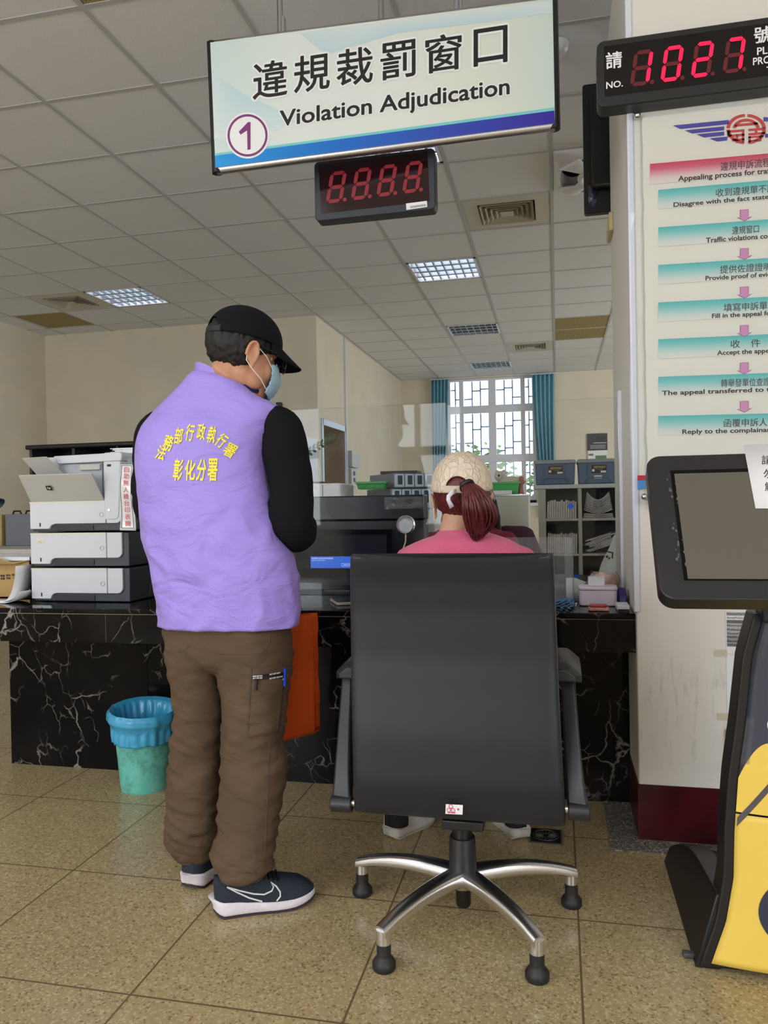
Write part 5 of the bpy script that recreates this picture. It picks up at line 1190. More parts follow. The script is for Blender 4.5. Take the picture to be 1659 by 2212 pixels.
# clerk's chair back
t = thing('clerk_chair', 'dark maroon office chair back behind the woman\'s right shoulder', 'chair', (-.2, 4.1, 0))
pts = [(1068, 1140), (1090, 1136), (1138, 1137), (1150, 1146), (1180, 1215), (1180, 1290), (1070, 1290)]
b = MB(); b.prism([(P(*p_, y=4.1).x, P(*p_, y=4.1).z) for p_ in reversed(pts)], XZ, 4.1, 4.17); b.build('backrest', mat('maroon_cloth', (78, 40, 62), .8), t, bevel=.02)
MB().box(-.5, .0, 3.75, 4.12, .42, .5).build('seat', mat('maroon_cloth', (78, 40, 62), .8), t, bevel=.03)
MB().cyl((-.25, 3.95, .06), (-.25, 3.95, .42), .03).build('post', M_BLK, t)
b = MB()
for k in range(5): a = R(72 * k); b.tube([(-.25, 3.95, .08), (-.25 + .28 * math.cos(a), 3.95 + .28 * math.sin(a), .03)], [.03, .02], 8)
b.build('star_base', M_BLK, t)

# ================================================================== waste bin
c = Vector((-1.655, 2.83, 0)); HB = .318
t = thing('waste_bin', 'round mint green waste bin lined with a blue bag, left of the man', 'waste bin', c)
m = mat('mint_plastic', (98, 196, 180), .4); tt = NT(m); nz = tt.n('ShaderNodeTexNoise', {'Vector': tt.coord(), 'Scale': 16.0, 'Detail': 8.0, 'Roughness': .7})
tt.l(tt.ramp(nz.outputs[0], [(.36, lin((92, 148, 136))), (.5, lin((102, 196, 182))), (.7, lin((132, 208, 196)))]), tt.b.inputs['Base Color'])
b = MB(); b.lathe([(.001, .004), (.088, .004), (.094, .0), (.097, .012), (.122, HB - .02), (.124, HB - .02), (.118, HB - .02), (.093, .02), (.001, .016)], c, 48); b.build('bin_body', m, t)
def liner(u, v):
    a = 2 * math.pi * u; s_ = v
    prof = [(.084, .06), (.094, .16), (.104, .26), (.116, HB - .005), (.134, HB + .006), (.143, HB - .008), (.144, HB - .028), (.135, HB - .042), (.128, HB - .06), (.129, HB - .085), (.126, HB - .112)]
    x = s_ * (len(prof) - 1); k = min(int(x), len(prof) - 2); r = prof[k][0] + (prof[k + 1][0] - prof[k][0]) * (x - k); z = prof[k][1] + (prof[k + 1][1] - prof[k][1]) * (x - k)
    n_ = noise.noise(Vector((math.cos(a) * 5, math.sin(a) * 5, z * 18))); r += .0055 * n_ + (.003 * math.sin(a * 23) if s_ > .75 or s_ < .3 else 0)
    if s_ > .93: z += .012 * noise.noise(Vector((math.cos(a) * 2, math.sin(a) * 2, 4)))
    return c + Vector((r * math.cos(a), r * math.sin(a), z + .012 * math.sin(a - .6)))
b = MB(); b.grid(liner, 120, 40)
lm = mat('blue_liner', (66, 164, 208), .25, spec=.6); b.build('liner_bag', lm, t, solid=.001)
p = P(268, 1606, y=2.755)
b = MB(); b.grid(lambda u, v: c + Vector(((.1185 + .0035 * v) * math.cos(R(214 + 7 * u)), (.1185 + .0035 * v) * math.sin(R(214 + 7 * u)), .186 + .018 * v)), 6, 2); b.build('sticker', mat('old_sticker', (190, 174, 150), .6), t, solid=.001)

# ================================================================== orange tote bag hanging from the man's hand
t = thing('tote_bag', 'flat orange cloth tote bag hanging at the man\'s right side', 'bag', (-.81, 2.3, .4))
m = fabric('orange_nonwoven', (214, 84, 22), .75, bscale=500, bstr=.2, folds=.004, fscale=(14, 14, 4))
A, B, C_, D_ = P(604, 1333, y=2.3), P(675, 1328, y=2.32), P(681, 1583, y=2.32), P(600, 1602, y=2.3)
nn = Vector((-.05, .055, 0))
b = MB(); n = 14
def side(u, v, off, sg=1):
    p = (D_.lerp(C_, u)).lerp(A.lerp(B, u), v); p = p + Vector((0, 1, 0)) * (off + sg * .012 * math.sin(math.pi * u) * (1 - .6 * v)) ; p.x += .004 * noise.noise(Vector((u * 3, v * 5, off * 20))); return p
b.grid(lambda u, v: side(u, v, 0.0, -1), 14, 24); b.grid(lambda u, v: side(1 - u, v, .05, 1), 14, 24)
b.grid(lambda u, v: side(1, v, .05 * u, 0) + Vector((-.012 * math.sin(math.pi * u), 0, 0)), 6, 24); b.grid(lambda u, v: side(0, v, .05 * (1 - u), 0), 6, 24); b.grid(lambda u, v: side(u, 0, .05 * v, 0), 14, 4)
b.build('bag_body', m, t, solid=.002)
hand = Vector((-.93, 2.385, 1.0))
for dy in (.0, .055):
    l0, l1 = side(.04, .97, dy), side(.34, .97, dy); b = MB(); pts = [l0 + Vector((0, 0, -.06)), l0, hand + Vector((-.012, dy * .3 - .008, .0)), hand + Vector((0, dy * .3 - .008, .012)), hand + Vector((.012, dy * .3 - .008, 0)), l1, l1 + Vector((0, 0, -.06))]
    b.tube(pts, .011, 8, flat=.25); b.build('handle', m, t)
p0, p1 = side(.62, .04, -.004), side(.60, 1.015, -.004); b = MB(); b.tube([p0, p0.lerp(p1, .5), p1], .0035, 8); b.build('seam', mat('orange_seam', (190, 66, 18), .7), t)

# ================================================================== office chair in front
CC = Vector((-.267, 2.08, 0)); HD = R(4.6)
t = thing('office_chair', 'black leather office chair with polished five-star base, seen from behind', 'chair', CC)
M_LEA = mat('black_leather', (33, 36, 44), .42, spec=.45, bscale=420, bstr=.25, bdist=.0012)
M_ARM = mat('arm_plastic', (38, 38, 42), .38, bscale=700, bstr=.1)
rowsB = [(1774, 1.870, 762, 1221), (1755, 1.852, 761, 1222), (1700, 1.836, 759, 1219), (1600, 1.835, 757, 1213), (1500, 1.845, 755, 1208), (1420, 1.850, 754, 1205), (1320, 1.842, 753, 1201), (1260, 1.826, 752, 1199), (1215, 1.806, 752, 1197), (1198, 1.80, 754, 1195)]
def brow(v):
    x = v * (len(rowsB) - 1); k = min(int(x), len(rowsB) - 2); f = x - k; a, b_ = rowsB[k], rowsB[k + 1]
    return [a[i] + (b_[i] - a[i]) * f for i in range(4)]
b = MB(); rings = []
for i in range(41):
    v = i / 40; py, y, pl_, pr_ = brow(v); L_, R_ = P(pl_, py, y=y), P(pr_, py - (2 if v > .9 else 0) + (4 * (1 - v)), y=y); c = (L_ + R_) / 2; hw = (R_.x - L_.x) / 2; th = .032
    e = 1.0
    if v < .045: e = math.sqrt(max(0.02, 1 - ((.045 - v) / .045) ** 2))
    if v > .955: e = math.sqrt(max(0.02, 1 - ((v - .955) / .045) ** 2))
    ring = []
    for k in range(64):
        a = 2 * math.pi * k / 64; ca, sa = math.cos(a), math.sin(a); ex = .16
        ux = math.copysign(abs(ca) ** ex, ca); uy = math.copysign(abs(sa) ** .42, sa)
        ring.append(Vector((c.x + hw * ux, y + th + th * e * uy, c.z + .012 * ux * 0 - .010 * math.sin(math.pi * (ux + 1) / 2) * (v > .96))))
    rings.append(ring)
b.loft(rings, 0, True); b.build('backrest', M_LEA, t)
cz_ = .43
b = MB(); rr_ = lambda i, z: [Vector((x, y_, z)) for x, y_ in roundrect(CC.x - .245 + i, CC.x + .245 - i, 1.93 + i, 2.38 - i, .07, 8)]
b.loft([rr_(.03, cz_ - .035), rr_(.0, cz_ - .015), rr_(.0, cz_ + .02), rr_(.02, cz_ + .04), rr_(.06, cz_ + .046)], 0, True); b.build('seat', M_LEA, t)
b = MB(); b.box(CC.x - .1, CC.x + .1, 1.95, 2.2, .345, .395); b.build('tilt_mechanism', M_BLK, t, bevel=.01)
b = MB(); c0_ = P(955, 1776, y=1.90); c1_ = P(1045, 1776, y=1.90); b.box(c0_.x, c1_.x, 1.89, 2.1, c0_.z - .015, c0_.z + .01); b.build('back_bracket', M_BLK, t, bevel=.004)
# arms
for side_, (pa, pb_, base_px) in {'l': ((722, 762), (1432, 1482), (713, 758)), 'r': ((1205, 1257), (1427, 1482), (1227, 1275))}.items():
    sg = -1 if side_ == 'l' else 1; y0 = 1.95
    xa, xb = P(pa[0], 1460, y=y0).x, P(pa[1], 1460, y=y0).x
    if sg < 0: xb += .02
    else: xa -= .02
    zt = P(990, pb_[0], y=y0).z; zt = .722 if sg < 0 else .732
    b = MB(); rgs = []
    for k in range(15):
        u = k / 14; y = y0 + .27 * u; dz = -.012 * (2 * u - 1) ** 2 - (.02 if u > .9 else 0); h = .022
        e = 1 if 0 < k < 14 else .6
        rgs.append([Vector((x, y, zt - .022 + dz + z)) for x, z in [((xa + xb) / 2 + (xb - xa) / 2 * e * (.62 if s_z > 0 else 1) * (1 if True else 1) * sx2 + (-(sg) * .006 if s_z > 0 else 0), h * s_z * e) for sx2, s_z in ((-1, -1), (-1, -.2), (-.92, .7), (-.5, 1), (.5, 1), (.92, .7), (1, -.2), (1, -1))]])
    b.loft(rgs, 0, True); b.build('armrest', M_ARM, t, bevel=.002)
    xk0, xk1 = P(base_px[0], 1752, y=1.87).x, P(base_px[1], 1752, y=1.87).x; zk = .372 if sg < 0 else .393
    if sg < 0: xs_t = (P(740, 1490, y=2.0).x, P(764, 1490, y=2.0).x)
    else: xs_t = (P(1212, 1490, y=2.0).x, P(1242, 1490, y=2.0).x)
    b = MB(); rgs = []
    for k in range(13):
        u = k / 12; y = 1.885 + .12 * u ** .8; z = zk + (zt - .045 - zk) * u; s_ = u ** .55
        x0_, x1_ = xk0 + (xs_t[0] - xk0) * s_, xk1 + (xs_t[1] - xk1) * s_; th = .016 + .012 * math.sin(math.pi * u)
        rgs.append([Vector((x0_, y - th * .6, z)), Vector((x1_, y - th, z)), Vector((x1_, y + th, z)), Vector((x0_, y + th, z))])
    b.loft(rgs, 0, True); b.build('arm_support', M_ARM, t, bevel=.006)
    b = MB(); b.cyl((xk0, 1.885, zk - .004), (xk1, 1.885, zk - .004), .021, n=24); b.build('pivot_knob', M_ARM, t, bevel=.003)
    b = MB(); xi = xk1 if sg < 0 else xk0; b.cyl((xi - .0 * sg, 1.885, zk), (xi - sg * .03, 1.885, zk), .008, n=14); b.build('pivot_pin', M_CHROME, t)
# column and base
b = MB(); b.lathe([(.001, .345), (.0275, .345), (.0275, .2), (.001, .2)], CC, 32); b.build('gas_lift', M_BLK, t)
b = MB(); b.lathe([(.0275, .224), (.034, .224), (.0358, .216), (.0378, .125), (.001, .125)], CC, 32); b.build('column_cover', mat('column_plastic', (40, 42, 47), .4), t)
b = MB(); b.lathe([(.001, .035), (.018, .035), (.0205, .042), (.0205, .10), (.001, .10)], CC, 24); b.build('lower_stub', M_BLK, t)
b = MB(); b.lathe([(.022, .095), (.034, .09), (.044, .105), (.046, .12), (.040, .131), (.001, .132)], CC, 40); hub = b.build('hub', M_CHROME, t)
feet = [Vector((-.572, 2.142, 0)), Vector((.023, 2.195, 0)), Vector((-.433, 1.818, 0)), Vector((-.061, 1.838, 0))]
feet = [CC + Vector((.312 * math.cos(a), .312 * math.sin(a), 0)) for a in [HD + math.pi / 2 + 2 * math.pi * k / 5 for k in range(5)]]
for fp_ in feet:
    d = (fp_ - CC).normalized(); w = Vector((-d.y, d.x, 0)); b = MB(); rgs = []
    for k in range(15):
        u = k / 14; r = .028 + (.312 + .012 - .028) * u; zc_ = .118 + .012 * math.sin(u * 2.2) - .036 * u ** 2.2; hw = .030 - .012 * u ** .7 + (.001 if u > .9 else 0); hh = .024 - .009 * u
        ring = []
        for j in range(20):
            a = 2 * math.pi * j / 20; ca, sa = math.cos(a), math.sin(a); ring.append(CC + d * r + w * hw * math.copysign(abs(ca) ** .6, ca) + Vector((0, 0, zc_ + hh * math.copysign(abs(sa) ** .75, sa) * (1.0 if sa > 0 else .85))))
        rgs.append(ring)
    b.loft(rgs, 0, True); b.cyl(fp_ + Vector((0, 0, .064)), fp_ + Vector((0, 0, .098)), .0185, n=20); b.build('leg', M_CHROME, t)
    b = MB(); b.lathe([(.001, .0), (.026, .0), (.029, .005), (.0285, .018), (.0235, .026), (.0185, .031), (.0175, .034), (.0180, .066), (.001, .066)], fp_, 28); b.build('glide_foot', mat('rubber', (34, 34, 36), .5), t)
c = P(981, 1749, y=1.836); pk = plane3(Vector((0, 1.8345, 0)), Vector((1, 1.8345, 0)), Vector((0, 1.841, .06)))
yk = 1.833; pk = plane3(Vector((0, yk, 0)), Vector((1, yk, 0)), Vector((0, yk, 1)))
b = MB(); A = [pk(*s_) for s_ in ((962, 1758), (999, 1760), (1000, 1739), (963, 1737))]; b.quad(*A, 0)
c = pk(974, 1747, .001)
for k in range(3): a = R(90 + 120 * k); b.torus(c + Vector((.006 * math.cos(a), -.0004, .006 * math.sin(a))), (0, 1, 0), .0045, .0007, 16, 4, 1)
rr_disc(b, front(yk - .001), pk(990, 1748).x, pk(990, 1748).z, .0028, 1, 12); rect(b, front(yk - .001), pk(967, 1755).x, pk(984, 1755).x, pk(970, 1756).z, pk(970, 1754).z, 1)
b.build('sticker', [M_PAPER, mat('pink_red_ink', (214, 70, 96), .5)], t)

# ================================================================== kiosk
KX = .56
t = thing('touch_kiosk', 'black self-service kiosk with tilted touch screen and yellow front, at right', 'kiosk', (KX, 2.1, 0))
M_K = mat('kiosk_black', (26, 25, 26), .42)
hw = [(0.0, .247), (.12, .205), (.225, .186), (.335, .182), (.464, .172), (.596, .154), (.757, .138), (.86, .112)]
KF = 1.95
kc = lambda z: KF + .03 * math.sin(min(1, z / .86) * math.pi) * .5
def khw(z):
    for (z0, w0), (z1, w1) in zip(hw, hw[1:]):
        if z0 <= z <= z1: return w0 + (w1 - w0) * (z - z0) / (z1 - z0)
    return hw[-1][1]
b = MB(); rgs = []
for k in range(25):
    z = .008 + .85 * k / 24; w = khw(z); rgs.append([Vector((KX - w, kc(z) + .004, z)), Vector((KX + w, kc(z) + .004, z)), Vector((KX + w, kc(z) + .085, z)), Vector((KX - w, kc(z) + .085, z))])
b.loft(rgs, 0, False); b.build('cabinet', M_K, t, bevel=.004)
def kfront(z0, z1, inset, y_off, name, m, n=20, cut=None):
    b = MB(); b.grid(lambda u, v: Vector((KX + (2 * u - 1) * (khw(z0 + (z1 - z0) * v) - inset), kc(z0 + (z1 - z0) * v) - y_off - .022 * (1 - (2 * u - 1) ** 2), z0 + (z1 - z0) * v)), n, 24); return b.build(name, m, t, solid=.004)
kfront(.02, .378, .022, .0, 'lower_door', mat('kiosk_yellow', (240, 206, 92), .4))
kfront(.382, .85, .022, .0, 'upper_door', mat('kiosk_navy', (58, 60, 76), .35))
kz = lambda u, z, o: Vector((KX + u * (khw(z) - .022), kc(z) - o - .022 * (1 - u * u), z))
b = MB()   # printed artwork: rounded yellow field, dark disc, dark band
top = lambda u: .556 - .09 * (abs(u + .55) / .45) ** 2.6 if u < -.1 else (.556 - .09 * (abs(u - .55) / .45) ** 2.6 if u > .1 else .466 + .0 * u)
b.grid(lambda u, v: kz(2 * u - 1, .384 + (max(.40, top(2 * u - 1)) - .384) * v, .0012), 60, 6, 0)
b.grid(lambda u, v: kz(-.98 + .62 * u, .345 + .14 * u + .022 * v + .004, .002), 20, 2, 1)
def disc(u, v):
    a = 2 * math.pi * u; return kz(-.1 + .55 * v * math.cos(a), .165 + .085 * v * math.sin(a), .0016)
b.grid(disc, 48, 8, 2)
b.build('artwork', [mat('kiosk_yellow', (240, 206, 92), .4), mat('kiosk_band', (86, 80, 84), .4), mat('kiosk_disc', (52, 56, 76), .4)], t)
b = MB()
for k, (r, m) in enumerate(((.024, 0), (.021, 1), (.010, 2))): b.grid(lambda u, v, r=r, k=k: kz(-.50 + r / .14 * v * math.cos(6.2832 * u), .60 + r * v * math.sin(6.2832 * u), .0012 + .0006 * k), 32, 2, m)
b.build('round_emblem', [M_PAPER, mat('emblem_green', (150, 196, 92), .5), mat('emblem_pink', (216, 70, 120), .5)], t)
b = MB()
fr2 = [(-.58, .745), (-.58, .83), (.58, .83), (.58, .745), (-.58, .745)]
for (u0, z0), (u1, z1) in zip(fr2, fr2[1:]): b.tube([kz(u0 + (u1 - u0) * k / 8, z0 + (z1 - z0) * k / 8, .001) for k in range(9)], .0016, 6)
b.build('white_frame_line', M_WINK, t)
for z0, z1 in ((.72, .84), (.50, .61)): b = MB(); b.grid(lambda u, v: kz(-1.0 + .13 * u, z0 + (z1 - z0) * v, .0014), 3, 4); b.build('clear_tape', clear('tape_film', (240, 240, 244), 1.5, .1), t)
# foot
pf = [(KF + .01, .001), (2.52, .001), (2.52, .05), (2.48, .075), (2.42, .105), (2.34, .132), (2.26, .150), (2.15, .162), (2.06, .170), (2.01, .176), (KF + .02, .178)]
for s_ in (-1, 1):
    b = MB(); x0_ = KX + s_ * .246; b.prism(pf, YZ, x0_ - .008 if s_ < 0 else x0_ - .05, x0_ + .05 if s_ < 0 else x0_ + .008)
    for i, v in enumerate(b.v): b.v[i] = Vector((v.x - s_ * (.247 - khw(v.z)), v.y, v.z))
    b.build('side_plate', M_K, t, bevel=.004)
b = MB(); b.loft([[Vector((KX - khw(z_) + .03, y_, z_)), Vector((KX + khw(z_) - .03, y_, z_))] for y_, z_ in ((2.51, .046), (2.34, .05), (2.16, .06), (2.09, .075), (2.05, .10), (2.04, .16))], 0, True, (False, False), closed=False); b.build('rear_cover', mat('kiosk_grey', (74, 76, 78), .5), t, solid=.006)
b = MB(); b.box(KX - .236, KX + .236, 2.2, 2.51, .001, .03); b.build('ballast', M_BLK, t)
p = P(1478, 2068, z=0); b = MB(); b.box(p.x - .004, KX - .246, p.y - .008, p.y + .012, .002, .014); b.build('floor_tab', mat('grey_tab', (78, 76, 76), .5), t, bevel=.003)
# screen head
A, B = Vector((.205, 1.906, 1.234)), Vector((.205, 1.673, .925)); v_ = (A - B).normalized(); u_ = Vector((1, 0, 0)); n_ = u_.cross(v_).normalized()
if n_.y > 0: n_ = -n_
H_ = (A - B).length; W_ = .715
def hd(u, v, o): return B + u_ * u + v_ * v + n_ * o
b = MB(); b.prism(roundrect(0, W_, 0, H_, .032, 8), lambda u, v, a: hd(u, v, a), 0, -.042, 0, True); b.build('monitor_case', mat('kiosk_head', (38, 37, 39), .4), t, bevel=.003)
sl, sb_, st2 = .05, .045, .046
b = MB(); o4 = [(sl, sb_), (W_ - sl, sb_), (W_ - sl, H_ - st2), (sl, H_ - st2)]; i4 = [(sl + .008, sb_ + .004), (W_ - sl - .008, sb_ + .004), (W_ - sl - .008, H_ - st2 - .01), (sl + .008, H_ - st2 - .01)]
b.loft([[hd(*p_, .0008) for p_ in o4], [hd(*p_, .0004) for p_ in i4]], 0, False, (False, False)); b.build('screen_gasket', M_BLKG, t)
b = MB(); b.quad(*[hd(*p_, .0008) for p_ in i4]); b.build('touch_glass', mat('kiosk_screen_reflection', (98, 92, 83), .2, spec=.6), t)  # screen is off; reflected ceiling grey is put into its base colour
b = MB(); q = random.Random(4)
for k in range(40):
    u0, v0 = .058 + q.uniform(-.004, .02) + .0, H_ - .06 - k * .0062; s_ = q.uniform(.001, .003); b.quad(*[hd(u0 - .014 + a * s_, v0 + c_ * s_ * 1.4, .0005) for a, c_ in ((-1, -1), (1, -1), (1, 1), (-1, 1))])
b.build('tape_residue', mat('residue', (92, 92, 94), .7), t)
b = MB(); b.prism([(KX - .1, .84), (KX + .1, .84), (KX + .1, 1.05), (KX - .1, 1.05)], XZ, 1.93, 2.0); b.build('neck', mat('kiosk_navy_dark', (30, 32, 44), .35), t, bevel=.006)
pn = plane3(hd(0, 0, .003), hd(1, 0, .003), hd(0, 1, .003))
o = thing('screen_notice', 'white paper notice with handwritten characters taped over the kiosk screen corner', 'paper notice', pn(1640, 1030))
b = MB(); cs = [pn(*s_) for s_ in ((1632, 1098), (1790, 1099), (1790, 955), (1606, 961))]; b.quad(*cs); b.build('sheet', M_PAPER, o, solid=.0006)
b = MB()
for ch, (x_, y_) in zip('請勿觸', ((1645, 984), (1649, 1014), (1652, 1042))): text(b, ch, pquad(pn, (x_, y_), (x_ + 22, y_), (x_ + 22, y_ + 20), (x_, y_ + 20), .0012), 0, 1, 0, 1)
for ch, (x_, y_) in zip('碰螢幕', ((1690, 984), (1693, 1014), (1696, 1042))): text(b, ch, pquad(pn, (x_, y_), (x_ + 22, y_), (x_ + 22, y_ + 20), (x_, y_ + 20), .0012), 0, 1, 0, 1)
b.build('lettering', M_INK, o)
# ================================================================== people
M_SKIN = mat('skin', (196, 142, 112), .5, sub=.08, nscale=40, namt=.03)
M_SKINW = mat('skin_pale', (206, 160, 132), .5, sub=.08, nscale=40, namt=.03)
M_HAIR = mat('black_hair', (15, 12, 12), .6, bscale=260, bstr=.6)
M_MASK = mat('mask_blue', (168, 206, 228), .75)
M_LOOP = mat('mask_loop', (238, 232, 230), .7)
def frame(c, heading, pitch=0.0, roll=0.0):
    """local x right, y forward, z up; heading turns from +Y towards +X"""
    M = Matrix.Translation(c) @ Matrix.Rotation(-heading, 4, 'Z') @ Matrix.Rotation(-pitch, 4, 'X') @ Matrix.Rotation(roll, 4, 'Y'); return M
def head_shapes(b, M, s=1.0):
    e = lambda c, r, nu=20, nv=12: b.ell(tuple(v * s for v in c), tuple(v * s for v in r), nu, nv, 0, M)
    e((0, -.012, .035), (.075, .096, .085), 32, 20); e((0, .026, -.03), (.064, .062, .08), 28, 18); e((0, .045, -.085), (.040, .040, .030)); e((0, .0, -.058), (.058, .062, .050), 28, 16)
    for q_ in (-1, 1):
        e((q_ * .036, .054, -.03), (.026, .026, .032)); e((q_ * .046, .022, -.062), (.016, .032, .03))
        # ear: rim, inner plate, lobe
        P0 = [(.078 + .014 * math.sin(max(0, t_)), -.014 - .016 * math.cos(a) , -.008 + .033 * math.sin(a)) for a, t_ in [(R(250 - 20 * k), R(20 * k * .6)) for k in range(14)]]
        b.tube([Vector((q_ * x * s, y * s, z * s)) for x, y, z in P0], .0052 * s, 8, 0, M=M, round_ends=True)
        b.ell((q_ * .080 * s, -.013 * s, -.008 * s), (.006 * s, .014 * s, .028 * s), 14, 10, 0, M)
        b.ell((q_ * .081 * s, -.006 * s, -.040 * s), (.006 * s, .009 * s, .011 * s), 12, 8, 0, M)
        e((q_ * .011, .094, -.032), (.010, .011, .008))
    b.tube([Vector((0, .080, .018)) * s, Vector((0, .093, -.005)) * s, Vector((0, .103, -.028)) * s], [.010 * s, .011 * s, .013 * s], 12, 0, M=M, round_ends=True)
    e((0, .074, .028), (.05, .018, .012)); e((0, .083, -.058), (.022, .011, .006)); e((0, .081, -.068), (.019, .011, .007))
def hand_shapes(b, wrist, d, n, side, curl=.5, s=1.0):
    """palm with four fingers and a thumb; d points along the hand, n out of the palm, side +1/-1 puts the thumb"""
    d = d.normalized(); n = (n - d * n.dot(d)).normalized(); w = d.cross(n).normalized() * side
    pal = [wrist + d * x * s for x in (-.01, .02, .055, .088)]
    rings = []
    for p, hw_, th in zip(pal, (.024, .034, .042, .040), (.018, .016, .014, .011)):
        rings.append([p + w * hw_ * s * math.cos(2 * math.pi * k / 16) + n * th * s * math.sin(2 * math.pi * k / 16) for k in range(16)])
    b.loft(rings, 0, True)
    for k, (off, L_, r) in enumerate(((.031, .072, .0088), (.011, .080, .0092), (-.010, .075, .0088), (-.030, .058, .0078))):
        p = wrist + d * .082 * s + w * off * s; a = 0; pts = [p - d * .02 * s, p]; q = p
        for j, fr_ in enumerate((.45, .30, .25)):
            a += curl * (.9, 1.1, .8)[j]; q = q + (d * math.cos(a) + n * math.sin(a)) * L_ * fr_ * s; pts.append(q)
        b.tube(pts, [r * s, r * s, r * .95 * s, r * .9 * s, r * .8 * s], 10, 0, round_ends=True)
    p = wrist + d * .02 * s + w * .030 * s; dt = (d * .62 + w * .62 + n * .35).normalized(); q = p + dt * .04 * s; q2 = q + (d * .85 + w * .15 + n * .4).normalized() * .028 * s; q3 = q2 + (d * .9 - w * .1 + n * .5).normalized() * .022 * s
    b.tube([p - dt * .015 * s, p, q, q2, q3], [.013 * s, .013 * s, .0105 * s, .0095 * s, .0085 * s], 10, 0, round_ends=True)
def hair_shell(name, M, keep, m, parent, r=(.0795, .1000, .0895), c=(0, -.016, .036), amp=.003, solid=.005, nu=96, nv=60):
    b = MB(); vs = []; idx = {}; fs = []
    def pt(i, j):
        a, el = 2 * math.pi * i / nu, -math.pi / 2 + math.pi * j / nv; p = Vector((c[0] + r[0] * math.cos(el) * math.sin(a), c[1] + r[1] * math.cos(el) * math.cos(a), c[2] + r[2] * math.sin(el)))
        return p
    for j in range(nv):
        for i in range(nu):
            q = [pt(i, j), pt((i + 1) % nu, j), pt((i + 1) % nu, j + 1), pt(i, j + 1)]; cc = sum(q, Vector()) / 4
            if not keep(cc): continue
            f = []
            for k, (ii, jj) in enumerate(((i, j), ((i + 1) % nu, j), ((i + 1) % nu, j + 1), (i, j + 1))):
                if (ii, jj) not in idx:
                    p = q[k]; dn = (p - Vector(c)).normalized(); idx[(ii, jj)] = len(vs); vs.append(M @ (p + dn * amp * noise.noise(Vector((p.x * 130, p.y * 130, p.z * 30)))))
                f.append(idx[(ii, jj)])
            fs.append(f)
    b.add(vs, fs, 0, True); return b.build(name, m, parent, solid=solid)
def cap(M, parent, m, rx, ry, rz, c, tilt, arch_w, arch_h, visor_len, strap_mat, name='cap', arch_c=180, amp=0.0, visor_droop=.25):
    c = Vector(c); nu, nv = 120, 26
    rim = lambda az: R(tilt[0] + tilt[1] * math.cos(az))
    def d_(az): return (math.degrees(az) - arch_c + 180) % 360 - 180
    def el0(az):
        d = d_(az); e = rim(az)
        if abs(d) < arch_w: e += R(arch_h) * (1 - (d / arch_w) ** 2) ** .5
        return e
    def pos(az, el, k=1.0):
        sh = math.copysign(abs(math.sin(el)) ** .92, el); return c + Vector((rx * k * math.cos(el) * math.sin(az), ry * k * math.cos(el) * math.cos(az), rz * k * sh))
    b = MB()
    def fn(u, v):
        az = 2 * math.pi * u; e = el0(az); el = e + (math.pi / 2 - .001 - e) * v; p = pos(az, el)
        if amp: p = p + (p - c).normalized() * amp * noise.noise(p * 55)
        return M @ p
    b.grid(fn, nu, nv); crown = b.build(name, m, parent, solid=.003)
    b = MB(); b.ell(c + Vector((0, 0, rz + .001)), (.008, .008, .0045), 14, 8, 0, M); b.build('top_button', m, crown)
    b = MB()
    for k in range(6):
        az = R(30 + 60 * k)
        if abs(d_(az)) < arch_w: continue
        b.tube([M @ pos(az, el0(az) + (math.pi / 2 - el0(az)) * j / 14, 1.004) for j in range(15)], .0011, 6)
    b.build('seam', m, crown)
    b = MB()
    def vis(u, v):
        az = R((2 * u - 1) * 62); p = pos(az, rim(az), 1.0); L_ = visor_len * (1 - .35 * (2 * u - 1) ** 2) * (1 - (abs(2 * u - 1) ** 7))
        return M @ (p + Vector((0, L_ * v, -visor_droop * L_ * v - .012 * v * (2 * u - 1) ** 2 - .02 * (2 * u - 1) ** 2 * v + .004)))
    b.grid(vis, 40, 12); b.build('visor', m, crown, solid=.004)
    b = MB()
    def st(u, v):
        az = R(arch_c + (2 * u - 1) * (arch_w + 4)); p = pos(az, rim(az) + R(0 + 9 * v), 1.012); return M @ p
    b.grid(st, 20, 4); b.build('strap', strap_mat, crown, solid=.002)
    return crown
def face_mask(M, parent, m, loops=True, s=1.0):
    b = MB()
    def fn(u, v):
        az = R((2 * u - 1) * 66); z = -.105 + .105 * v - .012 * (2 * u - 1) ** 2 * (1 if v > .5 else -1) * (1 if v > .5 else 1); k = math.sqrt(max(.05, 1 - ((z + .042) / .112) ** 2)); bul = .008 * math.sin(math.pi * v)
        r = .070 * k + bul; p = Vector((r * math.sin(az) * 1.0, .030 + (.072 * k + bul) * math.cos(az) + .016 * math.exp(-(az / .3) ** 2) * (1 - abs(v - .72)), z)); p.y += .0015 * math.sin(v * 40)
        return M @ (p * s)
    b.grid(fn, 36, 20); o = b.build('face_mask', m, parent, solid=.0015)
    if loops:
        for q_ in (0, 1):
            sg = 1 if q_ else -1; a, c_ = fn(q_, .93), fn(q_, .07); ear_t, ear_b = M @ (Vector((sg * .080, .004, .016)) * s), M @ (Vector((sg * .084, -.006, -.048)) * s)
            back = M @ (Vector((sg * .079, -.030, -.008)) * s)
            b = MB(); sh = M.to_3x3() @ Vector((sg * .010, 0, 0)); b.tube([a, a.lerp(ear_t, .5) + sh, ear_t, M @ (Vector((sg * .082, -.028, .004)) * s), M @ (Vector((sg * .083, -.026, -.03)) * s), ear_b, c_.lerp(ear_b, .5) + sh, c_], .0014, 6); b.build('ear_loop', M_LOOP, o)
    return o
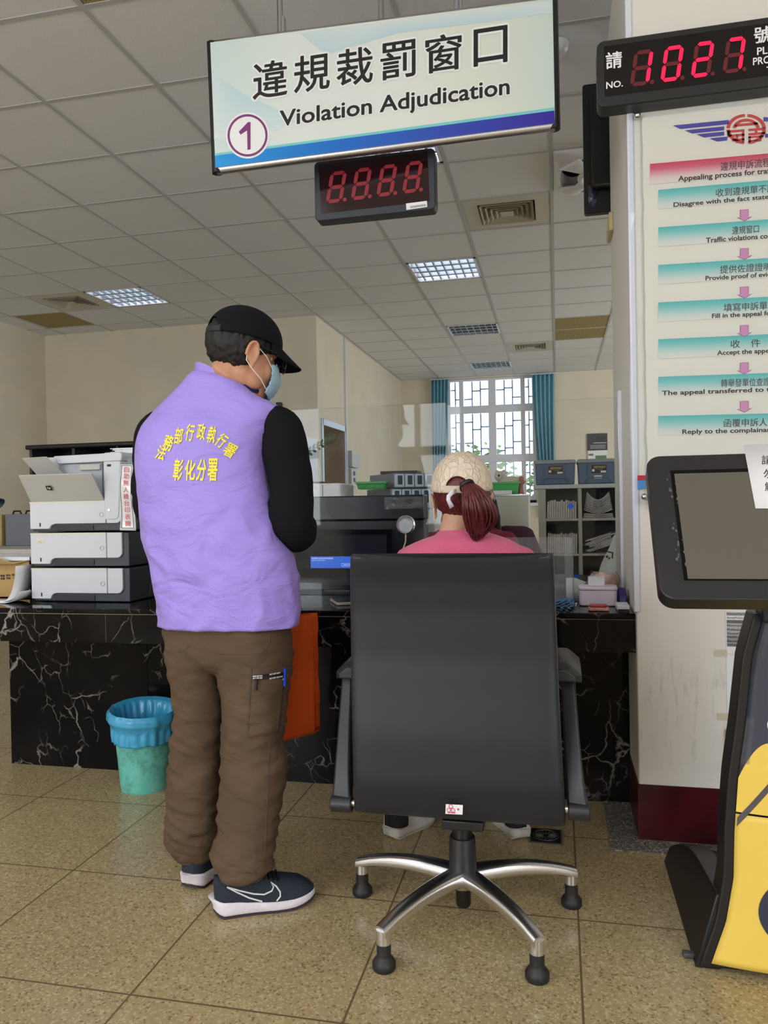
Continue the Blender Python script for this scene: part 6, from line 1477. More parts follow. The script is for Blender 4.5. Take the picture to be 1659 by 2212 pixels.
def eyes(M, parent, s=1.0):
    for q_ in (-1, 1):
        b = MB(); b.ell(Vector((q_ * .031, .062, .012)) * s, (.011 * s,) * 3, 16, 12, 0, M); b.ell(Vector((q_ * .031, .0708, .012)) * s, (.005 * s, .003 * s, .005 * s), 12, 8, 1, M); b.build('eye', [mat('eye_white', (225, 220, 214), .25), mat('eye_iris', (34, 22, 16), .2)], parent)
def shoe(parent, heel, ang, L_, W_, up_mat, sole_mat, out_mat, lat=1, logo=None, lace=None, lining=None, hk=1.0):
    """heel = rear end on the floor, ang = heading of the toe"""
    f = Vector((math.sin(ang), math.cos(ang), 0)); r = Vector((math.cos(ang), -math.sin(ang), 0)); heel = Vector(heel)
    def wd(s_): return W_ * .5 * (min(1, math.sqrt(max(.0, 1 - (1 - min(1, s_ / .12)) ** 2)) + .0) * (.80 + .20 * min(1, max(0, (s_ - .25) / .4)) - .05 * math.exp(-((s_ - .42) / .12) ** 2)) if s_ < .72 else 1.0 * math.sqrt(max(.02, 1 - ((s_ - .72) / .285) ** 2.2)))
    z0 = lambda s_: .004 + (.016 * max(0, (s_ - .72) / .28) ** 1.6) + .016 * max(0, (.1 - s_) / .1) ** 1.3
    z1 = lambda s_: (.052 - .018 * min(1, s_ / .55) + (.006 * max(0, (s_ - .8) / .2))) * hk
    at = lambda s_, x, z: heel + f * (L_ * s_) + r * x + Vector((0, 0, z))
    SS = [.0, .012, .03, .06, .1, .16, .24, .32, .4, .5, .6, .7, .78, .85, .9, .94, .97, .99, 1.0]
    b = MB(); rg = []; rg2 = []
    for s_ in SS:
        w = max(.004, wd(max(.004, min(.998, s_)))); rg.append([at(s_ - .045 * max(0, 1 - s_ / .14) * max(0, math.sin(a)) ** .7, w * 1.06 * math.copysign(abs(math.cos(a)) ** .35, math.cos(a)), (z0(s_) + z1(s_)) / 2 + (z1(s_) - z0(s_)) / 2 * math.copysign(abs(math.sin(a)) ** .5, math.sin(a))) for a in [2 * math.pi * k / 24 for k in range(24)]])
    root = thing_part = None
    b.loft(rg, 0, True); so = None
    up = MB(); rg = []
    hh = lambda s_: (.062 + .0 * s_ if s_ < .08 else .062 + .012 * min(1, (s_ - .08) / .2) if s_ < .36 else .078 - .046 * ((s_ - .36) / .64) ** 1.0)
    def upr(s_, a): w = max(.003, wd(max(.004, min(.995, s_))) * (.96 if s_ > .3 else .93)); t_ = hh(s_) * min(1, math.sqrt(max(.02, (1.004 - s_) / .16))); return at(s_, w * math.copysign(abs(math.cos(a)) ** .7, math.cos(a)), z1(s_) - .006 + t_ * max(0, math.sin(a)) ** .8)
    for s_ in SS[1:]: rg.append([upr(s_, math.pi * k / 20) for k in range(21)] )
    up.loft(rg, 0, True); o = up.build('shoe', up_mat, parent)
    b.build('midsole', sole_mat, o)
    b = MB(); rg = []
    for s_ in SS:
        w = max(.003, wd(max(.004, min(.998, s_))) * .98); rg.append([at(s_, w, z0(s_) - .004), at(s_, -w, z0(s_) - .004), at(s_, -w, z0(s_) + .002), at(s_, w, z0(s_) + .002)])
    b.loft(rg, 0, False); b.build('outsole', out_mat, o)
    if logo:
        b = MB()
        def lp(s_, h): 
            a = math.asin(min(.96, max(.02, h))); p = upr(s_, a if lat > 0 else math.pi - a); return p + r * lat * .0015 + Vector((0, 0, .0005))
        for line_ in logo[1]: b.tube([lp(*q_) for q_ in line_], .0022, 6)
        b.build('side_logo', logo[0], o)
    if lace:
        b = MB()
        for k in range(6):
            s_ = .40 + .045 * k; b.tube([upr(s_, R(a)) + Vector((0, 0, .003)) for a in (58, 75, 90, 105, 122)], .0035, 6)
        p = upr(.37, R(90)); b.tube([p, p + f * .01 + Vector((0, 0, .02)), p + f * .035 + r * .015 + Vector((0, 0, .014))], .0025, 6); b.tube([p, p + f * .004 + Vector((0, 0, .03)), p + f * .02 + Vector((0, 0, .036))], .0025, 6); b.build('laces', lace, o)
    if lining:
        b = MB(); c = at(.17, 0, z1(.17) + hh(.17) - .02); b.loft([[c + r * .036 * k_ * math.cos(a) + f * .05 * k_ * math.sin(a) + Vector((0, 0, z_)) for a in [2 * math.pi * k / 24 for k in range(24)]] for k_, z_ in ((.95, 0), (.98, .02), (.9, .05))], 0, True); b.build('sock', lining, o)
        b = MB(); b.grid(lambda u, v: at(-.004 + .004 * v, (u - .5) * .022, z1(.02) + .004 + .045 * v), 4, 4); b.build('heel_tab', lining, o, solid=.003)
    return o
def ringx(c, hx, hy, z, n=48, e=1.0, rot=0.0):
    o = []
    for k in range(n):
        a = 2 * math.pi * k / n; x, y = hx * math.copysign(abs(math.cos(a)) ** e, math.cos(a)), hy * math.copysign(abs(math.sin(a)) ** e, math.sin(a)); o.append(Vector((c[0] + x * math.cos(rot) - y * math.sin(rot), c[1] + x * math.sin(rot) + y * math.cos(rot), z)))
    return o
def crom(rows, n):
    """smooth interpolation of rows of numbers"""
    out = []
    for i in range(n + 1):
        x = i / n * (len(rows) - 1); k = min(int(x), len(rows) - 2); t_ = x - k; p = [rows[max(0, min(len(rows) - 1, k + d))] for d in (-1, 0, 1, 2)]
        out.append([.5 * (2 * b_ + (c_ - a_) * t_ + (2 * a_ - 5 * b_ + 4 * c_ - d_) * t_ ** 2 + (3 * b_ - a_ - 3 * c_ + d_) * t_ ** 3) for a_, b_, c_, d_ in zip(*p)])
    return out

# ------------------------------------------------------------------ the standing man
MY = 2.12
man = thing('person', 'standing man in purple vest, black cap and brown cargo trousers, back to the viewer', 'person', (-.96, MY, 0))
HC = P(527, 772, y=2.17); HM = frame(HC, R(42), R(13), R(0)); HS = 1.06
# vest shell
VR = [(1349, 350, 635, .128, 2.12), (1300, 346, 637, .130, 2.12), (1240, 338, 634, .130, 2.12), (1200, 331, 628, .130, 2.12), (1150, 322, 606, .129, 2.12), (1100, 312, 590, .128, 2.12), (1050, 306, 580, .127, 2.12), (1000, 303, 574, .126, 2.125),
      (960, 304, 580, .122, 2.13), (925, 312, 594, .114, 2.135), (905, 323, 603, .106, 2.14), (888, 338, 606, .098, 2.145), (872, 361, 594, .092, 2.15), (858, 386, 572, .088, 2.155), (845, 407, 556, .084, 2.16), (836, 419, 548, .080, 2.165)]
rows = []
for py, a, c, hy, yc in VR: A, B = P(a, py, y=yc), P(c, py, y=yc); rows.append([A.x, B.x, (A.z + B.z) / 2, hy, yc])
RV = crom(rows, 90)
def vring(a, c, z, hy, yc, n=128):
    k = max(0, min(1, (z - 1.405) / .08)) ** 1.5; o = ringx(((a + c) / 2, yc), (c - a) / 2, hy, z, n, .86)
    for p in o: p.z -= k * (.026 * (p.x - (a + c) / 2) / ((c - a) / 2) + .030 * (p.y - yc) / hy)
    return o
b = MB(); b.loft([vring(*r_) for r_ in RV], 0, True, (False, False))
M_VEST = fabric('lilac_vest_cloth', (161, 141, 229), .55, bscale=900, bstr=.06, folds=.016, namt=.02, spec=.35, sheen=.1)
vest = b.build('vest', M_VEST, man)
def fold(p, n):
    z = p.z; q = Vector((p.x * 3.2 + p.z * 1.2, p.y * 3.2, p.z * 5.5)); f1 = noise.noise(q); q2 = Vector((p.x * 9 - z * 5, p.y * 9, z * 9 + p.x * 4)); f2 = noise.noise(q2); q3 = Vector((p.x * 4, p.y * 4, z * 26 + p.x * 9)); f3 = noise.noise(q3)
    k = max(0, min(1, (1.42 - z) / .1)); low = max(0, min(1, (1.25 - z) / .2))
    rdg = (1 - abs(noise.noise(Vector((p.x * 5 + z * 4, p.y * 5, z * 4 - p.x * 6)) * 1.1)) * 2.2)
    return k * (.009 * f1 + .0075 * f2 * low + .0045 * f3 * low + .0085 * max(0, rdg) ** 3 * low) + .004 * math.exp(-((z - .822) / .004) ** 2) - .0025 * math.exp(-((z - .830) / .002) ** 2)
wrinkle(vest, fold)
vb = bvh(vest)
q = vest.modifiers.new('solid', 'SOLIDIFY'); q.thickness = .003; q.offset = -1
# standing collar
def band_ring(c, rx, ry, z, tl, n=64): return [Vector((c[0] + rx * math.cos(a), c[1] + ry * math.sin(a), z - tl[0] * math.cos(a) - tl[1] * math.sin(a))) for a in [2 * math.pi * k / n for k in range(n)]]
xc0, xc1 = P(482, 838, y=2.165), P(480, 806, y=2.17)
b = MB(); b.loft([band_ring((xc0.x, 2.165), .086, .08, xc0.z - .012, (.026, .03)), band_ring((xc0.x, 2.165), .085, .079, xc0.z + .0, (.034, .034)), band_ring((xc1.x - .002, 2.168), .078, .073, xc1.z - .030, (.044, .036)), band_ring((xc1.x, 2.168), .074, .069, xc1.z - .033, (.044, .036)), band_ring((xc1.x, 2.168), .074, .069, xc1.z - .06, (.04, .036))], 0, True, (False, False))
o = b.build('vest_collar', M_VEST, vest); wrinkle(o, lambda p, n: .004 * noise.noise(Vector((p.x * 14, p.y * 14, p.z * 30))))
b = MB(); b.loft([band_ring((xc1.x + .026, 2.172), .080, .070, xc1.z - .075, (.03, .03)), band_ring((xc1.x + .038, 2.178), .096, .079, xc1.z - .012, (.020, .0)), band_ring((xc1.x + .038, 2.178), .091, .074, xc1.z - .016, (.020, .0))], 0, True, (False, False)); b.build('shirt_collar', fabric('navy_shirt', (32, 34, 84), .7), man)
# lettering on the back
ZV = zx(280, 640, 420 / 1255)
def on_vest(px, py, off=.003):
    d = ray(px, py).normalized(); h = vb.ray_cast(EYEV, d)
    return (h[0] - d * off) if h[0] is not None else EYEV + d * 2.2
b = MB()
AR = [('法', 204, 1010, 58, 92, 16), ('務', 249, 946, 60, 102, 12), ('部', 318, 902, 52, 104, 6), ('行', 390, 880, 52, 108, 8), ('政', 462, 874, 54, 104, 4), ('執', 529, 892, 52, 110, 12), ('行', 594, 932, 58, 94, 34), ('署', 648, 994, 74, 88, 28),
      ('彰', 312, 1120, 58, 140, 4), ('化', 391, 1122, 66, 128, 0), ('分', 463, 1122, 60, 138, 4), ('署', 535, 1120, 62, 142, 0)]
for ch, cx_, cy_, w, h, an in AR:
    ca, sa = math.cos(R(an)), math.sin(R(an))
    vfn = lambda u, v: on_vest(*ZV(cx_ + ca * u + sa * v, cy_ + sa * u - ca * v))
    text(b, ch, vfn, -w / 2, w / 2, -h / 2, h / 2, 0, bold=.022, shear=.12)
b.build('back_lettering', mat('yellow_print', (244, 228, 54), .5), vest)
# sleeves
M_BLKC = fabric('black_fleece', (23, 22, 25), .9, bscale=500, bstr=.3, namt=.05, folds=.006, spec=.15)
RS, RE, RW = P(603, 925, y=2.14), P(630, 1118, y=2.12), P(604, 1150, y=2.30)
RW = Vector((-.89, 2.31, 1.03))
def sleeve(pts, rad, amp, seed):
    b = MB(); pr_ = crom([list(p) + [r] for p, r in zip(pts, rad)], 60); b.tube([Vector(p[:3]) for p in pr_], [p[3] for p in pr_], 48)
    o = b.build('sleeve', M_BLKC, man)
    wrinkle(o, lambda p, n: amp * (noise.noise(Vector((p.x * 6, p.y * 6, p.z * 16 + seed))) + .6 * noise.noise(Vector((p.x * 14, p.y * 18, p.z * 34 + seed))) * (1.6 if p.z < 1.18 else .6))); return o
sleeve([RS + Vector((-.05, .0, .02)), RS, RS.lerp(RE, .35) + Vector((.01, 0, 0)), RS.lerp(RE, .75) + Vector((.012, -.005, 0)), RE + Vector((.0, -.004, -.005)), RE + Vector((-.004, .045, -.045)), RE.lerp(RW, .55) + Vector((.0, .0, -.01)), RW], [.045, .062, .066, .064, .064, .062, .053, .038], .006, 1)
LS, LE, LW = P(338, 935, y=2.15), P(334, 1090, y=2.15), Vector((-1.02, 2.40, 1.05))
sleeve([LS + Vector((.05, 0, .02)), LS, LS.lerp(LE, .5) + Vector((-.005, 0, 0)), LE, LE + Vector((.03, .06, -.035)), LE.lerp(LW, .6) + Vector((0, .02, 0)), LW], [.045, .062, .064, .062, .058, .05, .038], .006, 5)
# trousers
RL = [(1352, 470, 626, 2.12, .115), (1400, 474, 627, 2.115, .115), (1450, 479, 626, 2.11, .108), (1510, 482, 620, 2.10, .10), (1560, 483, 613, 2.09, .094), (1610, 481, 611, 2.08, .09), (1660, 480, 616, 2.07, .088), (1720, 478, 609, 2.05, .084), (1780, 477, 595, 2.03, .08), (1830, 468, 588, 2.01, .078), (1858, 460, 586, 2.0, .076), (1882, 476, 582, 1.995, .07), (1896, 490, 566, 1.99, .058)]
LL = [(1352, 358, 520, 2.13, .115), (1400, 368, 500, 2.13, .115), (1450, 377, 481, 2.13, .108), (1510, 382, 482, 2.13, .10), (1560, 383, 484, 2.13, .094), (1610, 375, 481, 2.13, .09), (1660, 370, 478, 2.13, .088), (1720, 367, 476, 2.13, .084), (1780, 363, 475, 2.13, .08), (1808, 364, 472, 2.13, .076), (1832, 376, 468, 2.13, .066), (1856, 389, 460, 2.135, .054)]
def leg(b, rows_, k=1.0, cap_=True, grow=1.0):
    rr2 = []
    for py, a, c, y, hy in rows_: A, B = P(a, py, y=y), P(c, py, y=y); rr2.append([(A.x + B.x) / 2, (B.x - A.x) / 2, (A.z + B.z) / 2, hy, y])
    b.loft([ringx((x, y), hx * k, hy * k, z, 40, .92) for x, hx, z, hy, y in crom(rr2, 60)], 0, True)
b = MB(); leg(b, RL); leg(b, LL)
A, B = P(359, 1340, y=2.12), P(626, 1340, y=2.12); hipc = ((A.x + B.x) / 2, 2.12); hw_ = (B.x - A.x) / 2
b.loft([ringx(hipc, hw_ * .6, .07, P(480, 1445, y=2.12).z, 48, .9), ringx(hipc, hw_ * .9, .108, P(480, 1420, y=2.12).z, 48, .9), ringx(hipc, hw_ * .99, .118, P(480, 1380, y=2.12).z, 48, .9), ringx(hipc, hw_ * .97, .114, P(480, 1330, y=2.12).z, 48, .9), ringx(hipc, hw_ * .9, .105, P(480, 1290, y=2.12).z, 48, .9)], 0, True)
M_TRO = fabric('brown_cotton', (96, 78, 62), .85, bscale=800, bstr=.3, namt=.06, folds=.018, spec=.2)
tro = b.build('trousers', M_TRO, man, voxel=.007, smooth_it=6); bake(tro)
def tfold(p, n):
    z = p.z; kn = math.exp(-((z - .42) / .16) ** 2); an = max(0, min(1, (.30 - z) / .16)); hp = math.exp(-((z - .66) / .07) ** 2)
    w1 = noise.noise(Vector((p.x * 5, p.y * 5, z * 24 + p.x * 9))); w2 = noise.noise(Vector((p.x * 8 + 5, p.y * 8, z * 34 - p.x * 14))); w3 = noise.noise(Vector((p.x * 9, p.y * 9, z * 9)))
    r1 = max(0, 1 - 2.4 * abs(w1)) ** 2
    return .005 * w3 + (.0055 * w2 + .007 * r1) * (kn * .8 + an * 1.3 + hp * .5 + .25) - .003
wrinkle(tro, tfold)
for p_ in tro.data.polygons: p_.use_smooth = True
tb = bvh(tro); ZT = zx(330, 1320, 390 / 1232)
def on_tro(px, py, off=.0):
    d = ray(px, py).normalized(); h = tb.ray_cast(EYEV, d); return (h[0] - d * off) if h[0] is not None else None
def patch(name, tl, tr, br, bl, m, off, parent, nu=20, nv=28, solid=.0):
    b = MB(); last = [None]
    def fn(u, v):
        x = (bl[0] * (1 - u) + br[0] * u) * (1 - v) + (tl[0] * (1 - u) + tr[0] * u) * v; y = (bl[1] * (1 - u) + br[1] * u) * (1 - v) + (tl[1] * (1 - u) + tr[1] * u) * v
        p = on_tro(*ZT(x, y), off)
        if p is None: p = P(*ZT(x, y), y=(last[0] or 2.1))
        last[0] = p.y; return p
    b.grid(fn, nu, nv); return b.build(name, m, parent, solid=solid)
pk_ = patch('cargo_pocket', (678, 385), (915, 362), (862, 832), (650, 858), M_TRO, .0042, tro, solid=.004)
patch('pocket_lining', (682, 440), (905, 418), (902, 458), (684, 470), mat('pocket_black', (22, 20, 22), .6), .0072, tro, 12, 4)
b = MB()
for s_, c4 in (('CUBEDGAM', ((684, 441), (752, 437), (752, 450), (684, 453))), ('DOMME', ((684, 455), (752, 452), (752, 464), (686, 467))), ('GAMEDEV', ((796, 428), (870, 414), (872, 426), (798, 440))), ('DOMM GARDEN', ((796, 458), (892, 446), (893, 456), (797, 468)))):
    pass
for xa, ya, n_ in ((684, 446, 8), (684, 460, 8), (798, 433, 9), (797, 461, 11)):
    for k in range(n_):
        x = xa + k * 8.4; y = ya - k * (.5 if xa < 700 else 1.5); qd = [on_tro(*ZT(x + dx, y + dy), .0085) for dx, dy in ((0, 5), (6 - 2 * (k % 3), 5), (6, -5), (1.5 * (k % 2), -5))]
        if all(q_ is not None for q_ in qd): b.add(qd, [(0, 1, 2, 3)])
b.build('pocket_print', M_WINK, tro)
b = MB(); z0_ = on_tro(*ZT(712, 462), .009); z1_ = on_tro(*ZT(704, 540), .009); b.tube([z0_, z0_.lerp(z1_, .3), z1_], [.005, .003, .004], 8); b.build('zip_pull', M_BLK, tro)
b = MB()
for line_ in ([(676, 388), (664, 600), (650, 858)], [(650, 858), (760, 845), (862, 828)], [(676, 388), (800, 374), (915, 358)], [(700, 545), (860, 578), (905, 566)], [(858, 590), (856, 700), (850, 800)], [(430, 292), (600, 296), (740, 286), (790, 240), (808, 150)], [(160, 270), (210, 268), (255, 232)]):
    pts = []
    for (xa, ya), (xb, yb_) in zip(line_, line_[1:]):
        for k in range(9): p = on_tro(*ZT(xa + (xb - xa) * k / 8, ya + (yb_ - ya) * k / 8), .0045 if xa > 640 and ya > 340 else .0006); pts += [p] if p is not None else []
    if len(pts) > 3: b.tube(pts, .0013, 5)
b.build('stitching', mat('brown_thread', (84, 68, 54), .8), tro)
b = MB()
def side_seam(k): return (780 - 40 * k if k < .5 else 760, 900 + 760 * k)
pts = [on_tro(*ZT(795 - 30 * k, 880 + 790 * k), .0005) for k in [j / 30 for j in range(31)]]; pts = [p for p in pts if p is not None]; b.tube(pts, .0014, 5); b.build('side_seam', mat('brown_thread', (84, 68, 54), .8), tro)
p0 = on_tro(*ZT(898, 440), .006); p1 = p0 + Vector((.002, 0, .022)); o = MB().tube([p0 + Vector((0, 0, -.03)), p1], .0045, 10).build('pen', mat('pen_blue', (28, 62, 190), .3)); tag(o, 'blue and white pen sticking out of the man\'s cargo pocket', 'pen')
MB().tube([p0 + Vector((-.005, -.002, -.012)), p0 + Vector((-.004, -.002, .008))], .003, 8).build('pen_clip', M_WHITE, o)
for rows_, nm in ((RL, 0), (LL, 1)):
    (py0, a0, c0_, y0, h0_), (py1, a1, c1_, y1, h1_) = rows_[-3], rows_[-1]; b = MB(); rg = []
    A, B = P(a1, py1, y=y1), P(c1_, py1, y=y1); cx_, hx_ = (A.x + B.x) / 2, (B.x - A.x) / 2; z_ = (A.z + B.z) / 2
    for k_, dz in ((1.02, .06), (1.08, .05), (1.12, .034), (1.10, .016), (1.06, .008), (1.0, .014), (.96, .03)): rg.append([p + Vector((.004 * noise.noise(Vector((p.x * 40, p.y * 40, dz * 60))), 0, .008 * noise.noise(Vector((p.x * 12, p.y * 12, 3 + nm))))) for p in ringx((cx_, y1), hx_ * k_, h1_ * k_, z_ + dz, 64, .95)])
    b.loft(rg, 0, True, (False, False)); b.build('cuff', M_TRO, tro)
# shoes
M_SHOE = fabric('navy_black_knit', (42, 50, 60), .8, bscale=350, bstr=.5, namt=.04)
M_MID = mat('white_foam', (226, 220, 230), .6, nscale=30, namt=.03)
sw_ = [[(.13, .62), (.25, .40), (.38, .26), (.48, .27), (.555, .45), (.575, .62), (.55, .80), (.60, .66), (.635, .42), (.635, .22), (.60, .06)], [(.13, .62), (.22, .36), (.34, .14), (.46, .04)]]
h0, h1 = P(462, 1972, z=0), P(679, 1918, z=0); h0 = Vector((-.952, 1.968, 0)); h1 = Vector((-.712, 2.098, 0)); d = h1 - h0
shoe(man, h0, math.atan2(d.x, d.y), d.length + .012, .104, M_SHOE, M_MID, mat('dark_outsole', (60, 44, 60), .7), 1, (M_WINK, sw_), M_BLK)
shoe(man, (-1.083, 2.075, 0), R(8), .285, .102, M_SHOE, M_MID, mat('dark_outsole', (60, 44, 60), .7), 1, None, M_BLK)
# body inside the clothes
b = MB(); head_shapes(b, HM, HS)
nk = HM @ Vector((0, -.036, -.06)); b.tube([Vector((xc1.x, 2.17, xc1.z - .09)), Vector((xc1.x + .01, 2.172, xc1.z - .02)), nk, HM @ Vector((0, -.015, .0))], [.066, .060, .056, .046], 24, 0, round_ends=True)
b.loft([ringx(((a + c) / 2, yc), (c - a) / 2 * .84, hy * .8, z, 40, .95) for a, c, z, hy, yc in RV[::6]], 0, True)
for s_, e_, w_ in ((RS, RE, RW), (LS, LE, LW)): b.tube([s_, s_.lerp(e_, .5), e_, e_.lerp(w_, .5), w_ + (w_ - e_).normalized() * .02], [.046, .044, .040, .037, .026], 16, 0, round_ends=True)
leg(b, RL, .80); leg(b, LL, .80)
hand_shapes(b, RW + Vector((0, .01, 0)), Vector((0, 1, -.12)), Vector((0, -.15, -1)), 1, .75); hand_shapes(b, LW + Vector((0, .01, 0)), Vector((.35, 1, .05)), Vector((.3, .1, .95)), 1, .5)
b.build('body', M_SKIN, man, voxel=.0045, smooth_it=3)
eyes(HM, man, HS)
def keep_m(p): 
    back = p.y < .012; low = -.062 + .35 * max(0, p.y + .06) if p.y < -.03 else -.052 + 1.15 * (p.y + .03)
    if p.y > .02: low = .005 + .4 * (p.y - .02)
    if p.y > .062: low = .075
    return p.z > low
hair = hair_shell('hair', HM, keep_m, M_HAIR, man, r=(.0815, .104, .093), c=(0, -.016, .035), amp=.007)
M_CAP = fabric('black_cap_cotton', (18, 18, 25), .85, bscale=900, bstr=.3, namt=.05, spec=.2)
cap(HM, man, M_CAP, .0925, .116, .103, (0, -.008, .046), (-2, 3), 28, 26, .082, mat('black_strap', (26, 27, 32), .6), visor_droop=.42)
face_mask(HM, man, M_MASK, True, HS)
b = MB()
for q_ in (-1, 1):
    b.torus(HM @ (Vector((q_ * .034, .112, .004)) * HS), HM.to_3x3() @ Vector((q_ * .25, 1, .1)), .022 * HS, .0018, 24, 6)
    b.tube([HM @ (Vector((q_ * .056, .104, .012)) * HS), HM @ (Vector((q_ * .078, .06, .018)) * HS), HM @ (Vector((q_ * .084, -.005, .022)) * HS), HM @ (Vector((q_ * .083, -.04, .004)) * HS)], [.0018, .0016, .0022, .0026], 6)
b.tube([HM @ (Vector((-.012, .112, .008)) * HS), HM @ (Vector((.012, .112, .008)) * HS)], .0016, 6); gl = b.build('glasses', mat('glasses_frame', (30, 28, 32), .3), man)
b = MB()
for q_ in (-1, 1):
    c = HM @ (Vector((q_ * .034, .112, .004)) * HS); u, w, n_ = basis(HM.to_3x3() @ Vector((q_ * .25, 1, .1))); b.add([c + (u * math.cos(a) + w * math.sin(a)) * .021 * HS for a in [2 * math.pi * k / 20 for k in range(20)]], [tuple(range(20))])
b.build('lens', clear('lens_glass', (245, 248, 252), 1.5), gl)

# ------------------------------------------------------------------ the seated woman
WY = 2.20
wo = thing('person', 'seated woman in pink sweater and cream quilted cap with a red ponytail', 'person', (-.265, 2.15, 0))
WH = P(998, 1086, y=2.23); WM = frame(WH, R(-3), R(8)); WS = .96
M_PINK = fabric('pink_knit', (212, 98, 132), .9, bscale=420, bstr=.4, namt=.04, sheen=.2)
SR = [(1150, 955, 1050, .055, 2.2), (1158, 930, 1078, .07, 2.2), (1168, 903, 1106, .08, 2.2), (1180, 884, 1124, .085, 2.195), (1196, 868, 1141, .09, 2.19), (1230, 866, 1146, .10, 2.185), (1300, 872, 1140, .105, 2.175), (1400, 878, 1134, .105, 2.16), (1500, 880, 1130, .11, 2.145), (1590, 880, 1130, .115, 2.14)]
rws = []
for py, a, c, hy, yc in SR: A, B = P(a, py, y=yc), P(c, py, y=yc); rws.append([A.x, B.x, (A.z + B.z) / 2, hy, yc])
RW2 = crom(rws, 50)
b = MB(); b.loft([ringx(((a + c) / 2, yc), (c - a) / 2, hy, z, 56, .9) for a, c, z, hy, yc in reversed(RW2)], 0, True)
ARM = {}
for sg, px in ((-1, 890), (1, 1120)):
    s_ = P(px, 1212, y=2.19); e_ = Vector((-.265 + sg * .20, 2.42, .815)); w_ = Vector((-.265 + sg * .10, 2.68, .795)); ARM[sg] = (s_, e_, w_)
    b.tube([s_ + Vector((-sg * .03, 0, .015)), s_, s_.lerp(e_, .5), e_, e_.lerp(w_, .5), w_], [.045, .05, .05, .048, .044, .036], 20, 0, round_ends=True)
swt = b.build('sweater', M_PINK, wo, voxel=.006, smooth_it=4); bake(swt); wrinkle(swt, lambda p, n: .002 * noise.noise(p * 14))
for p_ in swt.data.polygons: p_.use_smooth = True
cN = P(1000, 1152, y=2.2)
b = MB(); rg = []
for k_, dz, hx in ((0, -.022, .098), (1, -.008, .085), (2, .004, .074), (3, .006, .070), (4, -.006, .068)): rg.append([Vector((cN.x + hx * math.cos(a), 2.205 + hx * .8 * math.sin(a), cN.z + dz + .016 * math.sin(a) * -.3)) for a in [2 * math.pi * k / 64 for k in range(64)]])
b.loft(rg, 0, True, (False, False)); b.build('ribbed_collar', M_PINK, swt)
b = MB(); head_shapes(b, WM, WS); b.tube([Vector((cN.x - .01, 2.205, cN.z - .06)), Vector((P(985, 1140, y=2.2).x, 2.205, cN.z + .01)), WM @ Vector((-.008, -.025, -.06)), WM @ Vector((0, -.012, 0))], [.060, .050, .048, .045], 24, 0, round_ends=True)
b.loft([ringx(((a + c) / 2, yc), (c - a) / 2 * .82, hy * .78, z, 36, .95) for a, c, z, hy, yc in reversed(RW2[8::4])], 0, True)
LEGS = {}
for sg in (-1, 1):
    s_, e_, w_ = ARM[sg]; b.tube([s_, s_.lerp(e_, .5), e_, e_.lerp(w_, .5), w_ + Vector((0, .02, 0))], [.038, .036, .034, .031, .023], 14, 0, round_ends=True); hand_shapes(b, w_ + Vector((0, .015, -.012)), Vector((-sg * .15, 1, -.06)), Vector((0, 0, -1)), -sg, .22, .88)
    hip, kn, an = Vector((-.265 + sg * .085, 2.14, .545)), Vector((-.265 + sg * .15, 2.53, .535)), Vector((-.545, 2.545, .10)) if sg < 0 else Vector((-.155, 2.615, .10)); LEGS[sg] = (hip, kn, an)
    b.tube([hip, hip.lerp(kn, .5), kn, kn.lerp(an, .45), an, an + Vector((0, 0, -.05))], [.066, .06, .046, .045, .03, .028], 18, 0, round_ends=True)
b.build('body', M_SKINW, wo, voxel=.0045, smooth_it=3)
b = MB()
for sg in (-1, 1): hip, kn, an = LEGS[sg]; b.tube([hip + Vector((-sg * .02, -.05, 0)), hip, hip.lerp(kn, .5), kn, kn.lerp(an, .5), an.lerp(kn, .12)], [.08, .084, .074, .062, .054, .046], 24, 0, round_ends=True)
b.ell((-.265, 2.13, .55), (.15, .10, .075)); b.build('trousers', fabric('charcoal_denim', (44, 46, 54), .85), wo, voxel=.007, smooth_it=3)
M_WSH = mat('white_leather', (214, 210, 206), .5, nscale=30, namt=.04)
for sg, hp_, an_ in ((-1, (-.578, 2.522, 0), R(30)), (1, (-.127, 2.592, 0), R(-27))): shoe(wo, hp_, an_, .235, .088, M_WSH, M_WSH, mat('cream_outsole', (206, 198, 184), .6), 1, None, None, mat('black_sock', (20, 20, 26), .8), .82)
eyes(WM, wo, WS)
for sg in (-1, 1):
    an = LEGS[sg][2]; MB().tube([an + Vector((0, 0, .09)), an, an + Vector((0, .0, -.055))], [.038, .037, .036], 20).build('sock', mat('black_sock', (20, 20, 26), .8), wo)
M_RHAIR = mat('auburn_hair', (74, 24, 24), .4); t_ = NT(M_RHAIR)
mp = t_.n('ShaderNodeMapping', {'Vector': t_.coord(), 'Scale': (260, 260, 24)}); nz = t_.n('ShaderNodeTexNoise', {'Vector': mp.outputs[0], 'Scale': 1.0, 'Detail': 4.0}); t_.l(t_.ramp(nz.outputs[0], [(.3, lin((44, 14, 15))), (.65, lin((112, 40, 38)))]), t_.b.inputs['Base Color']); t_.bump(nz.outputs[0], .6, .004)
M_DHAIR = mat('dark_brown_hair', (40, 20, 20), .45, bscale=200, bstr=.5)
def keep_w(p):
    low = -.055 if p.y < -.04 else -.055 + 1.5 * (p.y + .04)
    if p.y > .03: low = .03
    return p.z > low
hair = hair_shell('hair', WM, keep_w, M_RHAIR, wo, r=(.0765, .099, .088), c=(0, -.014, .034), amp=.003)
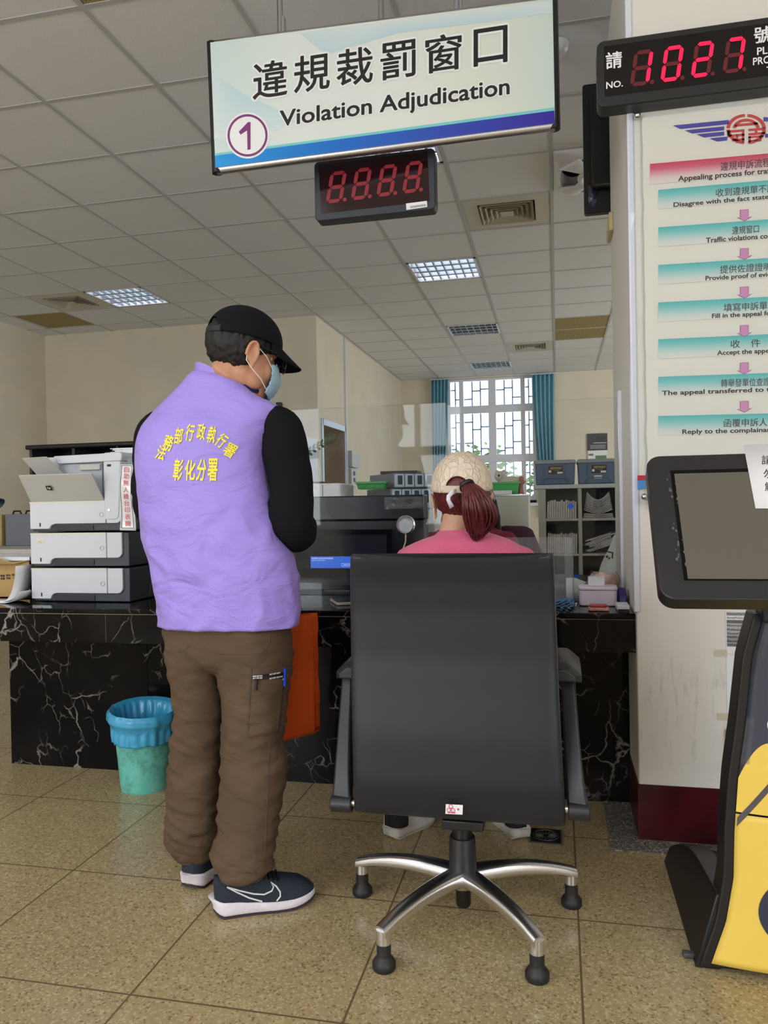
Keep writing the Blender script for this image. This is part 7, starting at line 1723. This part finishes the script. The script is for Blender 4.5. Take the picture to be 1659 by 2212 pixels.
# ponytail
pt_px = [(1007, 1046, 2.105), (1020, 1058, 2.085), (1030, 1085, 2.075), (1036, 1112, 2.085), (1036, 1134, 2.10), (1032, 1150, 2.115), (1030, 1166, 2.12)]
pr_ = [P(a, c, y=y) for a, c, y in pt_px]; rad = [.017, .026, .039, .045, .036, .022, .007]
b = MB(); cr = crom([list(p) + [r] for p, r in zip(pr_, rad)], 40); b.tube([Vector(p[:3]) for p in cr], [p[3] * .78 for p in cr], 32, 0, round_ends=True, flat=.75)
q = random.Random(11)
for k in range(170):
    a0, rr0 = q.uniform(0, 6.283), q.uniform(.6, 1.06); ext = q.uniform(.82, 1.0); tw = q.uniform(-.5, .5); pts = []
    for j in range(13):
        u = j / 12 * ext * 40; i_ = min(39, int(u)); c = Vector(cr[i_][:3]).lerp(Vector(cr[i_ + 1][:3]), u - i_); r_ = cr[i_][3] * rr0 * (1.0 if j < 11 else 1.15); a = a0 + tw * j / 12
        pts.append(c + Vector((math.cos(a) * r_, math.sin(a) * r_ * .8, .004 * math.sin(j + k))))
    b.tube(pts, [.0030] * 10 + [.0024, .0016, .0006], 5)
b.build('ponytail', M_RHAIR, hair)
MB().torus(P(1009, 1050, y=2.098), Vector((.5, -.6, -.6)), .017, .006, 20, 8).build('hair_tie', M_BLK, hair)
M_QUILT = mat('cream_quilted_cloth', (226, 208, 188), .85); t_ = NT(M_QUILT)
mp = t_.n('ShaderNodeMapping', {'Vector': t_.coord(), 'Scale': (1, 1, .6), 'Rotation': (.4, .5, .6)}); vo = t_.n('ShaderNodeTexVoronoi', {'Vector': mp.outputs[0], 'Scale': 52.0}, feature='DISTANCE_TO_EDGE'); wv = t_.n('ShaderNodeTexWave', {'Vector': mp.outputs[0], 'Scale': 20.0, 'Distortion': 9.0, 'Detail': 1.0})
t_.bump(t_.math('ADD', t_.ramp(vo.outputs['Distance'], [(0, (0, 0, 0, 1)), (.12, (1, 1, 1, 1))]), t_.math('MULTIPLY', wv.outputs[0], .5)), .6, .005)
wc = cap(WM, wo, M_QUILT, .0865, .115, .112, (0, -.010, .032), (2, 12), 24, 21, .065, mat('cream_strap', (206, 190, 172), .8), arch_c=183, amp=.002)
b = MB(); s0, s1, s2 = P(981, 1062, y=2.10), P(968, 1074, y=2.085), P(975, 1098, y=2.09)
b.loft([[P(984, 1056, y=2.105), P(984, 1066, y=2.105)], [P(976, 1058, y=2.09), P(978, 1069, y=2.09)], [P(965, 1070, y=2.083), P(973, 1074, y=2.083)], [P(964, 1080, y=2.085), P(973, 1080, y=2.085)], [P(972, 1099, y=2.09), P(981, 1093, y=2.09)]], 0, True, (False, False), closed=False); b.build('loose_strap_end', mat('white_strap', (228, 222, 232), .7), wc, solid=.002)
face_mask(WM, wo, mat('mask_white', (226, 226, 230), .75), True, WS)

# ------------------------------------------------------------------ the clerk behind the screen
cl = thing('person', 'clerk with long dark hair in a maroon jacket, mostly hidden behind the seated woman', 'person', (-.28, 3.95, 0))
KH = P(1032, 1096, y=3.95); KM = frame(KH, R(178), R(10)); KS = .97
M_MAR = fabric('maroon_jacket_cloth', (136, 38, 62), .8, bscale=400, bstr=.3)
b = MB(); kx = P(1013, 1150, y=3.95).x
prof_ = [(.19, .12, .50), (.18, .115, .65), (.18, .11, .80), (.205, .105, .92), (.20, .095, .97), (.15, .08, 1.0), (.07, .06, 1.02)]
b.loft([ringx((kx, 3.95), hx, hy, z, 48, .9) for hx, hy, z in prof_], 0, True)
KA = {}
for sg in (-1, 1):
    s_, e_, w_ = Vector((kx + sg * .19, 3.95, .93)), Vector((kx + sg * .25, 3.86, .80)), Vector((kx + sg * .12, 3.62, .80)); KA[sg] = (s_, e_, w_); b.tube([s_, e_, w_], [.058, .05, .038], 20, 0, round_ends=True)
b.build('jacket', M_MAR, cl, voxel=.008, smooth_it=3)
b = MB(); head_shapes(b, KM, KS); b.tube([(kx, 3.95, .95), (kx + .02, 3.95, 1.0), KM @ Vector((0, -.02, -.05))], [.055, .05, .048], 16, 0, round_ends=True)
b.loft([ringx((kx, 3.95), hx * .82, hy * .8, z, 32, .95) for hx, hy, z in prof_[:-1]], 0, True)
for sg in (-1, 1):
    s_, e_, w_ = KA[sg]; b.tube([s_, e_, w_ + (w_ - e_) * .1], [.04, .036, .026], 12, 0, round_ends=True); hand_shapes(b, w_ + Vector((-sg * .01, -.025, 0)), Vector((-sg * .4, -1, -.05)), Vector((0, 0, -1)), sg, .3, .9)
    b.tube([(kx + sg * .09, 3.93, .56), (kx + sg * .11, 3.58, .55), (kx + sg * .11, 3.56, .10)], [.075, .06, .04], 14, 0, round_ends=True)
b.build('body', M_SKINW, cl, voxel=.006, smooth_it=3); eyes(KM, cl, KS)
b = MB()
for sg in (-1, 1): b.tube([(kx + sg * .09, 3.95, .56), (kx + sg * .11, 3.58, .55), (kx + sg * .11, 3.56, .12)], [.088, .072, .055], 18, 0, round_ends=True)
b.build('trousers', mat('dark_trousers', (34, 34, 40), .85), cl, voxel=.009)
for sg in (-1, 1): shoe(cl, (kx + sg * .11, 3.64, 0), R(180), .24, .088, M_BLK, M_BLK, M_BLK)
hair = hair_shell('hair', KM, lambda p: p.z > (-.05 if p.y < .02 else .055), mat('dark_hair', (26, 22, 26), .4, bscale=200, bstr=.5), cl, r=(.083, .103, .093), amp=.003)
b = MB(); q = random.Random(3)
for k in range(70):
    a = R(q.uniform(70, 290)); c = KM @ Vector((.085 * math.sin(a), .10 * math.cos(a) - .015, .0)); o_ = KM.to_3x3() @ Vector((math.sin(a) * .018, math.cos(a) * .018, 0))
    b.tube([c + Vector((0, 0, .03)), c + o_ + Vector((0, 0, -.06)), c + o_ * 1.2 + Vector((0, 0, -.13)), c + o_ + Vector((q.uniform(-.01, .01), 0, -.17 - q.uniform(0, .03)))], [.012, .013, .011, .003], 6)
b.build('long_strands', M_HAIR, hair); face_mask(KM, cl, M_MASK, True, KS)
